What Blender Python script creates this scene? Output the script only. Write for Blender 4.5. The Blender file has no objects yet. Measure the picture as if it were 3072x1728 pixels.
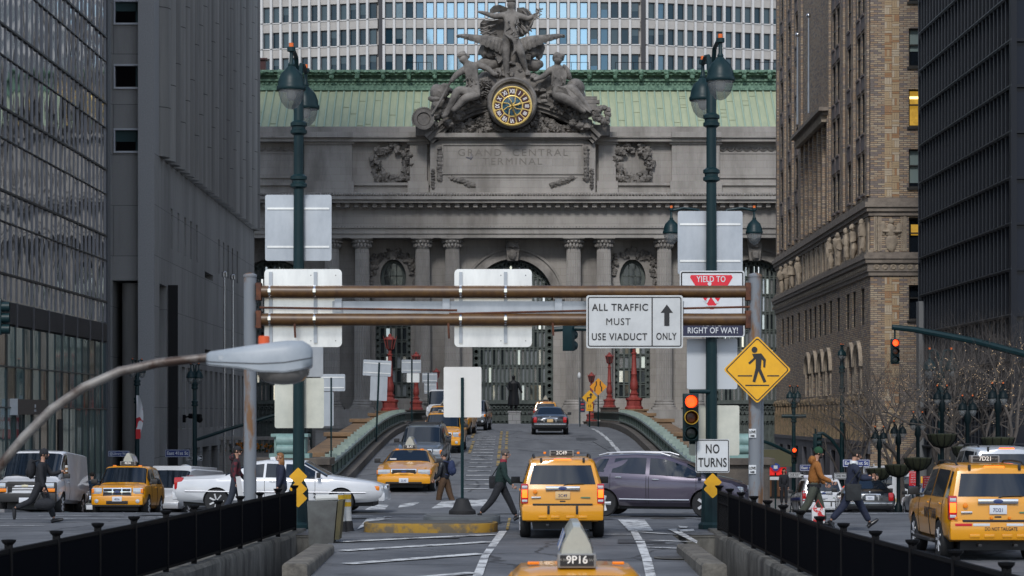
import bpy, bmesh, math, random
from mathutils import Vector, Matrix, noise as mnoise
R = math.radians
PI = math.pi
random.seed(7)
SC = bpy.context.scene
COL = SC.collection

# ---------------------------------------------------------------- camera
# level telephoto camera above the tunnel ramp, looking north (+Y) along the avenue
FD, HU, HV, CH = 5870.0, 1288.0, 1042.4, 2.63
def PX(u, D): return (u - HU) * D / FD
def PZ(v, D): return CH - (v - HV) * D / FD
def P(u, v, D): return Vector((PX(u, D), D, PZ(v, D)))
cam_d = bpy.data.cameras.new('camera')
cam = bpy.data.objects.new('camera', cam_d)
COL.objects.link(cam)
cam.location = (0, 0, CH)
cam.rotation_euler = (R(90), 0, 0)
cam_d.sensor_width = 36
cam_d.lens = 36 * 7000 / 3072
cam_d.shift_y = (1243 - 864) / 3072
cam_d.clip_start = 0.5
cam_d.clip_end = 6000
cam_d.dof.use_dof = True
cam_d.dof.focus_distance = 75
cam_d.dof.aperture_fstop = 5.0
SC.camera = cam

# ---------------------------------------------------------------- sky, sun, exposure
SUN_EL, SUN_AZ = 41, 190          # azimuth clockwise from north (+Y): south
world = bpy.data.worlds.new("World")
SC.world = world
world.use_nodes = True
wn, wl = world.node_tree.nodes, world.node_tree.links
wn.clear()
w_out = wn.new('ShaderNodeOutputWorld')
w_bg = wn.new('ShaderNodeBackground')
w_sky = wn.new('ShaderNodeTexSky')
w_sky.sky_type = 'NISHITA'
w_sky.sun_disc = False
w_sky.sun_elevation = R(SUN_EL)
w_sky.sun_rotation = R(SUN_AZ)
w_sky.dust_density = 0.4
w_sky.ozone_density = 2.5
w_tc = wn.new('ShaderNodeTexCoord')
w_map = wn.new('ShaderNodeMapping')
w_map.inputs['Scale'].default_value = (1.6, 1.6, 4.5)
w_no = wn.new('ShaderNodeTexNoise')
w_no.inputs['Scale'].default_value = 1.7
w_no.inputs['Detail'].default_value = 7
w_no.inputs['Roughness'].default_value = 0.58
w_rm = wn.new('ShaderNodeValToRGB')
w_rm.color_ramp.elements[0].position = 0.45
w_rm.color_ramp.elements[1].position = 0.60
w_mx = wn.new('ShaderNodeMix')
w_mx.data_type = 'RGBA'
w_mx.inputs['B'].default_value = (8.2, 8.7, 9.5, 1)
wl.new(w_tc.outputs['Generated'], w_map.inputs['Vector'])
wl.new(w_map.outputs['Vector'], w_no.inputs['Vector'])
wl.new(w_no.outputs['Fac'], w_rm.inputs['Fac'])
wl.new(w_rm.outputs['Color'], w_mx.inputs['Factor'])
wl.new(w_sky.outputs['Color'], w_mx.inputs['A'])
wl.new(w_mx.outputs['Result'], w_bg.inputs['Color'])
w_bg.inputs['Strength'].default_value = 0.094
wl.new(w_bg.outputs['Background'], w_out.inputs['Surface'])
sun_d = bpy.data.lights.new('sun', 'SUN')
sun_d.energy = 1.4
sun_d.angle = R(11)
sun_d.color = (1.0, 0.975, 0.94)
sun = bpy.data.objects.new('sun', sun_d)
COL.objects.link(sun)
_s = Vector((math.sin(R(SUN_AZ)) * math.cos(R(SUN_EL)), math.cos(R(SUN_AZ)) * math.cos(R(SUN_EL)), math.sin(R(SUN_EL))))
sun.rotation_euler = _s.to_track_quat('Z', 'Y').to_euler()
sun.location = _s * 500
SC.view_settings.view_transform = 'Standard'
SC.view_settings.look = 'None'
SC.view_settings.exposure = 0.64
SC.view_settings.gamma = 1
SC.render.engine = 'CYCLES'
SC.cycles.use_denoising = True
SC.cycles.max_bounces = 6
SC.cycles.caustics_reflective = False
SC.cycles.caustics_refractive = False
SC.cycles.sample_clamp_indirect = 4

# ---------------------------------------------------------------- materials
MATS = {}
def _nt(name):
    m = bpy.data.materials.new(name)
    m.use_nodes = True
    return m, m.node_tree.nodes, m.node_tree.links, m.node_tree.nodes['Principled BSDF']
def mat(name, col, rough=.6, metal=0, col2=None, scale=3, bump=0, bscale=30, spec=.5, emit=None, es=0, coat=0, detail=5, stretch=None, alpha=1, lo=.35, hi=.65, ior=None):
    if name in MATS: return MATS[name]
    m, n, l, b = _nt(name)
    c4 = tuple(col) + (1,)
    b.inputs['Base Color'].default_value = c4
    b.inputs['Roughness'].default_value = rough
    b.inputs['Metallic'].default_value = metal
    b.inputs['Specular IOR Level'].default_value = spec
    if ior: b.inputs['IOR'].default_value = ior
    if coat:
        b.inputs['Coat Weight'].default_value = coat
        b.inputs['Coat Roughness'].default_value = .04
    if emit:
        b.inputs['Emission Color'].default_value = tuple(emit) + (1,)
        b.inputs['Emission Strength'].default_value = es
    if alpha < 1: b.inputs['Alpha'].default_value = alpha
    if col2 or bump:
        tc = n.new('ShaderNodeTexCoord')
        v = tc.outputs['Object']
        if stretch:
            mp = n.new('ShaderNodeMapping')
            mp.inputs['Scale'].default_value = stretch
            l.new(v, mp.inputs['Vector']); v = mp.outputs['Vector']
    if col2:
        no = n.new('ShaderNodeTexNoise')
        no.inputs['Scale'].default_value = scale
        no.inputs['Detail'].default_value = detail
        no.inputs['Roughness'].default_value = .65
        l.new(v, no.inputs['Vector'])
        rp = n.new('ShaderNodeValToRGB')
        rp.color_ramp.elements[0].position = lo
        rp.color_ramp.elements[0].color = c4
        rp.color_ramp.elements[1].position = hi
        rp.color_ramp.elements[1].color = tuple(col2) + (1,)
        l.new(no.outputs['Fac'], rp.inputs['Fac'])
        l.new(rp.outputs['Color'], b.inputs['Base Color'])
    if bump:
        nb = n.new('ShaderNodeTexNoise')
        nb.inputs['Scale'].default_value = bscale
        nb.inputs['Detail'].default_value = 4
        l.new(v, nb.inputs['Vector'])
        bp = n.new('ShaderNodeBump')
        bp.inputs['Strength'].default_value = bump
        bp.inputs['Distance'].default_value = .05
        l.new(nb.outputs['Fac'], bp.inputs['Height'])
        l.new(bp.outputs['Normal'], b.inputs['Normal'])
    MATS[name] = m
    return m
def blockmat(name, c1, c2, mortar, bw, bh, msize=.02, bias=0, stain=(0.12, 0.11, 0.1), stain_amt=.35, rough=.8, squash=1.0, c3=None, off=.5, stain_scale=(.25, .25, .06)):
    """masonry: courses of blocks or bricks on walls facing either x or y, with weather stains of their own shape"""
    if name in MATS: return MATS[name]
    m, n, l, b = _nt(name)
    b.inputs['Roughness'].default_value = rough
    tc = n.new('ShaderNodeTexCoord')
    sp = n.new('ShaderNodeSeparateXYZ'); l.new(tc.outputs['Object'], sp.inputs[0])
    ad = n.new('ShaderNodeMath'); ad.operation = 'ADD'
    l.new(sp.outputs['X'], ad.inputs[0]); l.new(sp.outputs['Y'], ad.inputs[1])
    cb = n.new('ShaderNodeCombineXYZ'); l.new(ad.outputs[0], cb.inputs['X']); l.new(sp.outputs['Z'], cb.inputs['Y'])
    br = n.new('ShaderNodeTexBrick')
    br.inputs['Color1'].default_value = c1 + (1,)
    br.inputs['Color2'].default_value = c2 + (1,)
    br.inputs['Mortar'].default_value = mortar + (1,)
    br.inputs['Scale'].default_value = 1
    br.inputs['Brick Width'].default_value = bw
    br.inputs['Row Height'].default_value = bh
    br.inputs['Mortar Size'].default_value = msize
    br.inputs['Bias'].default_value = bias
    br.offset = off
    l.new(cb.outputs[0], br.inputs['Vector'])
    out = br.outputs['Color']
    if c3:
        b2 = n.new('ShaderNodeTexBrick')
        b2.inputs['Color1'].default_value = (0, 0, 0, 1); b2.inputs['Color2'].default_value = (1, 1, 1, 1)
        b2.inputs['Mortar'].default_value = (0, 0, 0, 1)
        b2.inputs['Scale'].default_value = 1
        b2.inputs['Brick Width'].default_value = bw; b2.inputs['Row Height'].default_value = bh
        b2.inputs['Mortar Size'].default_value = msize; b2.offset = off
        mpp = n.new('ShaderNodeMapping'); mpp.inputs['Location'].default_value = (bw * 38, bh * 26, 0)
        l.new(cb.outputs[0], mpp.inputs['Vector']); l.new(mpp.outputs[0], b2.inputs['Vector'])
        gt = n.new('ShaderNodeMath'); gt.operation = 'GREATER_THAN'; gt.inputs[1].default_value = .78
        l.new(b2.outputs['Color'], gt.inputs[0])
        mm = n.new('ShaderNodeMix'); mm.data_type = 'RGBA'
        l.new(gt.outputs[0], mm.inputs['Factor']); l.new(out, mm.inputs['A']); mm.inputs['B'].default_value = c3 + (1,)
        out = mm.outputs['Result']
    no = n.new('ShaderNodeTexNoise'); no.inputs['Scale'].default_value = 1; no.inputs['Detail'].default_value = 8; no.inputs['Roughness'].default_value = .7
    mp = n.new('ShaderNodeMapping'); mp.inputs['Scale'].default_value = stain_scale
    l.new(tc.outputs['Object'], mp.inputs['Vector']); l.new(mp.outputs[0], no.inputs['Vector'])
    rp = n.new('ShaderNodeValToRGB'); rp.color_ramp.elements[0].position = .43; rp.color_ramp.elements[1].position = .66
    rp.color_ramp.elements[1].color = (stain_amt,) * 3 + (1,)
    l.new(no.outputs['Fac'], rp.inputs['Fac'])
    mx = n.new('ShaderNodeMix'); mx.data_type = 'RGBA'
    l.new(rp.outputs['Color'], mx.inputs['Factor']); l.new(out, mx.inputs['A']); mx.inputs['B'].default_value = stain + (1,)
    n2 = n.new('ShaderNodeTexNoise'); n2.inputs['Scale'].default_value = 22; n2.inputs['Detail'].default_value = 3
    l.new(tc.outputs['Object'], n2.inputs['Vector'])
    m3 = n.new('ShaderNodeMix'); m3.data_type = 'RGBA'; m3.blend_type = 'OVERLAY'; m3.inputs['Factor'].default_value = .25
    l.new(mx.outputs['Result'], m3.inputs['A']); l.new(n2.outputs['Color'], m3.inputs['B'])
    hs = n.new('ShaderNodeHueSaturation'); hs.inputs['Saturation'].default_value = 1.0
    l.new(m3.outputs['Result'], hs.inputs['Color'])
    l.new(hs.outputs['Color'], b.inputs['Base Color'])
    bp = n.new('ShaderNodeBump'); bp.inputs['Strength'].default_value = .35; bp.inputs['Distance'].default_value = .03
    l.new(br.outputs['Fac'], bp.inputs['Height']); bp.invert = True
    l.new(bp.outputs['Normal'], b.inputs['Normal'])
    MATS[name] = m
    return m
def wavyglass(name, col, rough, wob, sc, spec=.5, metal=0):
    """tinted pane glass whose panes sit slightly out of true, so reflections ripple"""
    if name in MATS: return MATS[name]
    m, n, l, b = _nt(name)
    b.inputs['Base Color'].default_value = col + (1,)
    b.inputs['Roughness'].default_value = rough
    b.inputs['Metallic'].default_value = metal
    b.inputs['Specular IOR Level'].default_value = spec
    tc = n.new('ShaderNodeTexCoord')
    mp = n.new('ShaderNodeMapping'); mp.inputs['Scale'].default_value = sc
    no = n.new('ShaderNodeTexNoise'); no.inputs['Scale'].default_value = 1; no.inputs['Detail'].default_value = 1.5
    bp = n.new('ShaderNodeBump'); bp.inputs['Strength'].default_value = wob; bp.inputs['Distance'].default_value = .1
    l.new(tc.outputs['Object'], mp.inputs['Vector']); l.new(mp.outputs[0], no.inputs['Vector'])
    l.new(no.outputs['Fac'], bp.inputs['Height']); l.new(bp.outputs['Normal'], b.inputs['Normal'])
    MATS[name] = m
    return m

# ---------------------------------------------------------------- mesh helpers
class MB:
    def __init__(s): s.v, s.f, s.m, s.M = [], [], [], None
    def add(s, vs, fs, mi=0):
        o = len(s.v)
        for p in vs:
            p = Vector(p)
            s.v.append(s.M @ p if s.M else p)
        for f in fs:
            s.f.append([i + o for i in f]); s.m.append(mi)
    def bx(s, x0, x1, y0, y1, z0, z1, mi=0):
        s.add([(x0, y0, z0), (x1, y0, z0), (x1, y1, z0), (x0, y1, z0), (x0, y0, z1), (x1, y0, z1), (x1, y1, z1), (x0, y1, z1)],
              [(0, 3, 2, 1), (4, 5, 6, 7), (0, 1, 5, 4), (1, 2, 6, 5), (2, 3, 7, 6), (3, 0, 4, 7)], mi)
    def box(s, c, d, mi=0):
        s.bx(c[0] - d[0] / 2, c[0] + d[0] / 2, c[1] - d[1] / 2, c[1] + d[1] / 2, c[2] - d[2] / 2, c[2] + d[2] / 2, mi)
    def path(s, pts, rad, n=8, mi=0, cap=True):
        pts = [Vector(p) for p in pts]
        if not hasattr(rad, '__len__'): rad = [rad] * len(pts)
        up = None; rings = []
        for i, p in enumerate(pts):
            t = (pts[min(i + 1, len(pts) - 1)] - pts[max(i - 1, 0)]).normalized()
            if up is None: up = Vector((0, 0, 1)) if abs(t.z) < .9 else Vector((1, 0, 0))
            a = t.cross(up).normalized(); b = a.cross(t).normalized(); up = b
            rings.append([p + (a * math.cos(k * 2 * PI / n) + b * math.sin(k * 2 * PI / n)) * rad[i] for k in range(n)])
        vs = [q for r in rings for q in r]; fs = []
        for i in range(len(pts) - 1):
            for k in range(n):
                k2 = (k + 1) % n
                fs.append((i * n + k, i * n + k2, (i + 1) * n + k2, (i + 1) * n + k))
        if cap:
            fs.append(tuple(range(n))[::-1]); fs.append(tuple((len(pts) - 1) * n + k for k in range(n)))
        s.add(vs, fs, mi)
    def tube(s, a, b, r, r2=None, n=8, mi=0): s.path([a, b], [r, r if r2 is None else r2], n, mi)
    def lathe(s, prof, o=(0, 0, 0), n=16, mi=0, ax=None, a0=0, a1=2 * PI):
        """profile of (radius, height) round the z axis, or round ax"""
        o = Vector(o); full = abs(a1 - a0 - 2 * PI) < 1e-6; k = n if full else n + 1
        rot = Vector((0, 0, 1)).rotation_difference(Vector(ax).normalized()).to_matrix() if ax else None
        vs, fs = [], []
        for r, z in prof:
            for i in range(k):
                a = a0 + (a1 - a0) * i / n
                p = Vector((r * math.cos(a), r * math.sin(a), z))
                vs.append(o + (rot @ p if rot else p))
        for j in range(len(prof) - 1):
            for i in range(n if full else n):
                i2 = (i + 1) % k
                fs.append((j * k + i, j * k + i2, (j + 1) * k + i2, (j + 1) * k + i))
        if full:
            if prof[0][0] > 1e-4: fs.append(tuple(range(k))[::-1])
            if prof[-1][0] > 1e-4: fs.append(tuple((len(prof) - 1) * k + i for i in range(k)))
        s.add(vs, fs, mi)
    def prism(s, poly, a0, a1, ax='y', mi=0):
        """2-D polygon extruded along an axis: ax y -> (x,z), ax x -> (y,z), ax z -> (x,y)"""
        f = {'y': lambda p, a: (p[0], a, p[1]), 'x': lambda p, a: (a, p[0], p[1]), 'z': lambda p, a: (p[0], p[1], a)}[ax]
        n = len(poly)
        vs = [f(p, a0) for p in poly] + [f(p, a1) for p in poly]
        fs = [tuple(range(n)), tuple(range(2 * n - 1, n - 1, -1))]
        for i in range(n):
            j = (i + 1) % n
            fs.append((i, i + n, j + n, j))
        s.add(vs, fs, mi)
    def sphere(s, c, r, nu=10, nv=7, mi=0):
        if not hasattr(r, '__len__'): r = (r, r, r)
        vs = [(c[0], c[1], c[2] - r[2])]; fs = []
        for j in range(1, nv):
            ph = -PI / 2 + PI * j / nv
            for i in range(nu):
                a = 2 * PI * i / nu
                vs.append((c[0] + r[0] * math.cos(ph) * math.cos(a), c[1] + r[1] * math.cos(ph) * math.sin(a), c[2] + r[2] * math.sin(ph)))
        vs.append((c[0], c[1], c[2] + r[2])); t = len(vs) - 1
        for i in range(nu):
            i2 = (i + 1) % nu
            fs.append((0, 1 + i2, 1 + i)); fs.append((t, t - nu + i, t - nu + i2))
            for j in range(nv - 2): fs.append((1 + j * nu + i, 1 + j * nu + i2, 1 + (j + 1) * nu + i2, 1 + (j + 1) * nu + i))
        s.add(vs, fs, mi)
    def lump(s, c, r, rnd, mi=0, amp=.35, nu=9, nv=6):
        o = len(s.v); s.sphere(c, r, nu, nv, mi); off = Vector((rnd.random() * 90, rnd.random() * 90, 0)); rm = max(r) if hasattr(r, '__len__') else r
        cc = s.M @ Vector(c) if s.M else Vector(c)
        for i in range(o, len(s.v)):
            d = s.v[i] - cc
            s.v[i] = cc + d * (1 + amp * mnoise.noise(d / rm * 1.6 + off))
    def grid(s, pts, mi=0):
        a, b = len(pts), len(pts[0])
        s.add([p for r in pts for p in r], [(i * b + j, i * b + j + 1, (i + 1) * b + j + 1, (i + 1) * b + j) for i in range(a - 1) for j in range(b - 1)], mi)
    def build(s, name, mats, parent=None, loc=None, rot=None, smooth=35, bevel=0, normals=True, weld=0):
        me = bpy.data.meshes.new(name)
        me.from_pydata([tuple(v) for v in s.v], [], s.f)
        if not isinstance(mats, (list, tuple)): mats = [mats]
        for m in mats: me.materials.append(m)
        me.polygons.foreach_set('material_index', s.m)
        bm = bmesh.new(); bm.from_mesh(me)
        if weld: bmesh.ops.remove_doubles(bm, verts=bm.verts, dist=weld)
        if normals: bmesh.ops.recalc_face_normals(bm, faces=bm.faces)
        if bevel:
            es = [e for e in bm.edges if len(e.link_faces) == 2 and e.calc_face_angle(0) > R(40)]
            bmesh.ops.bevel(bm, geom=es, offset=bevel, segments=2, profile=.6, affect='EDGES', clamp_overlap=True)
        bm.to_mesh(me); bm.free()
        if smooth:
            me.polygons.foreach_set('use_smooth', [True] * len(me.polygons))
            me.set_sharp_from_angle(angle=R(smooth))
        return link(name, me, parent, loc, rot)
def link(name, me, parent=None, loc=None, rot=None):
    o = bpy.data.objects.new(name, me); COL.objects.link(o)
    if parent: o.parent = parent
    if loc is not None: o.location = loc
    if rot is not None: o.rotation_euler = rot
    return o
def tag(o, label, cat, group=None):
    o['label'] = label; o['category'] = cat
    if group: o['group'] = group
    return o
def thing(name, label, cat, loc=(0, 0, 0), rz=0, group=None):
    return tag(link(name, None, None, loc, (0, 0, rz)), label, cat, group)
def struct(o): o['kind'] = 'structure'; return o
def text(name, body, size, m, parent, pos, rot=(90, 0, 0), sx=1, ext=.004, bold=0, ax='CENTER', space=1, fit=0):
    cu = bpy.data.curves.new(name, 'FONT')
    cu.body = body; cu.size = size; cu.extrude = ext; cu.offset = bold * size; cu.align_x = ax; cu.align_y = 'CENTER'; cu.space_character = space
    cu.resolution_u = 4
    t = bpy.data.objects.new(name, cu); COL.objects.link(t)
    dg = bpy.context.evaluated_depsgraph_get()
    me = bpy.data.meshes.new_from_object(t.evaluated_get(dg))
    bpy.data.objects.remove(t); bpy.data.curves.remove(cu)
    if fit:
        xs_ = [v.co.x for v in me.vertices]; sx = fit / max(1e-6, max(xs_) - min(xs_))
    Mx = Matrix.Translation(pos) @ Matrix.Rotation(R(rot[2]), 4, 'Z') @ Matrix.Rotation(R(rot[1]), 4, 'Y') @ Matrix.Rotation(R(rot[0]), 4, 'X') @ Matrix.Diagonal((sx, 1, 1, 1))
    me.transform(Mx); me.materials.clear(); me.materials.append(m)
    return link(name, me, parent)
def dup(root, loc, rz=None, label=None, group=None):
    r = root.copy(); COL.objects.link(r); r.location = loc
    if rz is not None: r.rotation_euler.z = rz
    if label: r['label'] = label
    if group: r['group'] = group
    for ch in list(root.children):
        c = ch.copy(); COL.objects.link(c); c.parent = r
        for g in list(ch.children):
            d = g.copy(); COL.objects.link(d); d.parent = c
    return r
def skin(name, V, E, m, parent=None, root=0, sub=1, loc=None):
    """one continuous body grown round a skeleton: V = list of (x,y,z,radius), E = edges"""
    me = bpy.data.meshes.new(name)
    me.from_pydata([v[:3] for v in V], E, [])
    o = bpy.data.objects.new(name, me); COL.objects.link(o)
    md = o.modifiers.new('skin', 'SKIN')
    for i, v in enumerate(V):
        d = me.skin_vertices[0].data[i]
        r = v[3] if hasattr(v[3], '__len__') else (v[3], v[3])
        d.radius = r; d.use_root = (i == root)
    md.use_smooth_shade = True; md.branch_smoothing = .3
    sb = o.modifiers.new('sub', 'SUBSURF'); sb.levels = sub; sb.render_levels = sub
    dg = bpy.context.evaluated_depsgraph_get()
    nm = bpy.data.meshes.new_from_object(o.evaluated_get(dg))
    bpy.data.objects.remove(o); bpy.data.meshes.remove(me)
    nm.materials.clear(); nm.materials.append(m)
    nm.polygons.foreach_set('use_smooth', [True] * len(nm.polygons))
    return link(name, nm, parent, loc)

# shared materials
STONE = blockmat('weathered_limestone', (.355, .332, .308), (.315, .294, .272), (.228, .214, .198), 2.2, .75, .012, stain=(.13, .118, .105), stain_amt=.7)
STONEP = mat('carved_limestone', (.335, .311, .286), .85, col2=(.15, .138, .126), scale=.8, bump=.4, bscale=6, detail=8, stretch=(1, 1, .5))
STATUE = mat('sooty_carved_stone', (.25, .23, .21), .85, col2=(.085, .078, .072), scale=.7, bump=1, bscale=3.2, detail=8)
GREEN = mat('dark_green_pole_paint', (.004, .019, .023), .42, col2=(.006, .024, .028), scale=5, spec=.25)
BLACK = mat('black_iron_paint', (.0035, .0035, .0045), .6, col2=(.006, .006, .007), scale=9, spec=.12)
ALU = mat('brushed_aluminium', (.84, .84, .83), .34, metal=.8, col2=(.62, .62, .62), scale=1.6, stretch=(1, 1, .35), detail=9)
ALUD = mat('dull_aluminium', (.45, .475, .51), .4, metal=.75, col2=(.34, .365, .40), scale=1.6, detail=8, stretch=(1, 1, .5))
CREAM = mat('weathered_cream_back', (.62, .62, .54), .5, metal=.2, col2=(.48, .49, .43), scale=1.5)
WHITE = mat('white_sign_sheet', (.62, .64, .66), .5, col2=(.54, .56, .58), scale=2)
INK = mat('black_sign_ink', (.012, .012, .014), .5)
NAVY = mat('navy_sign_sheet', (.018, .02, .05), .5)
BLUE = mat('blue_street_sign', (.02, .035, .17), .45)
RED = mat('red_sign_sheet', (.55, .012, .018), .45)
YEL = mat('yellow_sign_sheet', (.78, .40, .008), .45, col2=(.68, .34, .01), scale=3)
CHROME = mat('chrome', (.75, .75, .76), .1, metal=1)
RUBBER = mat('black_rubber', (.012, .012, .013), .75)
DARK = mat('near_black_void', (.004, .004, .005), .8)
CARGLASS = mat('dark_car_glass', (.006, .010, .016), .04, spec=.9)
WINGLASS = mat('dark_window_glass', (.012, .016, .022), .06, spec=.7)
PLATE = mat('number_plate_white', (.6, .62, .66), .4)
PLATEO = mat('number_plate_orange', (.62, .42, .2), .45)
REDLENS = mat('red_lamp_lens', (.42, .006, .008), .15, coat=.5)
REDLIT = mat('lit_brake_lens', (.8, .06, .01), .2, emit=(1, .12, .01), es=2.2)
CLEARL = mat('clear_lamp_lens', (.5, .52, .55), .12, coat=.6, metal=.3)
AMBER = mat('amber_lens', (.8, .22, .01), .2)
REDON = mat('lit_red_signal', (.9, .1, .02), .3, emit=(1, .055, .008), es=2.0)
LAMPG = mat('lamp_bowl_glass', (.2, .21, .215), .12, coat=.4, alpha=.5)
# ================================================================ ground, roads, viaduct deck
def lerp_tab(tab, y):
    if y <= tab[0][0]: return tab[0][1]
    for (a, za), (b, zb) in zip(tab, tab[1:]):
        if y <= b:
            t = (y - a) / (b - a); t = t * t * (3 - 2 * t) if False else t
            return za + (zb - za) * t
    return tab[-1][1]
ZO = [(-60, 0), (58, 0), (66, -.14), (72, -.5), (85, -1.2), (103, -2.0), (140, -3.2), (220, -3.6), (400, -3.6)]
ZV = [(0, 0), (58, 0), (66, -.14), (71, -.1), (76, 0), (80, .1), (86, .33), (100, .92), (112, 1.35), (120, 1.56), (130, 1.72), (140, 1.80), (160, 1.85), (240, 1.75)]
def zo(y): return lerp_tab(ZO, y)
def zv(y): return lerp_tab(ZV, y)
def zr(y): return min(0, -.014 * (46 - y))
FL = [(-30, -9.5), (18, -7.1), (29, -6.4), (40, -5.6), (52, -4.85)]   # fence line west of the ramp (y, x)
FR = [(-30, 7.2), (18, 5.75), (24, 5.35), (34.6, 4.8), (52, 4.62)]
def fl(y): return lerp_tab(FL, y)
def fr(y): return lerp_tab(FR, y)
ASPH = mat('asphalt', (.068, .073, .083), .8, col2=(.14, .146, .158), scale=.4, bump=.3, bscale=60, detail=10)
def crack(m, sc, amt, patch=.5):
    '''hairline cracks, rectangular repairs and oil spots worn into the asphalt'''
    n, l = m.node_tree.nodes, m.node_tree.links; b_ = n['Principled BSDF']; src = b_.inputs['Base Color'].links[0].from_socket
    tc = n.new('ShaderNodeTexCoord'); vo = n.new('ShaderNodeTexVoronoi'); vo.feature = 'DISTANCE_TO_EDGE'; vo.inputs['Scale'].default_value = sc
    ns = n.new('ShaderNodeTexNoise'); ns.inputs['Scale'].default_value = 1.3; ns.inputs['Detail'].default_value = 6
    ad = n.new('ShaderNodeMix'); ad.data_type = 'RGBA'; ad.blend_type = 'ADD'; ad.inputs['Factor'].default_value = .6
    l.new(tc.outputs['Object'], ns.inputs['Vector']); l.new(tc.outputs['Object'], ad.inputs['A']); l.new(ns.outputs['Color'], ad.inputs['B']); l.new(ad.outputs['Result'], vo.inputs['Vector'])
    lt = n.new('ShaderNodeMath'); lt.operation = 'LESS_THAN'; lt.inputs[1].default_value = .012; l.new(vo.outputs['Distance'], lt.inputs[0])
    ml = n.new('ShaderNodeMath'); ml.operation = 'MULTIPLY'; ml.inputs[1].default_value = amt; l.new(lt.outputs[0], ml.inputs[0])
    mx = n.new('ShaderNodeMix'); mx.data_type = 'RGBA'; l.new(ml.outputs[0], mx.inputs['Factor']); l.new(src, mx.inputs['A']); mx.inputs['B'].default_value = (.02, .02, .022, 1)
    sp = n.new('ShaderNodeTexNoise'); sp.inputs['Scale'].default_value = .9; sp.inputs['Detail'].default_value = 3; l.new(tc.outputs['Object'], sp.inputs['Vector'])
    rp = n.new('ShaderNodeValToRGB'); rp.color_ramp.elements[0].position = .62; rp.color_ramp.elements[1].position = .72; rp.color_ramp.elements[1].color = (patch,) * 3 + (1,); l.new(sp.outputs['Fac'], rp.inputs['Fac'])
    m2 = n.new('ShaderNodeMix'); m2.data_type = 'RGBA'; l.new(rp.outputs['Color'], m2.inputs['Factor']); l.new(mx.outputs['Result'], m2.inputs['A']); m2.inputs['B'].default_value = (.03, .031, .034, 1)
    l.new(m2.outputs['Result'], b_.inputs['Base Color'])
crack(ASPH, .28, .75)
ASPHV = mat('worn_viaduct_asphalt', (.105, .11, .12), .8, col2=(.16, .165, .175), scale=.5, bump=.25, bscale=60, detail=9, stretch=(2, .35, 1))
CONC = mat('stained_concrete', (.15, .145, .13), .9, col2=(.035, .034, .032), scale=1.7, bump=.5, bscale=14, detail=8, stretch=(1, 1, .35))
crack(ASPHV, .22, .6, .35)
PAVE = blockmat('pavement_slabs', (.2, .2, .2), (.17, .17, .17), (.1, .1, .1), 1.5, 1.5, .02)
PAINT = mat('worn_road_paint', (.58, .59, .59), .7, col2=(.12, .12, .13), scale=2.6, detail=12, lo=.47, hi=.6)
PAINTY = mat('worn_yellow_paint', (.42, .27, .05), .7, col2=(.15, .14, .11), scale=1.8, detail=11, lo=.44, hi=.56)
b = MB()
ys = [-60, -30, 0, 10, 20, 30, 40, 46, 51, 52, 58, 62, 66, 69, 72, 76, 80, 85, 90, 96, 103, 115, 128, 140, 180, 220, 400, 4000]
for y0, y1 in zip(ys, ys[1:]):
    def xs(y): return [-4000, -60, -15, fl(min(y, 51)) + .1, fr(min(y, 51)) - .1, 15, 60, 4000]
    A, B = xs(y0), xs(y1)
    for i in range(7):
        if i == 3 and y1 <= 51: continue
        b.add([(A[i], y0, zo(y0) - .06), (A[i + 1], y0, zo(y0) - .06), (B[i + 1], y1, zo(y1) - .06), (B[i], y1, zo(y1) - .06)], [(0, 1, 2, 3)])
struct(b.build('ground', ASPH, smooth=0))
b = MB()
for y0, y1 in zip(ys[:-2], ys[1:-1]):
    A = [-15, fl(min(y0, 51)) + .1, fr(min(y0, 51)) - .1, 15]; B = [-15, fl(min(y1, 51)) + .1, fr(min(y1, 51)) - .1, 15]
    for i in range(3):
        if i == 1 and y1 <= 51: continue
        b.add([(A[i], y0, zo(y0) - .004), (A[i + 1], y0, zo(y0) - .004), (B[i + 1], y1, zo(y1) - .004), (B[i], y1, zo(y1) - .004)], [(0, 1, 2, 3)])
for s in (-1, 1): b.add([(s * 15, 53, -.004), (s * 60, 53, -.004), (s * 60, 66, -.14), (s * 15, 66, -.14)], [(0, 1, 2, 3)])
struct(b.build('road', ASPH, smooth=0))
b = MB()
RL, RR_ = -3.75, 3.5
for y0, y1 in ((-30, 0), (0, 20), (20, 30), (30, 46), (46, 51.05)):
    z0_, z1_ = zr(y0) - .004, zr(y1) - .004
    b.add([(RL, y0, z0_), (RR_, y0, z0_), (RR_, y1, z1_), (RL, y1, z1_), (RL, y0, -3), (RR_, y0, -3), (RR_, y1, -3), (RL, y1, -3)], [(0, 1, 2, 3), (0, 3, 7, 4), (1, 5, 6, 2)])
struct(b.build('tunnel_ramp_road', ASPH, smooth=0))
b = MB()
for x0, x1 in ((-8.5, -3.7), (3.45, 8.5)): b.add([(x0, -30, -2.2), (x1, -30, -2.2), (x1, 51.5, -2.2), (x0, 51.5, -2.2)], [(0, 1, 2, 3)]); b.add([(x0 if x0 > 0 else -4.8, 51.02, -2.2), (x1 if x0 < 0 else 4.6, 51.02, -2.2), (x1 if x0 < 0 else 4.6, 51.02, -.01), (x0 if x0 > 0 else -4.8, 51.02, -.01)], [(0, 1, 2, 3)])
struct(b.build('lower_ramp_floor', CONC, smooth=0))
b = MB()
vy = [64, 68, 72, 76, 80, 83, 86, 90, 95, 100, 106, 112, 120, 126, 132, 140, 150, 160, 180, 205]
def vw(y): return 5.7 if y < 80 else 5.9
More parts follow.
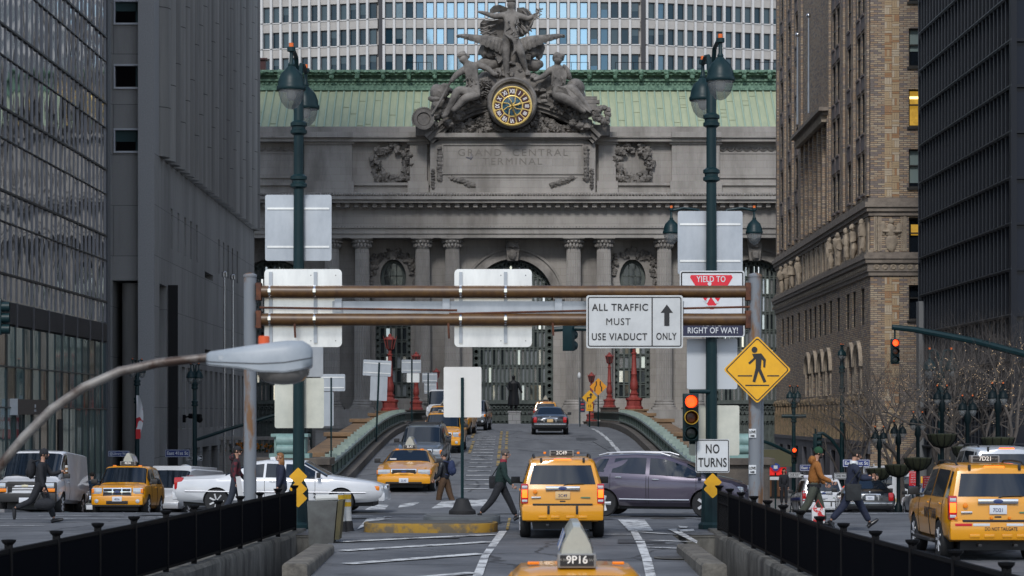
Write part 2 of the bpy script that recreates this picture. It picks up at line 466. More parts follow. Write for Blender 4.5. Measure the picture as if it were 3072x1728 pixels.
for y0, y1 in zip(vy, vy[1:]):
    b.add([(-vw(y0), y0, zv(y0) + .012), (vw(y0), y0, zv(y0) + .012), (vw(y1), y1, zv(y1) + .012), (-vw(y1), y1, zv(y1) + .012)], [(0, 1, 2, 3)])
struct(b.build('viaduct_road', ASPHV, smooth=60))
b = MB()
for s in (-1, 1):
    for y0, y1 in ((-60, 53), (69, 124), (139, 222)):
        yy = [y for y in ys if y0 < y < y1]; yy = [y0] + yy + [y1]
        for a, c in zip(yy, yy[1:]):
            x0, x1 = s * 15, s * (21.6 if y0 < 130 else 23)
            b.add([(x0, a, zo(a) - .3), (x1, a, zo(a) - .3), (x1, c, zo(c) - .3), (x0, c, zo(c) - .3), (x0, a, zo(a) + .15), (x1, a, zo(a) + .15), (x1, c, zo(c) + .15), (x0, c, zo(c) + .15)],
                  [(4, 5, 6, 7), (0, 1, 5, 4), (2, 3, 7, 6), (3, 0, 4, 7), (1, 2, 6, 5)])
struct(b.build('pavement', PAVE, smooth=0))
# painted markings
def A2(x, y): return ((768 + x / 2.5156) / 1.19255, (1152 + y / 2.5156) / 1.19255)
def A3(x, y): return ((1536 + x / 2.5156) / 1.19255, (1152 + y / 2.5156) / 1.19255)
def G(u, v, z=0):
    D = (CH - z) * FD / (v - HV)
    return Vector((PX(u, D), D, 0))
def roadz(p): return zr(p.y) if p.y < 51 else (zv(p.y) if p.y > 66 and abs(p.x) < 5.7 else zo(p.y))
mk = MB()
def mquad(f, *pts, mi=0):
    vs = []
    for q in pts:
        p = G(*f(*q)); vs.append((p.x, p.y, roadz(p) + .018 + .006 * mi))
    mk.add(vs, [tuple(range(len(vs)))], mi)
def mline(f, a, c, w, mi=0):
    p, q = G(*f(*a)), G(*f(*c)); d = (q - p).normalized(); n = Vector((-d.y, d.x, 0)) * w / 2
    mk.add([(t.x, t.y, roadz(t) + .018) for t in (p + n, q + n, q - n, p - n)], [(0, 1, 2, 3)], mi)
for a, c, w in (((640, 1196), (1800, 1140), .34), ((655, 1258), (1770, 1196), .34), ((690, 1338), (1700, 1276), .34), ((760, 1455), (1650, 1392), .34)): mline(A2, a, c, w)
mquad(A2, (1835, 1115), (1895, 1115), (1760, 1290), (1690, 1460), (1610, 1460), (1700, 1290))
mquad(A2, (1885, 1105), (1905, 1010), (1925, 1010), (1905, 1105), mi=1)
for q in (((790, 934), (960, 930), (1010, 882), (905, 882)), ((1072, 906), (1180, 895), (1235, 877), (1095, 880)), ((1325, 910), (1745, 898), (1745, 862), (1400, 872)),
          ((760, 1104), (835, 1020), (1025, 1018), (935, 1032)), ((905, 1014), (965, 1014), (975, 1006), (915, 1006)), ((960, 998), (1020, 996), (1025, 990), (965, 990))): mquad(A2, *q)
mline(A2, (600, 985), (885, 982), .12)
for q in (((800, 1028), (1000, 1028), (1065, 1112), (880, 1112)), ((895, 1118), (945, 1112), (985, 1178), (925, 1182)), ((932, 1192), (1000, 1190), (1045, 1300), (980, 1300)),
          ((980, 1300), (1050, 1300), (1100, 1455), (1020, 1455)), ((1170, 1098), (1240, 1098), (1400, 1190), (1395, 1210)), ((1240, 1105), (1370, 1100), (1380, 1116), (1260, 1120)), ((1255, 1075), (1330, 1078), (1320, 1092), (1265, 1090)),
          ((950, 915), (1060, 915), (1125, 940), (990, 940)), ((770, 910), (850, 912), (865, 922), (790, 920)), ((1225, 922), (1300, 925), (1325, 940), (1250, 935))): mquad(A3, *q)
for a, c in (((690, 1140), (905, 1140)), ((940, 1120), (1200, 1138)), ((960, 1180), (1350, 1196)), ((1010, 1236), (1390, 1248)), ((690, 990), (890, 988)), ((1290, 1004), (1420, 1010))): mline(A3, a, c, .16)
for k in range(17):
    y = 79 + k * 2.4
    mk.add([(-1.7, y, zv(y) + .03), (-.8, y, zv(y) + .03), (-.8, y + .35, zv(y + .35) + .03), (-1.7, y + .35, zv(y + .35) + .03)], [(0, 1, 2, 3)])
for x0, ya, yb in ((-.62, 92, 128), (-.32, 96, 128), (-1.9, 100, 110), (-2.05, 115, 126)):
    for y in range(ya, yb, 4):
        mk.add([(x0, y, zv(y) + .032), (x0 + .13, y, zv(y) + .032), (x0 + .13, y + 3.2, zv(y + 3.2) + .032), (x0, y + 3.2, zv(y + 3.2) + .032)], [(0, 1, 2, 3)], 1)
for y in range(82, 136, 6):
    mk.add([(4.55, y, zv(y) + .03), (4.72, y, zv(y) + .03), (4.78, y + 6, zv(y + 6) + .03), (4.6, y + 6, zv(y + 6) + .03)], [(0, 1, 2, 3)])
for x0, x1, y, w in ((-14.5, -9, 58.5, .14), (-12.5, -10.3, 61.5, .2), (-9.5, -8.2, 60, .3), (7.2, 12.5, 66, .2), (8.0, 13.5, 63.6, .14), (-13.5, -11, 54.5, .12)):
    mk.add([(x0, y, zo(y) + .02), (x1, y + .3, zo(y) + .02), (x1, y + .3 + w, zo(y + w) + .02), (x0, y + w, zo(y + w) + .02)], [(0, 1, 2, 3)])
PATCH = mat('dark_asphalt_repair', (.035, .037, .042), .85, col2=(.06, .063, .07), scale=2, detail=8)
pm = MB()
for x, y, a, c in ((2.6, 47.5, .9, 1.6), (-1.9, 49.2, 1.4, .8), (1.4, 58.5, 2.2, .7), (-4.6, 59, 1.8, 1.0), (6.5, 57, 1.2, 1.8), (2.9, 95, .8, 6), (3.6, 112, 1.0, 4), (-9, 62, 2, .9)):
    z = (zv(y) if y > 66 else 0 if y < 51 else zo(y)) + .014; z2 = (zv(y + c) if y > 66 else 0 if y < 51 else zo(y + c)) + .014
    pm.add([(x - a / 2, y, z), (x + a / 2 + .1, y + .1, z), (x + a / 2, y + c, z2), (x - a / 2 + .08, y + c - .1, z2)], [(0, 1, 2, 3)])
struct(pm.build('road_patch', PATCH, smooth=0))
for q, lab in (((1255, 1300), 'round iron manhole cover near the worn lane line'), ((1180, 1010), 'round iron manhole cover on the junction beyond the crossing')):
    p = G(*A3(*q)); mh = tag(link('manhole_cover', None, None, (p.x, p.y, roadz(p) + .012)), lab, 'manhole cover', 'manhole covers'); w = MB(); w.lathe([(.4, 0), (.38, .012), (0, .012)], n=20); w.build('lid', mat('cast_iron_lid', (.03, .03, .03), .6, col2=(.06, .055, .05), scale=9), mh)
    w = MB(); w.lathe([(.46, 0), (.46, .008), (.405, .008)], n=20); w.build('rim', CONC, mh)
struct(mk.build('road_marking', [PAINT, PAINTY], smooth=0, normals=False))

# ================================================================ facade helper
def facade(mb, O, U, N, L, H, ops, depth, mi=0, mr=None, mback=None):
    """wall plane from O along unit U, height H, outward normal N, rectangular openings (u0,u1,z0,z1) with real reveals"""
    O, U, N = Vector(O), Vector(U), Vector(N); mr = mi if mr is None else mr
    us = sorted(set([0, L] + [round(q, 4) for o in ops for q in o[:2] if 0 < q < L])); zs = sorted(set([0, H] + [round(q, 4) for o in ops for q in o[2:4] if 0 < q < H]))
    def pt(u, z, d=0): return O + U * u + Vector((0, 0, z)) - N * d
    def isop(u, z): return any(o[0] < u < o[1] and o[2] < z < o[3] for o in ops)
    cell = [[isop((a + c) / 2, (e + g) / 2) for e, g in zip(zs, zs[1:])] for a, c in zip(us, us[1:])]
    for i in range(len(us) - 1):
        j = 0
        while j < len(zs) - 1:                      # merge solid runs up the column
            if cell[i][j]: j += 1; continue
            k = j
            while k + 1 < len(zs) - 1 and not cell[i][k + 1]: k += 1
            mb.add([pt(us[i], zs[j]), pt(us[i + 1], zs[j]), pt(us[i + 1], zs[k + 1]), pt(us[i], zs[k + 1])], [(0, 1, 2, 3)], mi); j = k + 1
    for o in ops:
        a, c, e, g = max(o[0], 0), min(o[1], L), max(o[2], 0), min(o[3], H)
        q = [pt(a, e), pt(c, e), pt(c, g), pt(a, g)]; r = [pt(a, e, depth), pt(c, e, depth), pt(c, g, depth), pt(a, g, depth)]
        for i in range(4): mb.add([q[i], q[(i + 1) % 4], r[(i + 1) % 4], r[i]], [(0, 1, 2, 3)], mr)
        if mback is not None: mb.add(r, [(0, 1, 2, 3)], mback)

# ================================================================ railway terminal
GD = 244.0
def tx(u): return PX(u, GD)
def tz(v): return PZ(v, GD)
terminal = thing('railway_terminal', 'grey limestone railway terminal with fluted columns, arched windows and green copper roof', 'station building', (0, GD, 0))
def TB(): return MB()
YW = 1.5                                            # wall plane, local y; column line is at 0
def halfarc(c, zc, r, a0, a1, n): return [(c + r * math.cos(a0 + (a1 - a0) * i / n), zc + r * math.sin(a0 + (a1 - a0) * i / n)) for i in range(n + 1)]
w = TB()
ztop, zbot = tz(600), -3.7
arches = [tx(680), tx(1290), tx(1900)]; zs_ = tz(752); AR = 4.25
ovals = [tx(987), tx(1593)]
edges = [tx(200)]
for c in arches:
    L_, R_ = c - 6.3, c + 6.3
    w.prism([(L_, zbot), (c - AR, zbot)] + halfarc(c, zs_, AR, PI, 0, 24) + [(c + AR, zbot), (R_, zbot), (R_, ztop), (L_, ztop)], YW, YW + 1.6)
for c in ovals:
    L_, R_ = c - 6.38, c + 6.38
    zo_, a_, b_ = tz(697), 1.38, 1.97; r0, r1, rw = tz(1002), tz(782), 1.85
    for s in (-1, 1):
        ov = [(c + s * a_ * math.sin(PI * i / 12), zo_ - b_ * math.cos(PI * i / 12)) for i in range(13)]
        poly = [(c, zbot), (c, r0), (c + s * rw, r0), (c + s * rw, r1), (c, r1)] + ov + [(c, ztop), (c + s * 6.38, ztop), (c + s * 6.38, zbot)]
        w.prism(poly, YW, YW + 1.6)
w.bx(-60, arches[0] - 6.3, YW, YW + 1.6, zbot, ztop)
w.bx(arches[2] + 6.3, 60, YW, YW + 1.6, zbot, ztop)
w.bx(-60, 60, YW + 4, YW + 22, zbot, tz(345))       # body behind
wall = w.build('wall', STONE, terminal, smooth=30)
# base course and stepped plinth
for a, c in ((-60, arches[0] - AR - .6), (arches[0] + AR + .6, arches[1] - AR - .6), (arches[1] + AR + .6, arches[2] - AR - .6), (arches[2] + AR + .6, 60)):
    w = TB()
    for z0, z1, yy in ((-3.7, tz(1140), -2.6), (tz(1140), tz(1112), -2.2), (tz(1112), tz(1078), -1.7), (tz(1078), tz(1070), -1.9), (tz(1070), tz(1030), -1.55)):
        w.bx(a, c, yy, YW, z0, z1 - .003)
    w.build('plinth', STONE, terminal, smooth=0)
# entablature, cornice, attic as stacked courses (front y, z range)
w = TB()
for v0, v1, yf in ((600, 590, -1.0), (590, 576, -1.12), (576, 570, -1.3), (570, 530, -1.05), (530, 526, -1.25), (526, 515, -1.4), (515, 507, -2.3), (507, 499, -2.55), (499, 491, -2.3), (491, 488, -1.9),
                   (488, 466, .35), (466, 459, .1), (459, 356, .9), (356, 347, -.1), (347, 343, -.3)):
    w.bx(-60, 60, yf, YW + 3.9, tz(v0), tz(v1) - .004)
w.bx(-60, 60, .9, YW + 3.9, tz(343), tz(319))
w.build('entablature', STONE, terminal, smooth=0)
w = TB()
for k in range(-48, 49):
    x = k * .95
    w.bx(x - .24, x + .24, -1.95, -1.41, tz(525.5), tz(515.3))
w.build('dentil_band', STONEP, terminal, smooth=0)
rnd = random.Random(3)
w = TB()
for k in range(-150, 151):
    x = k * .33
    w.lump((x, -2.42, tz(495)), (.14, .2, .16), rnd, nu=6, nv=4); w.lump((x + .1, -1.22, tz(573)), (.12, .12, .11), rnd, nu=6, nv=4)
w.build('carved_moulding', STONEP, terminal)
w = TB()
for k in range(-56, 57):
    x = k * .85
    if abs(x) > 22: w.lathe([(.3, 0), (.42, .1), (.3, .2)], (x, .88, tz(368)), 8, ax=(0, -1, 0), a0=PI, a1=2 * PI)
w.build('carved_garland_band', STONEP, terminal)
# attic pilaster blocks and panels
for c in (tx(825), tx(1052), tx(1528), tx(1751)):
    w = TB(); hw = (5 if abs(c) > 15 else 1.8) * .5
    w.bx(c - hw - .2, c + hw + .2, -.15, .9, tz(488), tz(455)); w.bx(c - hw, c + hw, .35, .9, tz(455), tz(358)); w.bx(c - hw - .25, c + hw + .25, .2, .9, tz(362), tz(356.5)); w.bx(c - hw - .1, c + hw + .1, -.5, .2, tz(346.5), tz(333)); w.build('attic_pilaster', STONE, terminal, smooth=0)
for s in (-1, 1):
    w = TB(); x0, x1 = sorted((s * 21.8, s * 40))
    w.bx(x0, x1, .72, .9, tz(446), tz(441)); w.bx(x0, x1, .72, .9, tz(385), tz(381)); w.bx(x0, x1, .78, .9, tz(440.5), tz(385.5))
    w.build('attic_panel', STONE, terminal, smooth=0)
# centre inscription block
w = TB()
w.bx(tx(1083), tx(1497), -.9, .9, tz(487), tz(350)); w.bx(tx(1073), tx(1507), -1.7, .9, tz(349.9), tz(339)); w.bx(tx(1080), tx(1500), -1.3, .9, tz(354), tz(350.1))
for a, c, e, g in ((1112, 1468, 364, 368), (1112, 1468, 437, 441), (1112, 1116, 368.1, 436.9), (1464, 1468, 368.1, 436.9)): w.bx(tx(a), tx(c), -1.02, -.9, tz(g), tz(e))
w.bx(tx(1128), tx(1452), -.98, -.9, tz(449), tz(446))
w.build('inscription_block', STONE, terminal, smooth=0)
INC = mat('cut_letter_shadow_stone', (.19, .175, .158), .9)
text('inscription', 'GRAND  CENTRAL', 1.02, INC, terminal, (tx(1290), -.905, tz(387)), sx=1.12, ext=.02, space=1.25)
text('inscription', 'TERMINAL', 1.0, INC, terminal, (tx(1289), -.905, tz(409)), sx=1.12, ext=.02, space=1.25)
for s in (-1, 1):
    w = TB()
    for k in range(9): w.lump((s * tx(1474) if s > 0 else tx(1107), -1.0, tz(378) - k * .38), (.3, .25, .27), rnd, amp=.7)
    for k in range(7): w.lump((tx(1488) if s > 0 else tx(1090), -.9, tz(445) - k * .3 + .6), (.22, .2, .2), rnd, amp=.7)
    w.build('carved_festoon', STATUE, terminal); w = TB()
    for k in range(8):
        t = k / 7; w.lump((tx(1165 + (t - .5) * 50) if s < 0 else tx(1414 - (t - .5) * 50), -.95, tz(450 + t * 18)), (.34, .22, .26), rnd, amp=.8)
    w.build('carved_festoon', STATUE, terminal)
# big carved wreaths either side
for c in (tx(985), tx(1594)):
    w = TB()
    for k in range(90):
        a = rnd.uniform(0, 2 * PI); rr = rnd.uniform(1.25, 2.15)
        w.lump((c + rr * math.cos(a) * 1.02, .75 - rnd.uniform(0, .35), tz(408) + rr * math.sin(a)), (rnd.uniform(.15, .38), .25, rnd.uniform(.15, .38)), rnd, amp=.9)
    for k in range(10): w.lump((c + (k - 4.5) * .36, .55, tz(458) + abs(k - 4.5) * .12), (.34, .3, .3), rnd, amp=.9)
    w.bx(c - 2.4, c + 2.4, .7, .9, tz(470), tz(462))
    w.build('carved_wreath', STATUE, terminal)
# columns
def column(u):
    c = tx(u); n = 44; r = .84
    w = TB(); za, zb = tz(1006), tz(626); vs = []; fs = []
    for j, (z, k) in enumerate(((za, 1.0), (za + (zb - za) * .35, 1.0), (zb, .88))):
        for i in range(n * 2):
            a = i * PI / n; q = (r * k) * (1 if i % 4 in (0, 1) else .93)
            vs.append((c + q * math.cos(a), q * math.sin(a), z))
    N2 = n * 2
    for j in range(2):
        for i in range(N2): fs.append((j * N2 + i, j * N2 + (i + 1) % N2, (j + 1) * N2 + (i + 1) % N2, (j + 1) * N2 + i))
    w.add(vs, fs)
    o = w.build('column', STONE, terminal, smooth=20)
    w = TB(); w.lathe([(.75, 0), (.82, .1), (.78, .2), (.95, .75), (1.12, 1.0)], (c, 0, tz(626)), 24)
    w.bx(c - 1.15, c + 1.15, -1.15, 1.15, tz(602), tz(600.2))
    for k in range(16):
        a = k * PI / 8; w.lump((c + .88 * math.cos(a), .88 * math.sin(a), tz(618)), (.16, .16, .22), rnd, nu=6, nv=4)
        w.lump((c + 1.02 * math.cos(a + .2), 1.02 * math.sin(a + .2), tz(609)), (.16, .16, .14), rnd, nu=6, nv=4)
    w.build('capital', STONEP, o)
    w = TB(); w.lathe([(1.2, 0), (1.2, .18), (1.05, .25), (1.1, .4), (.95, .55), (.98, .7), (.86, .8)], (c, 0, tz(1025)), 24); w.bx(c - 1.3, c + 1.3, -1.3, 1.3, tz(1031), tz(1025))
    w.build('base', STONEP, o)
for u in (835, 911, 1063, 1138, 1443, 1519, 1671, 1747, 2056, 1980, 602, 530): column(u)
BRONZE = mat('verdigris_window_bars', (.095, .112, .103), .6, col2=(.055, .068, .062), scale=2)
GLS = wavyglass('station_glass', (.02, .026, .03), .06, .06, (.8, .8, .8), spec=.8)
GLL = wavyglass('station_bright_glass', (.85, .87, .87), .1, .05, (.8, .8, .5), spec=.9, metal=.8)  # paler glass copies carry a sky reflection in their own tint
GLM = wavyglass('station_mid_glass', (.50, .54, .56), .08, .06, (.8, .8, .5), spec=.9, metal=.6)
def pane_grid(c, w_, z0, z1, nx, rows, arch=None):
    """window with separate panes: sheet of panes slightly out of plane, and glazing bars"""
    g = TB(); f = TB(); y = YW + 1.0; pw = 2 * w_ / nx
    zz = [z0 + (z1 - z0) * k / rows for k in range(rows + 1)]
    for i in range(nx):
        for j in range(rows):
            x0, x1 = c - w_ + i * pw + .09, c - w_ + (i + 1) * pw - .09
            a, e = zz[j] + .1, zz[j + 1] - .1
            if arch and e > arch[0]:
                xm = max(abs(x0 - c), abs(x1 - c)); 
                if xm >= arch[1] - .3: continue
                e = min(e, arch[0] + math.sqrt(max(.01, (arch[1] - .3) ** 2 - xm ** 2)))
                if e - a < .2: continue
            t = rnd.uniform(-.05, .05); t2 = rnd.uniform(-.02, .03)
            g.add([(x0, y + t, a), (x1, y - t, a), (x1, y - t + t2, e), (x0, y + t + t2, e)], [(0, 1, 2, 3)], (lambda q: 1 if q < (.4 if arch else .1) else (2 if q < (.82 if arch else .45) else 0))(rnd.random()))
    for i in range(nx + 1):
        x = c - w_ + i * pw; top = z1
        if arch: top = min(z1, arch[0] + math.sqrt(max(.0, arch[1] ** 2 - (x - c) ** 2)) - .02)
        f.bx(x - .1, x + .1, y - .22, y + .05, z0, top)
    for z in zz:
        hw = w_ if not arch or z < arch[0] else math.sqrt(max(0, arch[1] ** 2 - (z - arch[0]) ** 2))
        if hw > .3: f.bx(c - hw, c + hw, y - .18, y + .06, z - .16, z - .05); f.bx(c - hw, c + hw, y - .18, y + .06, z + .05, z + .16)
    return g, f
for c in arches:
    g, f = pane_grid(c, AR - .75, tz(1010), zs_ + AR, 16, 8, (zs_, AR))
    for s in (-1, 1):                                # pierced side borders
        x = c + s * (AR - .38); f.bx(x - .36, x + .36, YW + .8, YW + 1.1, -3.6, zs_)
        for k in range(24): f.lathe([(.3, 0), (.24, .06), (.18, 0)], (x, YW + .79, -3 + k * .72), 10, ax=(0, -1, 0))
    for k in range(25):
        a = PI * (k + .5) / 25; f.lathe([(.32, 0), (.26, .07), (.15, .02)], (c + (AR - .42) * math.cos(a), YW + .8, zs_ + (AR - .42) * math.sin(a)), 10, ax=(0, -1, 0), mi=0)
    f.bx(c - AR, c + AR, YW + .7, YW + 1.1, tz(1016), tz(1009))
    for k in range(16):                              # ornamental grille below
        x = c - AR + .75 + (k + .5) * (2 * AR - 1.5) / 16
        f.bx(x - .03, x + .03, YW + .85, YW + 1, -3.6, tz(1016)); f.lathe([(.22, 0), (.15, .05), (.1, 0)], (x, YW + .84, tz(1026)), 8, ax=(0, -1, 0)); f.lathe([(.2, 0), (.15, .05), (.1, 0)], (x, YW + .84, tz(1062)), 8, ax=(0, -1, 0))
        f.bx(x - .28, x + .28, YW + .9, YW + 1, tz(1042), tz(1037))
    f.bx(c - AR, c + AR, YW + 1.02, YW + 1.1, -3.6, tz(1016))
    win = f.build('arched_window', BRONZE, terminal, smooth=30)
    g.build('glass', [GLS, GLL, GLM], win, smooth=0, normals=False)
    w = TB()
    for r0, r1, yf in ((AR + .02, AR + .5, YW - .25), (AR + .5, AR + .95, YW - .12), (AR + .95, AR + 1.2, YW - .3)):
        o = halfarc(c, zs_, r1, 0, PI, 28) ; i_ = halfarc(c, zs_, r0, PI, 0, 28)
        w.prism(o + i_, yf, YW + .3)
    w.build('archivolt', STONEP, terminal, smooth=20)
    w = TB(); w.prism([(c - .55, tz(655)), (c + .55, tz(655)), (c + .8, tz(601)), (c - .8, tz(601))], YW - 1.1, YW + .3)
    w.lump((c, YW - 1.1, tz(640)), (.5, .4, .6), rnd); w.lump((c, YW - 1.1, tz(615)), (.6, .35, .4), rnd)
    w.build('keystone', STATUE, terminal, smooth=30)
for c in ovals:
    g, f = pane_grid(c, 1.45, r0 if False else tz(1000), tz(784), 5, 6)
    for s in (-1, 1):
        f.bx(c + s * 1.66 - .2, c + s * 1.66 + .2, YW + .8, YW + 1.1, tz(1002), tz(782))
        for k in range(14): f.lathe([(.17, 0), (.13, .05), (.09, 0)], (c + s * 1.66, YW + .79, tz(1002) + .4 + k * .64), 8, ax=(0, -1, 0))
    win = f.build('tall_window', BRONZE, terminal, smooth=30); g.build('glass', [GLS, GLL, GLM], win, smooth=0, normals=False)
    f = TB(); g = TB(); zc = tz(697)
    n = 20; ol = [(c + 1.36 * math.cos(2 * PI * i / n), zc + 1.95 * math.sin(2 * PI * i / n)) for i in range(n)]; il = [(c + .98 * math.cos(2 * PI * i / n), zc + 1.6 * math.sin(2 * PI * i / n)) for i in range(n)]
    for i in range(n): j = (i + 1) % n; f.prism([ol[i], ol[j], il[j], il[i]], YW + .7, YW + 1.0)
    for x in (-.33, .33): f.bx(c + x - .05, c + x + .05, YW + .8, YW + .95, zc - 1.5, zc + 1.5)
    for z in (-.75, .25): f.bx(c - .95, c + .95, YW + .8, YW + .95, zc + z - .05, zc + z + .05)
    g.prism([(p[0], p[1]) for p in ol], YW + .96, YW + 1.02)
    win = f.build('oval_window', BRONZE, terminal, smooth=30); g.build('glass', GLS, win, smooth=0)
    w = TB()
    for k in range(80):
        a = rnd.uniform(-.25, PI + .25); rr = rnd.uniform(1.55, 2.3); x = rr * math.cos(a) * 1.2
        w.lump((c + x, YW - rnd.uniform(0, .15), zc + .75 + rr * math.sin(a)), (rnd.uniform(.15, .32), .2, rnd.uniform(.15, .32)), rnd, amp=.9)
    for s in (-1, 1):
        for k in range(9): w.lump((c + s * (2.3 - k * .02), YW - .05, zc - .3 - k * .3), (.22, .2, .24), rnd, amp=.9)
    w.bx(c - .3, c + .3, YW - .3, YW, zc + 1.9, zc + 2.7)
    w.build('carved_surround', STATUE, terminal)
# copper roof
COPPER = mat('pale_verdigris_copper', (.36, .39, .255), .6, col2=(.29, .335, .225), scale=.7, detail=8, stretch=(3, 1, .5))
COPPERD = mat('dark_verdigris_copper', (.04, .095, .065), .6, col2=(.18, .30, .21), scale=2.6, detail=8, stretch=(1.5, 1, .7))
w = TB(); y0, y1, z0, z1 = 2.2, 9.0, tz(318), tz(228) * 1.0
z1 = PZ(228, GD + y1); w.prism([(y0, z0), (y1, z1), (y1 + 12, z1), (y1 + 12, z0)], -60, 60, ax='x')
for k in range(-70, 71):
    x = k * .84 + .3; w.path([(x, y0 - .02, z0 + .06), (x, y1 - .02, z1 + .06)], .1, 5, mi=1); w.lump((x, y0 - .12, z0 + .16), (.12, .15, .14), rnd, mi=1, nu=5, nv=4)
for k in range(130):
    x = rnd.uniform(-58, 58); t = rnd.uniform(0, .95); x = round(x / .84) * .84 + .3; w.bx(x, x + .8, y0 + (y1 - y0) * t - .06, y0 + (y1 - y0) * t + .02, z0 + (z1 - z0) * t + .0, z0 + (z1 - z0) * t + .05)
rf = w.build('roof', [COPPER, mat('blue_green_seam', (.27, .36, .28), .55)], terminal, smooth=30)
w = TB(); yc = y1
def rz_(v): return PZ(v, GD + yc)
for v0, v1, dy in ((228, 222, -.35), (222, 216, -.15), (216, 204, .15), (204, 199, -.1), (199, 190, .2), (190, 183, -.45), (183, 178, -.7)): w.bx(-60, 60, yc + dy, yc + 6, rz_(v0), rz_(v1) - .005)
for k in range(-60, 61):
    x = k * .93; big = k % 3 == 0
    w.lump((x, yc - .75, rz_(184)), (.3, .25, .3) if big else (.36, .2, .14), rnd, amp=.6)
    if big: w.bx(x - .2, x + .2, yc - .6, yc, rz_(198), rz_(180)); w.lump((x, yc - .65, rz_(194)), (.24, .25, .36), rnd, amp=.5)
    w.lathe([(.16, 0), (.1, .06)], (x, yc + .1, rz_(210)), 7, ax=(0, -1, 0)); w.lathe([(.16, 0), (.1, .06)], (x + .45, yc + .1, rz_(210)), 7, ax=(0, -1, 0))
w.build('cresting', COPPERD, rf)
w = TB(); w.bx(-60, 60, 1.1, 2.5, tz(320), tz(315)); w.build('gutter_ledge', STONE, terminal, smooth=0)
w = TB()
for a, c in ((1395, 1480), (1548, 1640), (1900, 1990), (1020, 1085), (1240, 1300)):
    xa, xb, zz = PX(a, GD + 14), PX(c, GD + 14), PZ(182, GD + 14)
    for x in (xa, (xa + xb) / 2, xb): w.tube((x, 14, zz), (x, 14, zz + 1.1), .03, n=5)
    w.tube((xa, 14, zz + 1.1), (xb, 14, zz + 1.1), .03, n=5)
w.build('roof_railing', BLACK, terminal)
w = TB(); x0 = PX(655, GD + 12); w.bx(x0 - .5, x0 + .6, 11.5, 12.5, PZ(186, GD + 12), PZ(152, GD + 12)); w.bx(x0 - .7, x0 + .8, 11.3, 12.7, PZ(152, GD + 12), PZ(148, GD + 12)); w.build('chimney', mat('dark_red_metal', (.05, .012, .014), .6), terminal)
# broken arched pediment
w = TB(); pc, pz, PR = tx(1290), tz(548), 299 / 24.06
for s in (-1, 1):
    a0, a1 = R(90 - s * 10.5), R(90 - s * 47.5)
    for r0, r1, yf in ((PR - .35, PR, -2.1), (PR - .8, PR - .35, -1.75), (PR - 1.15, PR - .8, -1.45)):
        w.prism(halfarc(pc, pz, r1, a0, a1, 16) + halfarc(pc, pz, r0, a1, a0, 16), yf, .9)
    w.prism(halfarc(pc, pz, PR - 1.15, R(90), a1, 16) + [(pc + s * 8.2, tz(340)), (pc, tz(340))], -.9, .9)
    w.bx(*sorted((tx(1290) + s * 8.6, tx(1290) + s * 10.1)), -1.5, .9, tz(345), tz(318))
w.lathe([(2.6, -.5), (2.6, 2.2), (2.5, 2.5), (2.38, 2.6), (2.12, 2.5), (2.08, 2.2)], (tx(1288.5), -.9, tz(267)), 40, ax=(0, -1, 0))
w.build('broken_pediment', STATUE, terminal, smooth=25)
w = TB()
for s in (-1, 1):
    for k in range(46):
        t = rnd.random(); x = s * (2.4 + 4.2 * t); hh = 1.5 * (1 - t * .55)
        w.lump((pc + x, -1.05, tz(340) + .2 + rnd.uniform(0, hh)), (rnd.uniform(.18, .38), .3, rnd.uniform(.16, .34)), rnd, amp=.9)
    for k in range(12): w.lump((pc + s * (2.75 + .1 * math.sin(k)), -1.15, tz(262) - k * .26), (.24, .3, .22), rnd, amp=.8)
for k in range(40):
    a = R(200 + 140 * rnd.random()); w.lump((tx(1288.5) + 2.9 * math.cos(a), -1.2, tz(267) + 2.9 * math.sin(a)), (.28, .3, .26), rnd, amp=.8)
w.build('carved_garland', STATUE, terminal)
# ---- clock
GOLD = mat('gilded_metal', (.95, .72, .26), .35, metal=.2, col2=(.85, .58, .16), scale=3)
CLKBLUE = mat('blue_mosaic_dial', (.012, .03, .06), .3, col2=(.05, .15, .2), scale=5, lo=.45, hi=.6)
MAROON = mat('maroon_enamel', (.055, .008, .012), .3)
clock = thing('clock', 'round gilded clock with maroon Roman numeral roundels above the terminal pediment', 'clock', (PX(1288.5, GD - 3.55), GD - 3.55, PZ(267, GD - 3.55)))
w = MB(); w.lathe([(1.12, 0), (1.0, .05), (0, .05)], (0, 0, 0), 40, ax=(0, -1, 0)); w.build('dial', CLKBLUE, clock)
w = MB(); w.lathe([(2.05, -.2), (2.05, .12), (1.95, .2), (1.86, .1), (1.86, .02), (1.88, -.02), (1.12, -.02), (1.12, .12), (1.02, .14), (1.0, .02)], (0, 0, 0), 48, ax=(0, -1, 0))
for k in range(12): a = R(15 + 30 * k); w.tube((1.1 * math.sin(a), -.1, 1.1 * math.cos(a)), (1.9 * math.sin(a), -.1, 1.9 * math.cos(a)), .05, n=6)
for k in range(8):
    a = R(45 * k + 20); w.path([(.15 * math.sin(a), -.09, .15 * math.cos(a)), (.5 * math.sin(a + .25), -.09, .5 * math.cos(a + .25)), (.98 * math.sin(a), -.09, .98 * math.cos(a))], [.07, .04, .05], 5)
w.build('gilded_ring', GOLD, clock)
for k, nm in enumerate('XII I II III IIII V VI VII VIII IX X XI'.split()):
    a = R(30 * k); p = (1.5 * math.sin(a), -.06, 1.5 * math.cos(a))
    w = MB(); w.lathe([(.385, 0), (.36, .03), (0, .03)], p, 18, ax=(0, -1, 0)); rd = w.build('numeral_roundel', MAROON, clock)
    text('numeral', nm, .6 if len(nm) < 4 else .5, mat('ivory_numeral', (.8, .78, .76), .5), rd, (p[0], p[1] - .04, p[2]), rot=(90, 30 * k, 0), sx=.75, bold=.03)
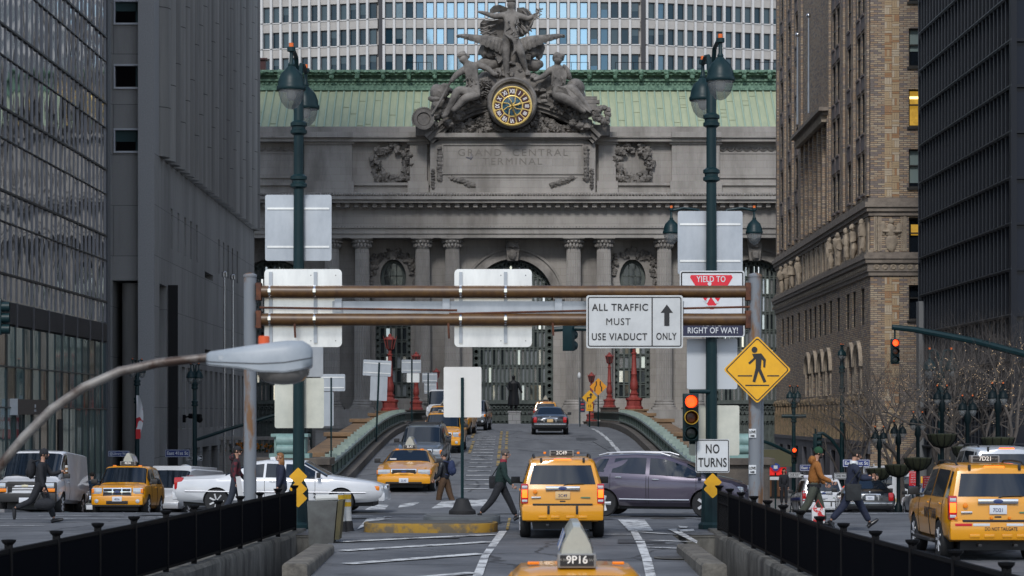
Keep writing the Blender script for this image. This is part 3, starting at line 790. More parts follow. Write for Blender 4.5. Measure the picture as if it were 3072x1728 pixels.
w = MB(); a = R(76); w.path([(-.3 * math.sin(a), -.16, -.3 * math.cos(a)), (0, -.16, 0), (.6 * math.sin(a), -.16, .6 * math.cos(a)), (1.05 * math.sin(a), -.16, 1.05 * math.cos(a))], [.09, .06, .11, .01], 6); w.build('hour_hand', GOLD, clock)
w = MB(); a = R(162); w.path([(-.4 * math.sin(a), -.2, -.4 * math.cos(a)), (0, -.2, 0), (1.0 * math.sin(a), -.2, 1.0 * math.cos(a)), (1.72 * math.sin(a), -.2, 1.72 * math.cos(a))], [.1, .06, .09, .01], 6); w.sphere((0, -.2, 0), .12); w.build('minute_hand', mat('dark_gold', (.3, .2, .05), .4, metal=.6), clock)

# ================================================================ office tower behind
tower = thing('office_tower', 'pale concrete office tower with three faceted bays of windows rising behind the terminal', 'office tower', (0, 330, 0))
TCONC = mat('pale_precast_concrete', (.45, .43, .405), .8, col2=(.37, .35, .33), scale=.5, detail=8, bump=.2, bscale=10)
TSIDE = mat('precast_mullion', (.55, .54, .53), .7)
TGL = [wavyglass('tower_glass_bright', (.45, .62, .70), .05, .03, (.4, .4, .4), spec=.8, metal=.7), wavyglass('tower_glass_dark', (.012, .035, .052), .08, .05, (.5, .5, .5), spec=.45), mat('tower_blind', (.05, .085, .105), .35, spec=.5), wavyglass('tower_glass_mid', (.09, .16, .21), .06, .05, (.5, .5, .5), spec=.7, metal=.4)]  # bright, mid and dark panes put sky reflection into the glass colour
FRAME = mat('dark_window_frame', (.03, .03, .035), .5)
panes = []; fr_ = MB(); rnd = random.Random(11)
HB, PITCHF = 1.45, 3.68
def facet(O, ang, n, kind):
    U = Vector((math.cos(ang), math.sin(ang), 0)); N = Vector((math.sin(ang), -math.cos(ang), 0)); O = Vector(O)
    def q(u, d, z): p = O + U * u + N * d; return (p.x, p.y, z)
    def bx(u0, u1, d0, d1, z0, z1, mi):
        fr_.add([q(u0, d1, z0), q(u1, d1, z0), q(u1, d0, z0), q(u0, d0, z0), q(u0, d1, z1), q(u1, d1, z1), q(u1, d0, z1), q(u0, d0, z1)], [(0, 3, 2, 1), (4, 5, 6, 7), (0, 1, 5, 4), (1, 2, 6, 5), (2, 3, 7, 6), (3, 0, 4, 7)], mi)
    Lw = n * HB
    for k in range(-12, 9):
        z = 51.3 + k * PITCHF
        bx(0, Lw, -.5, 0, z + 2.3, z + PITCHF - .1, 0); bx(0, Lw, -.5, .1, z - .14, z - .001, 1)
        for i in range(n):
            bx(i * HB - .17, i * HB + .17, -.5, .34, z - .02, z + PITCHF - .22, 1)
            if k >= -1:
                a, c = i * HB + .2, (i + 1) * HB - .2
                for u0, u1 in ((a, a + .07), (c - .07, c)): bx(u0, u1, -.4, -.22, z, z + 2.3, 2)
                bx(a, c, -.4, -.22, z, z + .08, 2); bx(a, c, -.4, -.22, z + 2.2, z + 2.29, 2)
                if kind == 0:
                    x = i / n; pr = 1 if .14 < x < .78 else .06  # centre bays mostly take the glass coloured as if mirroring sky
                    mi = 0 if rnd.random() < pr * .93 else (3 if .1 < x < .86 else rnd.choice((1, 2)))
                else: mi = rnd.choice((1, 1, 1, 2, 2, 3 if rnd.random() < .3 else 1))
                ext = []
                zt = z + 2.2
                t = rnd.uniform(-.012, .012)
                pv = [q(a + .07, -.3 + t, z + .08), q(c - .07, -.3 - t, z + .08), q(c - .07, -.3 - t, zt), q(a + .07, -.3 + t, zt)]
                if mi in (1, 3) and rnd.random() < .45: ext = [[q(a + .07, -.27, z + .08 + rnd.uniform(.5, 1.4)), q(c - .07, -.27, 0), q(c - .07, -.27, zt), q(a + .07, -.27, zt)]]; ext[0][1] = (ext[0][1][0], ext[0][1][1], ext[0][0][2])
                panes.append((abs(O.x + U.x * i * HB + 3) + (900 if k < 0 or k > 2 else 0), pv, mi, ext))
    bx(-.4, Lw + .4, -14, -.45, -3.7, 85, 0)
W3 = 25 * HB
facet((-W3 / 2, 0, 0), 0, 25, 0)
an = R(15)
facet((-W3 / 2 - .9 - 13 * HB * 2 * math.cos(an) , 13 * HB * 2 * math.sin(an) + .2, 0), -an, 26, 1)
facet((W3 / 2 + .9, .2, 0), an, 26, 1)
for s in (-1, 1): fr_.bx(s * (W3 / 2 + .45) - .3, s * (W3 / 2 + .45) + .3, -.1, 2, 0, 85, 2)
frame_o = fr_.build('facade_frame', [TCONC, TSIDE, FRAME], tower, smooth=0)
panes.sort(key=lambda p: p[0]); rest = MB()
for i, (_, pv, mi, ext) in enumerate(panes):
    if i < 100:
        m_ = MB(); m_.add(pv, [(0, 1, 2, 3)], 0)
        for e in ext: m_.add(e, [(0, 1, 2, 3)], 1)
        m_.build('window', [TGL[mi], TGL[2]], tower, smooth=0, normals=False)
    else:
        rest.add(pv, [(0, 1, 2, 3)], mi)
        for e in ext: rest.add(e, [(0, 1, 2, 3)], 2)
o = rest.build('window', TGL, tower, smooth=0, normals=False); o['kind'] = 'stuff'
# ================================================================ granite office building, west side
def sub(root): return root
granite_b = thing('granite_office_building', 'grey granite office block with vertical fluted ribs above a smooth base, left of the terminal', 'office building', (-21.46, 140, 0), R(.6))
GRAN = blockmat('speckled_granite', (.29, .287, .282), (.262, .26, .256), (.11, .113, .12), 3.2, 3.05, .02, stain=(.07, .07, .07), stain_amt=.5, rough=.7, stain_scale=(.4, .25, .05))
GRANR = mat('fluted_granite', (.285, .28, .268), .75, col2=(.185, .182, .176), scale=.4, detail=9, stretch=(2, 2, .12), bump=.25, bscale=25)
GRANL = mat('pale_granite_pier', (.31, .312, .318), .7, col2=(.25, .252, .258), scale=14, detail=4)
FLU0 = 18.35
def gz(y, D): return CH + (1243 - y) * D / 7000
ops = [(2.0, 5.9, -3.2 + 6, 10.7 + 6)]
ops = []
for D in (147.8, 151, 154.4, 157.4, 160.6, 173.8, 176.9, 180, 183, 186.5): ops.append((D - 140 - .55, D - 140 + .4, 13.1, 15.65))
ops.append((2.2, 5.4, -3.4, 10.6))
for k in range(15):
    u = 9.3 + k * 3.1
    ops.append((u, u + 1.9, 1.7, 5.75))
for k in range(8): ops.append((13 + k * 5.3, 17 + k * 5.3, -3.4, .35))
ops += [(25, 30, 12.3, 12.75), (25, 28.6, 6.9, 7.25)]
w = MB()
ops = [(a, c, e + 4, g + 4) for a, c, e, g in ops]
facade(w, (0, 0, -4), (0, 1, 0), (1, 0, 0), 60, FLU0 + 4, ops, 1.1, 0, 0, 1)
w.add([(-.2, 60, -4), (-45, 60, -4), (-45, 60, 85), (-.2, 60, 85)], [(0, 1, 2, 3)]); w.add([(-45, 0, 85), (0, 0, 85), (0, 60, 85), (-45, 60, 85)], [(0, 1, 2, 3)])
# south face with recessed window strip: pier at the corner, strip, side
WZ = [(gz(0, 140) + k * 7.46 - 1.35, gz(0, 140) + k * 7.46 + 1.3) for k in range(0)]
wz = [(gz(y0, 140), gz(y1, 140)) for y0, y1 in ((453, 380), (260, 186), (66, -8), (-128, -200), (-322, -395))]
XS0, XS1 = (330 - 1536) * 140 / 7000 + 21.46, (414 - 1536) * 140 / 7000 + 21.46
w.add([(XS1, 0, -4), (0, 0, -4), (0, 0, 85), (XS1, 0, 85)], [(0, 1, 2, 3)], 2)
w.add([(0, .0, FLU0), (0, 2.05, FLU0), (0, 2.05, 85), (0, 0, 85)], [(0, 1, 2, 3)], 2)
w.add([(XS1, 0, -4), (XS1, 1.0, -4), (XS1, 1.0, 85), (XS1, 0, 85)], [(0, 1, 2, 3)], 0)
o2 = [(.12, XS1 - XS0 - .02, a - 10.72, c - 10.72) for a, c in wz]
facade(w, (XS0 - .03, 1.0, 10.72), (1, 0, 0), (0, -1, 0), XS1 - XS0 + .03, 74, o2, .35, 0, 0, None)
w.add([(XS0, .6, -4), (-45, .6, -4), (-45, .6, 85), (XS0, .6, 85)], [(0, 1, 2, 3)], 0); w.add([(XS0 - .03, .6, -4), (XS0 - .03, 1.0, -4), (XS0 - .03, 1.0, 85), (XS0 - .03, .6, 85)], [(0, 1, 2, 3)], 0)
# entrance void under the strip
w.add([(XS0, 1.0, 10.72), (XS1, 1.0, 10.72), (XS1, 6, 10.72), (XS0, 6, 10.72)], [(0, 1, 2, 3)], 0)
w.add([(XS0, 6, -4), (XS1 + 1.6, 6, -4), (XS1 + 1.6, 6, 10.72), (XS0, 6, 10.72)], [(0, 1, 2, 3)], 1); w.add([(XS0, 1, -4), (XS0, 6, -4), (XS0, 6, 10.72), (XS0, 1, 10.72)], [(0, 1, 2, 3)], 0)
w.build('wall', [GRAN, DARK, GRANL], granite_b, smooth=0, normals=False)
w = MB()
k = 0; y = 2.1; rnd_r = random.Random(8)
while y < 59.5:
    r = .98
    prof = [(math.sqrt(max(0, 1 - t * t)) * .95 - .4, t * r) for t in (-1, -.9, -.7, -.45, -.15, .15, .45, .7, .9, 1)]
    vs = []; n = len(prof)
    for z in (FLU0 + .02, 84): vs += [(p[0], y + 1 + p[1], z) for p in prof]
    w.add(vs, [(i, i + 1, n + i + 1, n + i) for i in range(n - 1)], rnd_r.choice((0, 0, 2, 3)))
    w.add([(-.6, y + 1.9, FLU0), (-.6, y + 2.45, FLU0), (-.6, y + 2.45, 84), (-.6, y + 1.9, 84)], [(0, 1, 2, 3)])
    for j in range(9):
        z = FLU0 + 3 + j * 6.1 + (k % 3) * 1.7
        w.add([(p[0] + .012, y + 1 + p[1], zz) for zz in (z, z + .05) for p in prof], [(i, i + 1, n + i + 1, n + i) for i in range(n - 1)], 1)
    y += 2.35; k += 1
w.build('fluted_cladding', [GRANR, mat('granite_joint', (.045, .045, .045), .9), mat('fluted_granite_pale', (.33, .325, .31), .75, col2=(.23, .226, .22), scale=.4, detail=9, stretch=(2, 2, .12)), mat('fluted_granite_dark', (.225, .22, .212), .75, col2=(.15, .147, .142), scale=.4, detail=9, stretch=(2, 2, .12))], granite_b, smooth=60, normals=False)
w = MB(); w.lathe([(.62, 0), (.62, 14.6)], (XS1 - .66, 2.1, -4), 24); w.build('round_column', GRANR, granite_b)
w = MB(); w.lathe([(1.0, 0), (1.0, 14.5)], (-1.35, 3.8, -4), 24); w.build('round_column', GRANR, granite_b)
w = MB()
for k in range(16): w.lathe([(.45, 0), (.45, 4.1)], (-.35, 8.75 + k * 3.1, 1.62), 10)
w.build('half_round_pilaster', GRANR, granite_b)
SILL = mat('pale_metal_sill', (.5, .52, .56), .5)
BLIND = mat('teal_blind', (.012, .045, .05), .6)
for i, (a, c) in enumerate(wz):
    f = MB(); x0, x1 = XS0 + .08, XS1 - .02
    f.bx(x0, x1, .86, 1.3, a - .01, a + .1); f.bx(x0, x1, .9, 1.3, c - .09, c + .01); f.bx(x0, x0 + .07, .9, 1.3, a + .1, c - .09); f.bx(x1 - .05, x1, .92, 1.3, a + .1, c - .09)
    win = f.build('window', SILL, granite_b, smooth=0)
    g = MB(); g.bx(x0 + .07, x1 - .05, 1.24, 1.3, a + .1, c - .09, 0)
    if i in (0, 2): g.bx(x0 + .07, x1 - .05, 1.2, 1.235, a + (.7 if i == 0 else .85), c - .09, 1)
    g.bx(x1 - .3, x1 - .05, 1.2, 1.236, a + .1, c - .09, 1)
    g.build('pane', [mat('black_glass', (.002, .002, .003), .3, spec=.1), BLIND], win, smooth=0)
cam_o = thing('security_camera', 'small black security camera bracketed to the granite wall above the street', 'security camera', (-21.3, 152, 2.35))
w = MB(); w.bx(-.15, .05, -.08, .08, -.25, .25); w.tube((0, 0, .1), (.5, -.2, .15), .05); w.build('bracket', BLACK, cam_o)
w = MB(); w.tube((.3, -.2, .18), (1.1, -.5, .12), .17); w.sphere((1.0, -.45, -.05), .22); w.build('housing', BLACK, cam_o)

# ================================================================ glass tower, west side, near
glass_b = thing('glass_office_building', 'reflective grey glass office building with thin mullions above a clear glass storefront, far left', 'office building', (-21.5, 66, 0))
RIP = wavyglass('rippling_reflective_glass', (.37, .41, .45), .03, .2, (.6, .9, .55), spec=.9, metal=.92)
SHOP = wavyglass('teal_storefront_glass', (.15, .26, .27), .05, .1, (.5, .8, .35), spec=.9, metal=.6)
w = MB()
for k in range(53):
    for z0, z1 in [(7.45, 8.55)] + [(8.6 + 3.5 * j, 10.75 + 3.5 * j) for j in range(14)] + [(10.8 + 3.5 * j, 12.05 + 3.5 * j) for j in range(14)]:
        rn = random.Random(k * 97 + int(z0 * 10)); t = rn.uniform(-.011, .011); t2 = rn.uniform(-.012, .012)
        y0 = k * 1.1
        w.add([(t, y0, z0), (-t, y0 + 1.08, z0), (-t + t2, y0 + 1.08, z1), (t + t2, y0, z1)], [(0, 1, 2, 3)])
w.build('glass_skin', RIP, glass_b, smooth=0, normals=False)
w = MB()
for k in range(54): w.bx(-.02, .055, k * 1.1 - .025, k * 1.1 + .015, 7.5, 60, 1)
for j in range(15): w.bx(-.05, .09, -.05, 58, 8.53 + 3.5 * j, 8.62 + 3.5 * j, 0); w.bx(-.05, .07, -.05, 58, 10.75 + 3.5 * j, 10.8 + 3.5 * j, 0)
w.bx(-.5, .12, 57.5, 58.3, -3, 60, 2)
w.build('mullions', [mat('dark_mullion', (.018, .018, .02), .5), mat('grey_mullion', (.2, .2, .22), .4, metal=.4), mat('grey_edge_panel', (.075, .08, .09), .6)], glass_b, smooth=0)
w = MB(); w.bx(-1, .02, 0, 57.5, 6.45, 7.42, 0)
for k in range(22): w.bx(.0, .08, 0, 57.5, 6.5 + k * .042, 6.52 + k * .042, 1)
for k in range(17): w.bx(0, .12, k * 3.5 - .03, k * 3.5 + .03, 6.4, 7.45, 1)
w.build('louvre_band', [DARK, mat('louvre_grey', (.11, .11, .12), .5, metal=.4)], glass_b, smooth=0)
w = MB(); rn = random.Random(5)
for k in range(33):
    for z0, z1 in ((-2.5, 2.9), (2.95, 4.62), (4.7, 6.4)):
        t = rn.uniform(-.012, .012); y0 = k * 1.75
        w.add([(t, y0, z0), (-t, y0 + 1.72, z0), (-t, y0 + 1.72, z1), (t, y0, z1)], [(0, 1, 2, 3)], rn.choice((0, 0, 0, 1, 2)))
w.build('storefront_glass', [SHOP, wavyglass('storefront_dark_glass', (.03, .06, .065), .05, .1, (.5, .8, .35), spec=.9), wavyglass('storefront_brown_glass', (.1, .075, .05), .06, .1, (.5, .8, .35), spec=.9, metal=.2)], glass_b, smooth=0, normals=False)
w = MB()
for z in (2.92, 4.66): w.bx(-.05, .06, 0, 57.5, z - .03, z + .03)
for k in range(34): w.bx(-.04, .05, k * 1.75 - .03, k * 1.75 + .01, -2.6, 6.4)
w.build('storefront_frame', mat('steel_frame', (.05, .06, .062), .4, metal=.4), glass_b, smooth=0)
w = MB(); w.bx(-30, -.02, .3, 57.6, 60, 60.5); w.bx(-30, -.6, 57.6, 58.2, -3, 60); w.bx(-30, -.02, -.2, .3, -3, 60); w.build('wall', GRAN, glass_b, smooth=0)
w = MB(); w.bx(-3.5, .32, 34, 40.5, 2.62, 3.28); can = w.build('entrance_canopy', mat('brown_canopy_metal', (.075, .062, .055), .5), glass_b, smooth=0)
w = MB(); w.bx(-3.5, .325, 33.9, 33.99, 2.6, 3.3); w.build('canopy_fascia', WHITE, can, smooth=0)
text('lettering', 'O', .42, INK, can, (.325 - .55, 33.88, 2.95), sx=1.1, bold=.03)
text('lettering', '101', .24, WHITE, can, (.335, 37.6, 2.98), rot=(90, 0, 90)); text('lettering', 'PARK', .16, WHITE, can, (.335, 37.6, 2.78), rot=(90, 0, 90))
w = MB(); w.box((.02, 45, 1.1), (.06, 1.0, 2.6)); w.build('door', DARK, glass_b, smooth=0)

# ================================================================ brick tower, east side
brick_b = thing('brick_office_tower', 'tall orange and buff brick tower with carved stone bands, right of the terminal', 'office building', (21.5, 140, 0), R(-.5))
BRK = blockmat('mottled_brick', (.33, .215, .13), (.45, .365, .265), (.115, .10, .09), .44, .125, .02, stain=(.09, .08, .08), stain_amt=.25, c3=(.21, .17, .155), stain_scale=(.5, .3, .1))
BRKS = blockmat('purple_brick_spandrel', (.15, .125, .125), (.19, .15, .135), (.08, .07, .07), .5, .16, .02, stain=(.08, .07, .07), stain_amt=.2)
SANDST = mat('carved_sandstone', (.38, .315, .24), .85, col2=(.22, .18, .14), scale=2.2, detail=8, bump=.4, bscale=9)
SANDD = mat('sooty_sandstone', (.26, .22, .185), .85, col2=(.16, .135, .115), scale=2, detail=8, bump=.3, bscale=9)
rnd = random.Random(21)
LW = 54
low = [143.2, 147, 150, 154.6, 158.6, 161.8, 164.5, 167.4, 170.2, 173.2, 177.6, 182, 185.2, 189]
up = [142.9, 144.9, 149.2, 154.7, 156.8, 179, 184, 189.6]
mid = [160.5, 163.1, 165.7, 168.3, 170.9, 173.5]
ops = []; wins = []
def addw(D, wd, z0, z1, kind): ops.append((D - 140 - wd / 2, D - 140 + wd / 2, z0 + 4, z1 + 4)); wins.append((D - 140 - wd / 2, D - 140 + wd / 2, z0, z1, kind))
for D in low: addw(D, 1.5, 8.1, 10.35, 0); addw(D, 1.3, 12.35, 14.3, 0)
fl_rows = [(16.1, 18.6), (19.8, 22.3), (23.4, 26.0), (27.1, 29.6), (30.8, 33.3), (34.5, 37)]
for z0, z1 in fl_rows:
    for D in up: addw(D, 1.5, z0, z1, 1)
    if z1 < 23:
        for D in mid: addw(D, 1.3, z0, z1, 1)
for D in (144.9, 148.2, 159.5, 163.3, 167.3, 171.3): ops.append((D - 141.1, D - 138.9, 3.9 + 4, 5.6 + 4))
for k in range(9): ops.append((4 + k * 5.4, 7 + k * 5.4, -3.4 + 4, .2 + 4))
w = MB()
facade(w, (0, 0, -4), (0, 1, 0), (-1, 0, 0), LW, 60, ops, .13, 0, 0, 1)
so = []; swin = []
for z0, z1 in ((23.5, 25.8), (19.9, 22.15), (16.25, 18.55), (27.4, 29.7), (31.2, 33.5), (8.3, 10.4), (12.2, 14.45)): so.append((2.3, 4.6, z0 + 4, z1 + 4)); swin.append((2.3, 4.6, z0, z1))
facade(w, (0, 0, -4), (1, 0, 0), (0, -1, 0), 28, 60, so, .45, 0, 0, None)
w.add([(0, 0, 56), (28, 0, 56), (28, LW, 56), (0, LW, 56)], [(0, 1, 2, 3)]); w.add([(0, LW, -4), (28, LW, -4), (28, LW, 56), (0, LW, 56)], [(0, 1, 2, 3)]); w.bx(1, 27, 1, LW - 1, -4, 55.5, 1)
w.build('wall', [BRK, DARK], brick_b, smooth=0, normals=False)
# basket-weave panel on the corner, sunk brick piers and spandrels
for z0, z1, x0, x1 in ((15.7, 56, .85, 1.75), (-3, 11.0, .85, 1.75)):
    w = MB(); nz = int((z1 - z0) / .42)
    for k in range(nz):
        for j in range(2):
            xa = x0 + j * .45; za = z0 + k * .42
            for t in range(3):
                mi = rnd.choice((0, 0, 1, 2))
                if (k + j) % 2: w.bx(xa + .01, xa + .43, -.02, .05, za + t * .14 + .012, za + t * .14 + .128, mi)
                else: w.bx(xa + t * .145 + .012, xa + t * .145 + .133, -.02, .05, za + .01, za + .41, mi)
    w.build('basketweave_panel', [mat('brick_buff', (.40, .295, .18), .8), mat('brick_orange', (.33, .19, .10), .8), mat('brick_pale', (.46, .38, .28), .8)], brick_b, smooth=0)
w = MB()
for D in (141, 146.9, 151.8, 159, 175.4, 181.5, 187, 192.5): w.bx(-.14, .1, D - 140 - .45, D - 140 + .45, 15.8, 56)
for D in (mid[0] - 1.3, mid[1] - 1.3, mid[2] - 1.3, mid[3] - 1.3, mid[4] - 1.3, mid[5] - 1.3): w.bx(-.2, .1, D - 140 - .22, D - 140 + .22, 15.8, 23)
w.build('brick_pier', BRK, brick_b, smooth=0)
w = MB()
for (z0, z1), (a0, a1) in zip(fl_rows, fl_rows[1:]):
    for D in up: w.bx(-.06, .1, D - 140 - .8, D - 140 + .8, z1 + .15, a0 - .15)
for z0, z1 in fl_rows:
    for D in up: w.bx(-.12, .1, D - 140 - .75, D - 140 + .75, z0 - .14, z0)
w.build('spandrel', BRKS, brick_b, smooth=0)
w = MB()
for z0, z1, d in ((10.95, 11.2, .12), (11.2, 11.7, .2), (11.7, 11.95, .34), (11.95, 12.2, .42), (12.2, 12.34, .28), (14.55, 14.8, .12), (14.8, 15.05, .25), (15.05, 15.35, .36), (15.35, 15.6, .15)):
    w.bx(-d, .2, -d, LW, z0, z1 - .003); w.bx(.2, 28, -d, .2, z0, z1 - .003)
w.bx(-.5, .2, 19, 36, 23.05, 23.3); w.bx(-.8, .2, 18.7, 36.3, 23.3, 23.55)
w.build('cornice', SANDD, brick_b, smooth=0)
w = MB()
for k in range(30): w.lathe([(.2, 0), (.12, .06), (.05, .02)], (.35 + k * .5, -.2, 11.45), 9, ax=(0, -1, 0))
for k in range(110): w.lathe([(.17, 0), (.1, .06)], (-.2, .3 + k * .5, 11.45), 7, ax=(-1, 0, 0))
for k in range(30): w.bx(-.55, -.2, 19.3 + k * .55, 19.55 + k * .55, 22.6, 23.05)
w.bx(-.16, .15, -.16, LW, 12.35, 12.5); w.bx(-.1, .05, .4, 1.6, 12.5, 14.5)
for D in low:
    for s in (-1, 1): w.bx(-.12, .1, D - 140 + s * .95 - .25, D - 140 + s * .95 + .25, 12.5, 14.5)
for D in (141.4, 145.6, 148.6, 152.5, 156.6, 175.5, 180, 183.7, 187.2):      # carved figures as brackets
    y = D - 140
    w.lump((-.3, y, 13.7), (.3, .22, .5), rnd, amp=.8); w.lump((-.25, y, 12.95), (.2, .2, .5), rnd, amp=.6); w.lump((-.33, y, 14.3), (.17, .17, .2), rnd, amp=.4)
for x in (.25, .5, 2.0, 2.12): w.bx(x - .05, x + .05, -.06, .1, 12.4, 14.5)
for k in range(26): w.lathe([(.07, 0), (.04, .03)], (.37, -.02, 12.5 + k * .08), 6, ax=(0, -1, 0)); w.lathe([(.07, 0), (.04, .03)], (2.06, -.05, 12.5 + k * .08), 6, ax=(0, -1, 0))
w.build('carved_stone_band', SANDST, brick_b, smooth=30)
w = MB()      # relief of a standing robed figure with wings
cx = 1.25
w.lump((cx, -.05, 14.2), (.16, .14, .19), rnd, amp=.2); w.lump((cx, -.05, 13.65), (.33, .16, .42), rnd, amp=.3); w.lump((cx, -.02, 12.95), (.36, .14, .62), rnd, amp=.3)
for s in (-1, 1): w.lump((cx + s * .48, 0, 13.75), (.2, .09, .48), rnd, amp=.4); w.lump((cx + s * .3, -.12, 13.6), (.3, .1, .1), rnd, amp=.3); w.bx(cx + s * .62 - .04, cx + s * .62 + .04, -.05, .05, 12.45, 14.5)
w.build('relief_figure', SANDST, brick_b, smooth=50)
# arches at street level
for D in (144.9, 148.2, 159.5, 163.3, 167.3, 171.3):
    w = MB()
    for r0, r1, d in ((1.1, 1.35, -.12), (1.35, 1.6, -.22)): w.prism(halfarc(D - 140, 5.6, r1, 0, PI, 12) + halfarc(D - 140, 5.6, r0, PI, 0, 12), d, .1, ax='x')
    w.prism(halfarc(D - 140, 5.6, 1.1, 0, PI, 12), -.02, .3, ax='x', mi=1)
    for s in (-1, 1): w.bx(-.12, .1, D - 140 + s * 1.25 - .13, D - 140 + s * 1.25 + .13, 3.9, 5.6)
    w.build('arch_moulding', [SANDST, DARK], brick_b, smooth=20)
w = MB()
for k in range(26): w.bx(-.13, .1, 1.6 + k * 2.05, 2.5 + k * 2.05, 1.0, 3.3); w.bx(-.19, .1, 1.5 + k * 2.05, 2.6 + k * 2.05, 3.3, 3.6); w.lump((-.16, 2.05 + k * 2.05, 3.5), (.16, .5, .25), rnd, amp=.8)
for k in range(52): w.bx(-.17, -.12, 1.68 + (k // 2) * 2.05 + (k % 2) * .66, 1.76 + (k // 2) * 2.05 + (k % 2) * .66, 1, 3.3)
w.build('diaper_pier', mat('patterned_terracotta', (.25, .17, .105), .85, col2=(.15, .12, .07), scale=5, detail=3), brick_b, smooth=30)
w = MB(); w.bx(-.22, .1, .0, LW, .75, 1.0); w.bx(-.15, .1, 0, LW, .25, .75)
for k in range(10): w.bx(-.2, .1, 1.2 + k * 5.4, 3.9 + k * 5.4, -3.6, .25)
w.build('stone_shopfront', mat('blue_grey_stone', (.085, .085, .1), .7, col2=(.06, .06, .07), scale=1), brick_b, smooth=0)
n = 0; WB = mat('dark_bronze_sash', (.02, .018, .016), .5)
def sash(f, g, x, y0, y1, z0, z1):
    f.bx(x - .03, x + .05, y0, y0 + .08, z0, z1); f.bx(x - .03, x + .05, y1 - .08, y1, z0, z1); f.bx(x - .03, x + .05, y0, y1, (z0 + z1) / 2 - .04, (z0 + z1) / 2 + .04); g.bx(x + .02, x + .04, y0, y1, z0, z1)
wins.sort(key=lambda o: o[2])
rest = MB()
for i, (a, c, z0, z1, kind) in enumerate(wins):
    f = MB() if i < 92 else rest
    f.bx(.06, .1, a, a + .08, z0, z1, 0); f.bx(.06, .1, c - .08, c, z0, z1, 0); f.bx(.05, .09, a + .08, c - .08, (z0 + z1) / 2 - .04, (z0 + z1) / 2 + .04, 0); f.bx(.11, .125, a + .01, c - .01, z0 + .01, z1 - .01, 1)
    if i < 92: f.build('window', [WB, WINGLASS], brick_b, smooth=0)
o = rest.build('window', [WB, WINGLASS], brick_b, smooth=0); o['kind'] = 'stuff'
PALEB = mat('pale_green_blind', (.2, .26, .25), .6)
WARM = mat('lit_office_interior', (.5, .33, .05), .6, col2=(.16, .1, .01), scale=1.6, emit=(1, .55, .06), es=.22, lo=.3, hi=.6)
for i, (a, c, z0, z1) in enumerate(swin):
    f = MB(); f.bx(a, a + .09, .22, .4, z0, z1); f.bx(c - .09, c, .22, .4, z0, z1); f.bx(a + .09, c - .09, .22, .4, z1 - .09, z1); f.bx(a + .09, c - .09, .22, .4, z0, z0 + .09); f.bx(a + .09, c - .09, .2, .38, z0 + 1.28, z0 + 1.36)
    f.bx(a - .1, c + .1, -.12, .1, z0 - .16, z0 - .02)
    win = f.build('window', WB, brick_b, smooth=0)
    g = MB()
    if i == 1: g.bx(a + .09, c - .09, .42, .43, z0 + .09, z1 - .09, 2); g.bx(a + .09, c - .09, .39, .41, z1 - .55, z1 - .4, 3)
    elif i == 2: g.bx(a + .09, c - .09, .38, .4, z0 + .3, z1 - .09, 1); g.bx(a + .09, c - .09, .42, .43, z0 + .09, z0 + .3, 0)
    elif i == 0: g.bx(a + .09, c - .09, .42, .43, z0 + .09, z0 + .95, 0); g.bx(a + .09, c - .09, .38, .4, z0 + .95, z1 - .09, 1)
    elif i == 6: g.bx(a + .09, c - .09, .42, .43, z0 + .09, z1 - .09, 0); g.bx(a + .2, a + 1.2, .4, .41, z0 + 1.2, z1 - .4, 2)
    else: g.bx(a + .09, c - .09, .42, .43, z0 + .09, z1 - .09, 0)
    g.build('pane', [WINGLASS, PALEB, WARM, mat('ceiling_light_strip', (1, .9, .5), .5, emit=(1, .75, .25), es=1.6)], win, smooth=0)
for i, (D, zt) in enumerate(((162, 30.2), (168.3, 29.9))):
    t = thing('flagpole', ('tall bare flagpole with a round finial on the brick tower ledge, nearer the corner', 'bare flagpole with a round finial on the brick tower ledge, nearer the terminal')[i], 'flagpole', (20.6, D, 23.55), group='flagpoles on the brick tower ledge')
    w = MB(); w.tube((0, 0, 0), (0, 0, zt - 23.55), .09, .06); w.build('pole', ALUD, t)
    w = MB(); w.sphere((0, 0, zt - 23.45), .17); w.build('finial', CHROME, t)

# ================================================================ dark glass tower, far right
dark_b = thing('dark_glass_tower', 'black glass tower with close vertical fins and slanting floor bands, far right', 'office building', (21.5, 99.6, 0))
FIN = mat('black_anodised_fin', (.006, .008, .013), .5, spec=.25); FINL = mat('fin_edge_metal', (.028, .034, .044), .4, spec=.4)
DG = wavyglass('black_tower_glass', (.005, .008, .016), .08, .06, (.4, .6, .4), spec=.2)
w = MB(); w.bx(0, 40, 0, 22.4, -3, 80); w.build('glass_skin', DG, dark_b, smooth=0)
w = MB()
for k in range(28):
    y = .35 + k * .83; w.bx(-.17, -.01, y - .05, y + .05, 1.2, 80, 0); w.bx(-.2, -.171, y - .03, y + .03, 1.2, 80, 1)
for k in range(30): w.bx(.9 + k * 3.2 - .06, .9 + k * 3.2 + .06, -.16, -.01, 1.2, 80, 0)
w.bx(-.25, -.005, -.25, .12, 1, 80, 0)
w.build('fins', [FIN, FINL], dark_b, smooth=0)
w = MB(); z = PZ(101 / 1.19255, 122)
for k in range(-11, 32):
    zz = z + k * 1.955
    w.bx(-.22, -.005, -.22, 22.4, zz - .1, zz + .02, 0); w.bx(-.26, -.221, -.26, 22.4, zz - .03, zz + .02, 1); w.bx(-.005, 40, -.2, -.005, zz - .1, zz + .02, 0)
w.build('floor_bands', [FIN, FINL], dark_b, smooth=0)
PGP = mat('pale_grey_pier', (.13, .135, .14), .6)
for k in range(5): w = MB(); w.bx(-.4, .1, .2 + k * 5.3, 1.0 + k * 5.3, -3, 1.2 if k < 4 else 8.5); w.build('base_pier', PGP, dark_b, smooth=0)
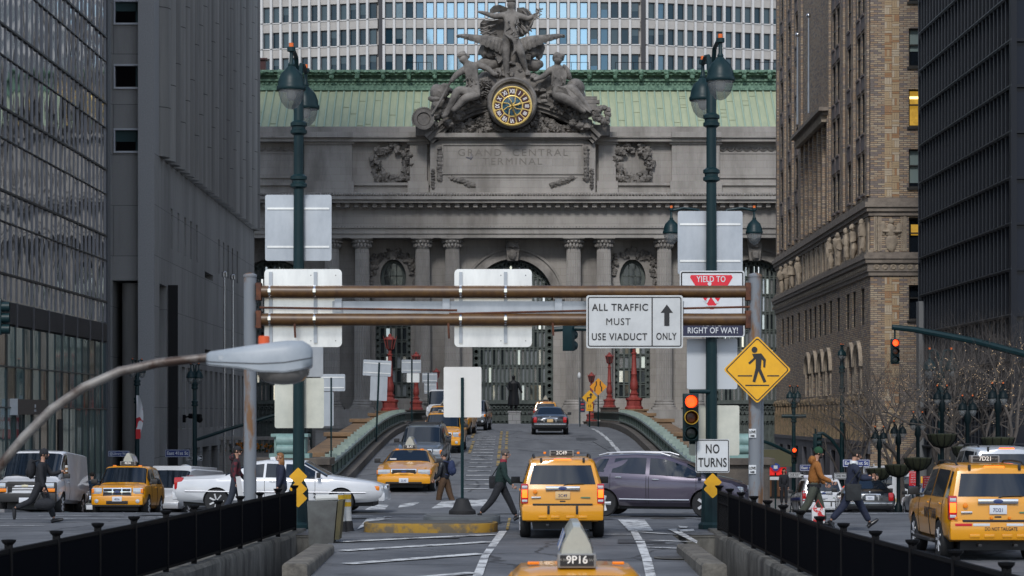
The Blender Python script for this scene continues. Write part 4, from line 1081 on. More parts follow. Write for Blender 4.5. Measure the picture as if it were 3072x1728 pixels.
w = (lambda *a, **k: None)('base_pier', mat('pale_grey_pier', (.18, .19, .2), .6), dark_b, smooth=0)
w = MB(); rn = random.Random(4)
for k in range(16): w.box((-.02, rn.uniform(1, 21), rn.uniform(16, 33)), (.02, .05, .5))
w = MB()
for k, (y, zz) in enumerate(((1.2, 28.2), (2.6, 26.2), (3.0, 14.0))): w.bx(2 + k * 3, 2.7 + k * 3, -.02, -.004, zz, zz + .06)
w.build('ceiling_light', mat('warm_ceiling_light', (1, .8, .5), .5, emit=(1, .7, .35), es=1.2), dark_b, smooth=0)
# ================================================================ viaduct parapets, guard rails, iron lamps
BROWN = mat('brown_granite', (.25, .155, .082), .85, col2=(.14, .09, .052), scale=1.3, bump=.3, bscale=12, detail=8)
BROWND = mat('dark_brown_granite', (.07, .055, .045), .85, col2=(.04, .034, .03), scale=1.5, detail=7)
PALEG = mat('pale_green_steel', (.27, .335, .29), .6, col2=(.17, .22, .195), scale=3, detail=8)
RAILC = mat('grey_green_rail_cap', (.2, .25, .235), .5, col2=(.1, .12, .11), scale=4, detail=8)
REDI = mat('red_iron_paint', (.28, .045, .034), .6, col2=(.2, .03, .026), scale=4)
PIERS = [84.5, 99, 114.6, 129, 141.5]
for s in (-1, 1):
    side = 'west' if s < 0 else 'east'
    par = thing('stone_parapet', 'brown granite viaduct parapet stepping uphill on the %s side' % ('granite block' if s < 0 else 'brick tower'), 'parapet', (s * 7.3, 76, 0))
    for i, y in enumerate(PIERS):
        w = MB(); z = zv(y); w.bx(-.5, .5, y - 76 - .9, y - 76 + .9, zo(y), z + .82); w.bx(-.62, .62, y - 76 - 1.05, y - 76 + 1.05, z + .82, z + 1.0)
        w.build('pier', BROWN, par, smooth=0, bevel=.03)
    w = MB()
    for y0, y1 in zip([76] + PIERS, PIERS + [150]):
        a, c = y0 - 76 + .92, y1 - 76 - .92
        n = 5
        for k in range(n):
            ya, yb = a + (c - a) * k / n, a + (c - a) * (k + 1) / n; z0_, z1_ = zv(ya + 76), zv(yb + 76)
            for x0, x1, lo, hi in ((-.35, .35, -4.5, .18), (-.42, .42, .6, .8)):
                w.add([(x0, ya, z0_ + lo), (x1, ya, z0_ + lo), (x1, yb, z1_ + lo), (x0, yb, z1_ + lo), (x0, ya, z0_ + hi), (x1, ya, z0_ + hi), (x1, yb, z1_ + hi), (x0, yb, z1_ + hi)],
                      [(4, 5, 6, 7), (0, 1, 5, 4), (1, 2, 6, 5), (2, 3, 7, 6), (3, 0, 4, 7)])
            for q in range(3):
                yy = ya + (yb - ya) * (q + .5) / 3; zz = zv(yy + 76); w.bx(-.16, .16, yy - .3, yy + .3, zz + .17, zz + .61)
    w.build('balustrade', BROWN, par, smooth=0)
    w = MB(); zz = zo(76)
    w.bx(-1.0, 1.35 if s < 0 else 1.0, -.9, 1.0, zz - .3, 1.0); w.bx(-1.15, 1.45 if s < 0 else 1.15, -1.05, 1.1, 1.0, 1.22)
    w.bx(-.95, 1.25 if s < 0 else .95, -.93, -.89, zz, .85)
    w.build('end_pier', mat('grey_brown_granite', (.11, .09, .072), .85, col2=(.06, .05, .042), scale=1.4, detail=8, bump=.3, bscale=12), par, smooth=0, bevel=.03)
    w = MB(); w.bx(-.55, .75, -.6, .6, 1.22, 1.36); w.bx(-.4, .6, -.45, .45, 1.36, 1.9); w.lathe([(.2, -.42), (.2, .42)], (.1, -.46, 1.78), 14, ax=(1, 0, 0)); w.lathe([(.16, -.4), (.16, .4)], (.1, -.55, 1.5), 14, ax=(1, 0, 0)); w.bx(-.5, .7, -.55, .55, 1.9, 2.0)
    w.build('pedestal', mat('pale_green_cast_iron', (.2, .32, .3), .55, col2=(.14, .22, .21), scale=4), par, smooth=30)
    rail = thing('guard_rail', 'pale green steel guard rail on the %s side of the viaduct' % ('granite block' if s < 0 else 'brick tower'), 'guard rail', (0, 77, 0))
    RP = [(6.05 + (y - 77) * .0055, y) for y in range(77, 140, 3)] + [(6.4, 140), (6.25, 145), (5.9, 152), (5.5, 160)]
    RP = [(s * x, y) for x, y in RP]
    def strip(mb, off, lo, hi, th, mi):
        for (xa, ya), (xb, yb) in zip(RP, RP[1:]):
            za, zb = zv(ya), zv(yb); o = s * off
            q = [(xa + o, ya - 77, za), (xa + o + s * th, ya - 77, za), (xb + o + s * th, yb - 77, zb), (xb + o, yb - 77, zb)]
            mb.add([(x, y, z + lo) for x, y, z in q] + [(x, y, z + hi) for x, y, z in q], [(0, 3, 2, 1), (4, 5, 6, 7), (0, 1, 5, 4), (1, 2, 6, 5), (2, 3, 7, 6), (3, 0, 4, 7)], mi)
    w = MB(); strip(w, -.06, .88, .97, .16, 0); strip(w, -.06, .42, .5, .16, 0); w.build('rail_cap', RAILC, rail, smooth=0)
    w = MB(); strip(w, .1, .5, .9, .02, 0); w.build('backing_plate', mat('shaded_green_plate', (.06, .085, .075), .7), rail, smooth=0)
    RPa = [(b_, abs(a_)) for a_, b_ in RP]
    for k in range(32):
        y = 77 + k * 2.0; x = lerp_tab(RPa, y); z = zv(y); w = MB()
        w.bx(*sorted((s * (x + .0), s * (x + .42))), y - 77, y - 77 + .05, z + .34, z + 1.12, 0); w.bx(*sorted((s * (x - .035), s * (x - .001))), y - 77 - .03, y - 77 + .08, z + .5, z + .88, 1)  # dark strip on the inner edge paints the shadow between fins
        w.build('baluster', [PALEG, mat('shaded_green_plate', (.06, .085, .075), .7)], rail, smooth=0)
    w = MB()
    for (xa, ya), (xb, yb) in zip(RP, RP[1:]):
        za, zb = zv(ya), zv(yb)
        q = [(xa - s * .35, ya, za), (xa + s * .9, ya, za), (xb + s * .9, yb, zb), (xb - s * .35, yb, zb)]
        w.add([(x, y, z - .1) for x, y, z in q] + [(x, y, z + .3) for x, y, z in q], [(4, 5, 6, 7), (0, 1, 5, 4), (1, 2, 6, 5), (2, 3, 7, 6), (3, 0, 4, 7)])
    struct(w.build('viaduct_kerb', mat('kerb_granite', (.13, .115, .098), .85, col2=(.07, .06, .052), scale=1.2, detail=8), smooth=0))
def iron_lamp(name, label, x, y, zb, sc, dark):
    t = thing(name, label, 'lamppost', (x, y, zb), 0, 'red iron lampposts on the viaduct')
    def q(p): return [(r * sc, z * sc) for r, z in p]
    w = MB(); w.bx(-.75 * sc, .75 * sc, -.75 * sc, .75 * sc, -1.4, -.1 * sc); w.bx(-.85 * sc, .85 * sc, -.85 * sc, .85 * sc, -.1 * sc, 0); w.build('pedestal', BROWND if dark else BROWN, t, smooth=0, bevel=.02)
    w = MB(); w.lathe(q([(.56, 0), (.56, .1), (.46, .2), (.46, .5), (.52, .56), (.52, .66), (.3, .72), (.24, .85), (.3, .95), (.2, 1.0), (.2, 1.15)]), n=8); w.build('base', REDI, t, smooth=30)
    w = MB(); w.lathe(q([(.14, 1.1), (.25, 1.25), (.25, 1.55), (.19, 1.8), (.17, 2.1), (.2, 2.14), (.17, 2.2), (.12, 3.35), (.17, 3.4), (.17, 3.46), (.1, 3.5), (.11, 3.72), (.24, 3.8)]), n=12); w.build('column', REDI, t, smooth=40)
    w = MB(); w.lathe(q([(.2, 3.78), (.31, 4.3), (.32, 4.36), (.2, 4.5), (.1, 4.56), (.1, 4.62), (.04, 4.7)]), n=6)
    lan = w.build('lantern', mat('dark_lantern_glass', (.05, .03, .03), .3), t, smooth=20)
    w = MB()
    for k in range(6):
        a = k * PI / 3; w.tube((.21 * sc * math.cos(a), .21 * sc * math.sin(a), 3.78 * sc), (.34 * sc * math.cos(a), .34 * sc * math.sin(a), 4.36 * sc), .03 * sc, n=5); w.tube((.34 * sc * math.cos(a), .34 * sc * math.sin(a), 4.34 * sc), (.42 * sc * math.cos(a), .42 * sc * math.sin(a), 4.6 * sc), .03 * sc, .01, n=5)
    w.lathe(q([(.35, 4.33), (.36, 4.38), (.22, 4.5), (.11, 4.56), (.12, 4.62), (.05, 4.72)]), n=6); w.build('frame', REDI, lan, smooth=20)
for nm, u, D, zb, sc, dk in (('first', 981, 143, 2.85, 1, 0), ('second', 1047, 190, 3.0, 1, 1), ('third', 1098, 214, 2.6, .9, 1), ('first', 1595, 143, 2.95, 1, 0), ('second', 1533, 190, 3.2, .95, 1), ('third', 1488, 213, 2.0, .95, 1)):
    iron_lamp('iron_lamppost', '%s red iron lantern post up the %s side of the viaduct' % (nm, 'granite block' if u < 1288 else 'brick tower'), PX(u, D), D, zb, sc, dk)

# ================================================================ street lamps, signals
def lamp_head(par, p, s, arm_pts, arm=True):
    p = Vector(p)
    w = MB()
    if arm: w.path(arm_pts, .055 * s, 8)
    w.lathe([(.07 * s, .55 * s), (.08 * s, .6 * s), (.05 * s, .66 * s), (.04 * s, .9 * s), (.1 * s, .92 * s), (.1 * s, 1.02 * s)], p, 10)
    a_ = w.build('arm', GREEN, par)
    w = MB(); w.lathe([(.335 * s, -.02 * s), (.35 * s, 0), (.35 * s, .07 * s), (.325 * s, .1 * s), (.31 * s, .22 * s), (.25 * s, .38 * s), (.15 * s, .48 * s), (.08 * s, .56 * s)], p, 20); w.build('lamp_hood', GREEN, par, smooth=40)
    w = MB(); w.lathe([(.31 * s, 0), (.3 * s, -.12 * s), (.24 * s, -.3 * s), (.13 * s, -.43 * s), (.02 * s, -.47 * s)], p, 18); bw = w.build('lamp_bowl', LAMPG, par, smooth=60)
    w = MB(); w.sphere(p + Vector((0, 0, -.1 * s)), (.12 * s, .12 * s, .16 * s)); w.build('bulb', mat('frosted_bulb', (.55, .55, .52), .4), bw)
    w = MB(); w.lathe([(.055 * s, 1.02 * s), (.055 * s, 1.12 * s)], p, 8); w.build('photocell', mat('orange_photocell', (.7, .14, .02), .5), par)
def street_lamp(label, x, y, z0, H, s, ax, L, group='street lamps with green helmet heads', thick=1, base=1):
    t = thing('street_lamp', label, 'street lamp', (x, y, z0), 0, group)
    k = thick
    w = MB(); w.lathe([(.3 * k, 0), (.3 * k, .1), (.24 * k, .16), (.22 * k, .9), (.16 * k, 1.05), (.14 * k, 1.1)], n=8); w.build('base', GREEN, t, smooth=20)
    w = MB(); w.lathe([(.135 * k, 1.05), (.125 * k, H * .55), (.115 * k, H * .74), (.115 * k, H * .93), (.05 * k, H * .95)], n=14); w.build('pole', GREEN, t)
    for zc in (H * .745, H * .86):
        w = MB(); w.lathe([(.12 * k, zc - .16), (.19 * k, zc - .12), (.19 * k, zc - .05), (.155 * k, zc - .03), (.155 * k, zc + .03), (.19 * k, zc + .05), (.19 * k, zc + .12), (.12 * k, zc + .17)], n=14)
        w.build('collar', GREEN, t, smooth=30)
    ax = Vector(ax)
    for q in (-1, 1):
        p = ax * q * L + Vector((0, 0, H - .9 * s))
        pts = [(0, 0, H * .9), ax * q * L * .06 + Vector((0, 0, H * .93)), ax * q * L * .35 + Vector((0, 0, H + .05 * s)), ax * q * L * .7 + Vector((0, 0, H + .12 * s)), ax * q * L + Vector((0, 0, H + .02 * s))]
        lamp_head(t, p, s, pts)
    return t
lampL = street_lamp('tall green double street lamp carrying blank sign backs and three yellow diamonds', -4.9, 53.6, 0, 10.7, .93, (.012, 1, 0), 1.6)
lampR = street_lamp('tall green double street lamp on the right carrying the yield and no turns signs', 4.58, 53.6, 0, 10.9, .93, (-.04, 1, 0), 1.6)
street_lamp('green twin arm street lamp behind the large blank panel of the right lamp pole', PX(1793, 76), 76, zv(76), 9.25, .8, (1, 0, 0), 1.35)
street_lamp('slim green street lamp with a red and white banner, left of the granite block', PX(345, 116), 116, zo(116), 7.7, .62, (.3, 1, 0), .5, thick=.9)
street_lamp('slim green street lamp beside the East 41st St sign, left', PX(490, 124), 124, zo(124), 7.9, .72, (.9, .3, 0), .22, thick=.95)
street_lamp('slim green double street lamp in front of the brick tower piers with a signal', PX(1997, 128), 128, zo(128), 6.9, .62, (1, .3, 0), .22, thick=.85)
street_lamp('green street lamp half hidden in the bare branches beside the brick tower', PX(2118, 112), 112, zo(112), 8.2, .5, (.3, 1, 0), .3, thick=.8)
street_lamp('tall green double street lamp top above the tree branches before the dark tower', PX(2366, 92), 92, zo(92) , 6.6, .8, (1, .3, 0), .45, thick=.8)

def signal_head(label, p, s, face=-1, lit=0, rot=0, group='traffic signals', hang=.2):
    t = thing('traffic_signal', label, 'traffic light', p, rot, group)
    w = MB(); w.bx(-.17 * s, .17 * s, -.02 * s, .2 * s, -.53 * s, .53 * s); w.build('housing', GREEN, t, bevel=.02 * s)
    for i, z in enumerate((.35, 0, -.35)):
        w = MB(); w.lathe([(.135 * s, 0), (.1 * s, .03 * s), (0, .04 * s)], (0, -.02 * s, z * s), 16, ax=(0, -1, 0))
        m_ = (REDON if lit == 1 else mat('unlit_red_lens', (.09, .008, .006), .3), mat('unlit_amber_lens', (.08, .018, .003), .3), mat('unlit_green_lens', (.006, .02, .018), .3))[i]
        w.build('lens', m_, t)
        w = MB(); w.lathe([(.155 * s, 0), (.155 * s, .24 * s), (.145 * s, .24 * s), (.145 * s, 0)], (0, -.02 * s, z * s), 18, ax=(0, -1, 0)); w.build('visor', GREEN if i != 1 or s < .9 else mat('yellow_visor', (.5, .3, .02), .5), t)
    if hang:
        w = MB(); w.tube((0, .1 * s, .53 * s), (0, .1 * s, .53 * s + hang), .04 * s); w.build('hanger', GREEN, t)
    return t
signal_head('large red traffic signal mounted left of the no turns sign on the right lamp pole', P(1738, 1050, 53.2), 1.03, lit=1, hang=0)
w = MB()
def arm_thing(label, pts, r, cat='signal arm'):
    o = MB(); a = Vector(pts[0]); o.path([Vector(p) - a for p in pts], r, 8)
    return tag(o.build('signal_arm', GREEN, None, loc=a), label, cat, 'green signal arms')
for v in (985, 1112): w = MB(); w.tube(P(1735, v, 53.4) - lampR.location, P(1785, v, 53.5) - lampR.location, .05); w.build('signal_bracket', GREEN, lampR)
signal_head('red traffic signal hanging from the long green mast arm among the bare trees', P(2252, 884, 78), .80, lit=1, hang=.32)
arm_thing('long green mast arm reaching in from the right above the bare trees', [P(2244, 823, 78), P(2300, 829, 78), P(2450, 858, 78.3), P(2600, 897, 78.6), P(2760, 950, 79)], [.09, .1, .11, .12, .13])
signal_head('small lit red signal on the slim lamp pole before the brick tower', P(1998, 1146, 126), .82, lit=1, hang=0)
signal_head('dark traffic signal seen from behind under the rusty pipe gantry', P(1434, 842, 54.5), .72, rot=R(150), hang=.12)
arm_thing('green signal arm behind the all traffic sign', [P(1391, 829, 54.5), P(1434, 826, 54.5), P(1600, 830, 54.2), Vector((4.5, 53.7, PZ(835, 53.7)))], .06)
signal_head('dark traffic signal cut by the left edge of the picture', P(3, 800, 55), .75, rot=R(95), hang=.1)
arm_thing('green signal arm above the street, far left', [P(3, 757, 55), Vector((-14.2, 55, PZ(750, 55)))], .06)
signal_head('dark signal seen edge on, hanging from a curved arm by the brick tower', P(2056, 1115, 112), .85, rot=R(70), hang=.25)
arm_thing('short curved green signal arm on the pole by the brick tower', [P(2056, 1092, 112), P(2070, 1090, 112), P(2090, 1104, 112), P(2108, 1128, 112), P(2116, 1145, 112)], .08)
arm_thing('green signal arm slanting down from the right onto the small red signal', [P(1890, 1100, 126), P(1940, 1117, 126), P(1994, 1142, 126.5)], .09)
arm_thing('thin green signal arm rising from the left lamp past the granite block', [P(496, 1106, 124), P(580, 1078, 124), P(700, 1042, 124), P(812, 1016, 124)], .09)
arm_thing('green cross bar on the slim lamp pole by the brick tower', [P(1966, 1047, 128), P(2028, 1047, 128)], .1)
# ================================================================ signs
def rr(w_, h_, r, n=5):
    pts = []
    for cx, cy, a0 in ((w_ / 2 - r, h_ / 2 - r, 0), (-w_ / 2 + r, h_ / 2 - r, 90), (-w_ / 2 + r, -h_ / 2 + r, 180), (w_ / 2 - r, -h_ / 2 + r, 270)):
        for k in range(n + 1): a = R(a0 + 90 * k / n); pts.append((cx + r * math.cos(a), cy + r * math.sin(a)))
    return pts
def diamond(d, r=.04):
    return [(q[0] * math.cos(R(45)) - q[1] * math.sin(R(45)), q[0] * math.sin(R(45)) + q[1] * math.cos(R(45))) for q in rr(d / math.sqrt(2), d / math.sqrt(2), r)]
def panel(name, label, u0, u1, v0, v1, D, m, cat='sign', group=None, r=.06, tilt=0, back=None):
    c = P((u0 + u1) / 2, (v0 + v1) / 2, D); W, H = (u1 - u0) * D / FD, (v1 - v0) * D / FD
    t = thing(name, label, cat, c, 0, group); t.rotation_euler = (0, tilt, 0)
    w = MB(); w.prism(rr(W, H, r), 0, .012); w.build('plate', m, t, smooth=0)
    return t, W, H
def border(t, W, H, m, ins, th, r=.05, d=-.003):
    o, i = rr(W - 2 * ins, H - 2 * ins, r), rr(W - 2 * ins - 2 * th, H - 2 * ins - 2 * th, max(.01, r - th))
    w = MB(); n = len(o)
    for k in range(n): j = (k + 1) % n; w.prism([o[k], o[j], i[j], i[k]], d - .002, d)
    w.build('border', m, t, smooth=0)
def flat(t, name, polys, m, d=-.004):
    w = MB()
    for p in polys: w.prism(p, d - .002, d)
    return w.build(name, m, t, smooth=0)
def px2(W, u0, u1): return lambda u: (u - (u0 + u1) / 2) * W / (u1 - u0)
# gantry
GY = 48.0
RUST = mat('rusty_brown_pipe', (.105, .052, .015), .42, col2=(.062, .028, .011), scale=6, detail=12, spec=.55, lo=.4, hi=.66)
RUSTP = mat('rust_stained_galvanised', (.165, .18, .2), .65, col2=(.16, .08, .032), scale=1.7, detail=10, lo=.5, hi=.6, stretch=(1.5, 1.5, .4))
RUSTR = mat('red_rust', (.13, .045, .02), .85, col2=(.05, .02, .014), scale=5)
gan = thing('pipe_gantry', 'rusty brown twin pipe gantry on rust stained posts spanning the tunnel ramp', 'gantry', (0, GY, 0))
xl, xr = PX(629, GY), PX(1899, GY)
for x in (xl, xr):
    w = MB(); w.tube((x, 0, -.05), (x, 0, PZ(697, GY)), .132, n=18); w.lathe([(.145, 0), (.145, .04), (.1, .07), (.02, .09)], (x, 0, PZ(697, GY)), 18)
    if x > 0: w.tube((x + .11, .16, -.05), (x + .11, .16, PZ(850, GY)), .09, n=10)
    w.build('post', RUSTP, gan)
for v in (734, 804):
    w = MB(); z = PZ(v, GY); pts = [(xl + .16 + (xr - xl - .32) * k / 24, -.02, z + .002 * math.sin(k * 1.9)) for k in range(25)]; w.path(pts, .127, 16); w.build('pipe', RUST, gan)
    for s, x in ((1, xl + .19), (-1, xr - .15)):
        w = MB(); w.bx(x - .05, x + .05, -.16, .16, z - .18, z + .18); w.bx(x - s * .12 - .07, x - s * .12 + .07, -.06, .06, z - .17, z - .12); w.bx(x - s * .12 - .07, x - s * .12 + .07, -.06, .06, z + .12, z + .17); w.build('flange', RUSTR, gan, bevel=.008)
w = MB(); w.tube((xl + .2, -.05, PZ(774, GY)), (PX(1150, GY), -.05, PZ(781, GY)), .025, n=6); w.tube((PX(1130, GY), -.05, PZ(790, GY)), (xr, -.05, PZ(772, GY)), .025, n=6)
for u, va, vb in ((742, 815, 850), (1128, 812, 852), (1390, 812, 845)): w.tube((PX(u, GY), -.1, PZ(va, GY)), (PX(u + 2, GY), -.1, PZ(vb, GY)), .025, n=6)
w.build('rod', RUSTR, gan)
w = MB()
for u in (850, 1122, 1405): w.bx(PX(u - 9, GY), PX(u + 9, GY), .05, .12, PZ(795, GY), PZ(748, GY))
w.bx(PX(835, GY), PX(1722, GY), .13, .16, PZ(791, GY), PZ(757, GY)); w.build('sheet_metal_strip', ALUD, gan, smooth=0)
def clamp(t, x, z): pass
for u0, u1, nm in ((665, 860, 'large white aluminium sign back behind the left end of the rusty pipes'), (1143, 1338, 'large white aluminium sign back behind the middle of the rusty pipes')):
    t, W, H = panel('blank_sign', nm, u0, u1, 677, 873, GY + .19, ALU, group='blank sign backs on the gantry', r=.09)
    for u in (u0 + 16, u0 + 129): w = MB(); x = (u - (u0 + u1) / 2) * GY / FD; w.bx(x - .035, x + .035, -.05, -.001, -H / 2 + .08, H / 2 - .06); w.build('strut', ALUD, t, smooth=0)
    w = MB()
    for bu, bv in ((-.4, .42), (.1, .42), (.42, .42), (-.4, -.42), (.1, -.42), (.42, -.42)): w.lathe([(.012, 0), (.01, .008), (0, .01)], (bu * W, -.001, bv * H), 8, ax=(0, -1, 0))
    w.build('rivets', mat('dark_rivet', (.12, .12, .12), .5), t)
    w = MB()
    for u in (u0 + 16, u0 + 129):
        x = (u - (u0 + u1) / 2) * GY / FD
        for v in (735, 805): w.lathe([(.13, -.02), (.13, .02)], (x, -.21, (775 - v) * GY / FD), 12, ax=(1, 0, 0)); w.box((x, -.34, (775 - v + 2) * GY / FD), (.06, .04, .07))
    w.build('clamp', CHROME, t)
t, W, H = panel('traffic_sign', 'white sign reading ALL TRAFFIC MUST USE VIADUCT ONLY with an upward arrow', 1475, 1718, 743, 876, GY - .22, mat('grey_white_sign', (.55, .56, .56), .5, col2=(.46, .47, .47), scale=2), r=.05)
border(t, W, H, INK, .03, .022); q = px2(W, 1475, 1718)
flat(t, 'divider', [[(q(1639), -H / 2 + .05), (q(1642), -H / 2 + .05), (q(1642), H / 2 - .05), (q(1639), H / 2 - .05)]], INK)
def zz_(v): return (809.5 - v) * H / 133
for s_, v, u in (('ALL TRAFFIC', 774, 1560), ('MUST', 810, 1555), ('USE VIADUCT', 848, 1558), ('ONLY', 847, 1676)): text('lettering', s_, .2, INK, t, (q(u), -.006, zz_(v)), bold=0 if s_ == 'MUST' else .012, space=1.12, fit={'ALL TRAFFIC': 141, 'MUST': 61, 'USE VIADUCT': 139, 'ONLY': 51}[s_] * W / 243)
flat(t, 'arrow', [[(q(1671), zz_(820)), (q(1684), zz_(820)), (q(1684), zz_(787)), (q(1693), zz_(787)), (q(1677.5), zz_(766)), (q(1662), zz_(787)), (q(1671), zz_(787))]], INK)
# yield sign on the right lamp pole
t, W, H = panel('traffic_sign', 'white sign with red triangle reading YIELD TO above a navy RIGHT OF WAY panel', 1710, 1873, 681, 848, 53.35, WHITE, r=.06)
q = px2(W, 1710, 1873)
def zz_(v): return (764.5 - v) * H / 167
border(t, W, H, INK, .025, .03)
flat(t, 'navy_panel', [[(q(1716), zz_(845)), (q(1868), zz_(845)), (q(1868), zz_(800)), (q(1716), zz_(800))]], NAVY)
flat(t, 'triangle', [[(q(1738), zz_(692)), (q(1840), zz_(692)), (q(1843), zz_(698)), (q(1795), zz_(778)), (q(1787), zz_(778)), (q(1736), zz_(698))]], mat('red_triangle', (.62, .012, .03), .45))
text('lettering', 'YIELD TO', .19, WHITE, t, (q(1789), -.008, zz_(703)), bold=.015, space=1.08, fit=73 * W / 163)
text('lettering', 'HAVE', .19, WHITE, t, (q(1791), -.01, zz_(814)), bold=.012, fit=46 * W / 163); text('lettering', 'RIGHT OF WAY!', .19, WHITE, t, (q(1793), -.01, zz_(832)), bold=.01, space=1.05, fit=126 * W / 163)
flat(t, 'pedestrian_symbol', [[(q(1785 + 5 * math.cos(a)), zz_(714 - 5 * math.sin(a))) for a in [k * PI / 5 for k in range(10)]], [(q(1783), zz_(722)), (q(1793), zz_(722)), (q(1794), zz_(745)), (q(1808), zz_(762)), (q(1800), zz_(764)), (q(1788), zz_(746)), (q(1779), zz_(763)), (q(1773), zz_(761)), (q(1784), zz_(742))],
     [(q(1768), zz_(756)), (q(1778), zz_(756)), (q(1778), zz_(758)), (q(1768), zz_(758))], [(q(1776), zz_(769)), (q(1802), zz_(769)), (q(1802), zz_(771)), (q(1776), zz_(771))]], WHITE, d=-.008)
# no turns
t, W, H = panel('traffic_sign', 'white square sign reading NO TURNS low on the right lamp pole', 1750, 1835, 1105, 1189, 53.3, WHITE, r=.04)
border(t, W, H, INK, .012, .02, r=.04)
text('lettering', 'NO', .29, INK, t, (0, -.006, .15), bold=.014, space=1.1, fit=.31); text('lettering', 'TURNS', .29, INK, t, (0, -.006, -.16), bold=.014, space=1.05, fit=.65)
# pedestrian diamond on right gantry post
c = P(1905, 930, 47.72); t = thing('traffic_sign', 'yellow diamond pedestrian crossing sign on the right gantry post', 'sign', c)
w = MB(); w.prism(diamond(1.386, .05), 0, .012); w.build('plate', YEL, t, smooth=0)
o_, i_ = diamond(1.31, .05), diamond(1.255, .04); w = MB()
for k in range(len(o_)): j = (k + 1) % len(o_); w.prism([o_[k], o_[j], i_[j], i_[k]], -.006, -.004)
w.build('border', INK, t, smooth=0)
def dq(u, v): return ((u - 1905) * 47.7 / FD, (930 - v) * 47.7 / FD)
polys = [[dq(1898 + 7.5 * math.cos(k * PI / 6), 880 - 8 * math.sin(k * PI / 6)) for k in range(12)],
         [dq(*p) for p in ((1892, 890), (1915, 889), (1927, 905), (1925, 925), (1920, 924), (1920, 908), (1916, 904), (1914, 928), (1928, 960), (1921, 963), (1908, 934), (1900, 962), (1893, 960), (1901, 925), (1901, 903), (1886, 917), (1882, 913), (1896, 900))],
         [dq(*p) for p in ((1856, 944), (1892, 944), (1892, 947), (1856, 947))], [dq(*p) for p in ((1930, 944), (1960, 944), (1960, 947), (1930, 947))], [dq(*p) for p in ((1875, 968), (1935, 968), (1935, 971), (1875, 971))]]
flat(t, 'walking_figure', polys, INK, d=-.004)
for v in (1090, 1181):
    t = thing('sticker', ('white LOVE sticker higher on the right gantry post', 'white LOVE sticker lower on the right gantry post')[v > 1100], 'sticker', P(1893, v, GY - .14), R(-14), 'stickers on the gantry post')
    w = MB(); w.bx(-.075, .075, 0, .006, -.09, .09); w.build('paper', WHITE, t); text('lettering', 'LOVE', .075, INK, t, (0, -.006, .025), sx=.72, bold=.03); text('lettering', 'ME', .05, INK, t, (0, -.006, -.055), sx=1.3, bold=.04)
# blank backs on the lamp poles
def backs(label, u0, u1, v0, v1, D, m, ribs=True, group='blank sign backs', r=.05, tilt=0):
    t, W, H = panel('blank_sign', label, u0, u1, v0, v1, D, m, group=group, r=r, tilt=tilt)
    if ribs:
        for z in (H * .29, -H * .29): w = MB(); w.bx(-W / 2 + .05, W / 2 - .05, -.025, -.001, z - .022, z + .022); w.build('rib', ALU, t, smooth=0)
    return t
backs('square grey sign back with two ribs high on the left lamp pole', 667, 834, 490, 656, 53.75, ALUD)
backs('cream blank sign back low on the left lamp pole', 691, 815, 951, 1077, 53.76, CREAM, False)
backs('plain grey sign back above the cream one on the left lamp pole', 700, 813, 862, 948, 53.76, ALUD, False)
backs('large square grey sign back with two ribs high on the right lamp pole', 1705, 1868, 531, 690, 53.8, ALUD)
backs('pale grey sign back below the yield sign on the right lamp pole', 1728, 1855, 852, 979, 53.78, mat('pale_grey_back', (.5, .53, .56), .5, metal=.2), False)
backs('cream sign back behind the no turns sign on the right lamp pole', 1733, 1860, 1020, 1146, 53.78, CREAM, False)
# chained diamonds low on lamp poles (object markers)
for u0, vs, D, lab in ((750, (1199, 1230, 1254), 52.9, 'three stacked yellow diamond markers on the left lamp pole'), (1793, (1213, 1231), 52.9, 'two stacked yellow diamond markers on the right lamp pole')):
    t = thing('object_marker', lab, 'road marker', P(u0, vs[0], D), 0, 'yellow diamond markers')
    for i, v in enumerate(vs):
        w = MB(); w.M = Matrix.Translation((0, .004 * i, (vs[0] - v) * D / FD)); w.prism(diamond(.42, .03), 0, .008); w.build('diamond', YEL, t, smooth=0)
# post mounted signs up the viaduct
def post_sign(label, u, vtop, D, zb, plates, group='sign backs on the viaduct', r=.03):
    t = thing('post_sign', label, 'sign', (PX(u, D), D, zb), 0, group)
    w = MB(); w.tube((0, 0, 0), (PX(u + plates[0][6] if len(plates[0]) > 6 else u, D) - PX(u, D), 0, PZ(vtop, D) - zb), r, n=6); w.build('post', GREEN, t)
    for pl in plates:
        u0, u1, v0, v1, m, tl = pl[:6]
        W, H = (u1 - u0) * D / FD, (v1 - v0) * D / FD
        w = MB(); w.M = Matrix.Translation((PX((u0 + u1) / 2, D) - PX(u, D), .04, PZ((v0 + v1) / 2, D) - zb)) @ Matrix.Rotation(R(tl), 4, 'Y')
        w.prism(rr(W, H, .04), 0, .012, mi=0)
        if m is ALUD and H > .5 and W > H * 1.05:
            for z in (H * .3, -H * .3): w.bx(-W / 2 + .03, W / 2 - .03, -.02, 0, z - .02, z + .02, 1)
        w.build('plate', [m, ALU], t, smooth=0)
    return t
post_sign('leaning green post with two tilted grey sign backs, left of the viaduct', 945, 912, 105, .9, [(913, 984, 906, 946, ALUD, 3, 9), (931, 974, 947, 1008, ALUD, 2)], r=.045)
post_sign('green post with a small ribbed sign back up the left viaduct rail', 1036, 903, 140, 2.0, [(1010, 1059, 905, 938, ALUD, 0), (1023, 1055, 939, 962, ALU, 0)], r=.05)
post_sign('green post with a dull grey sign back farthest up the left rail', 1077, 938, 150, 2.0, [(1062, 1100, 938, 962, ALUD, 0), (1067, 1098, 963, 990, ALUD, 0)], r=.05)
post_sign('tall green post with grey ribbed sign back beside the left stone pier', 833, 950, 79, .2, [(806, 868, 941, 984, ALUD, 0), (802, 839, 986, 1072, ALUD, 0)], r=.03)
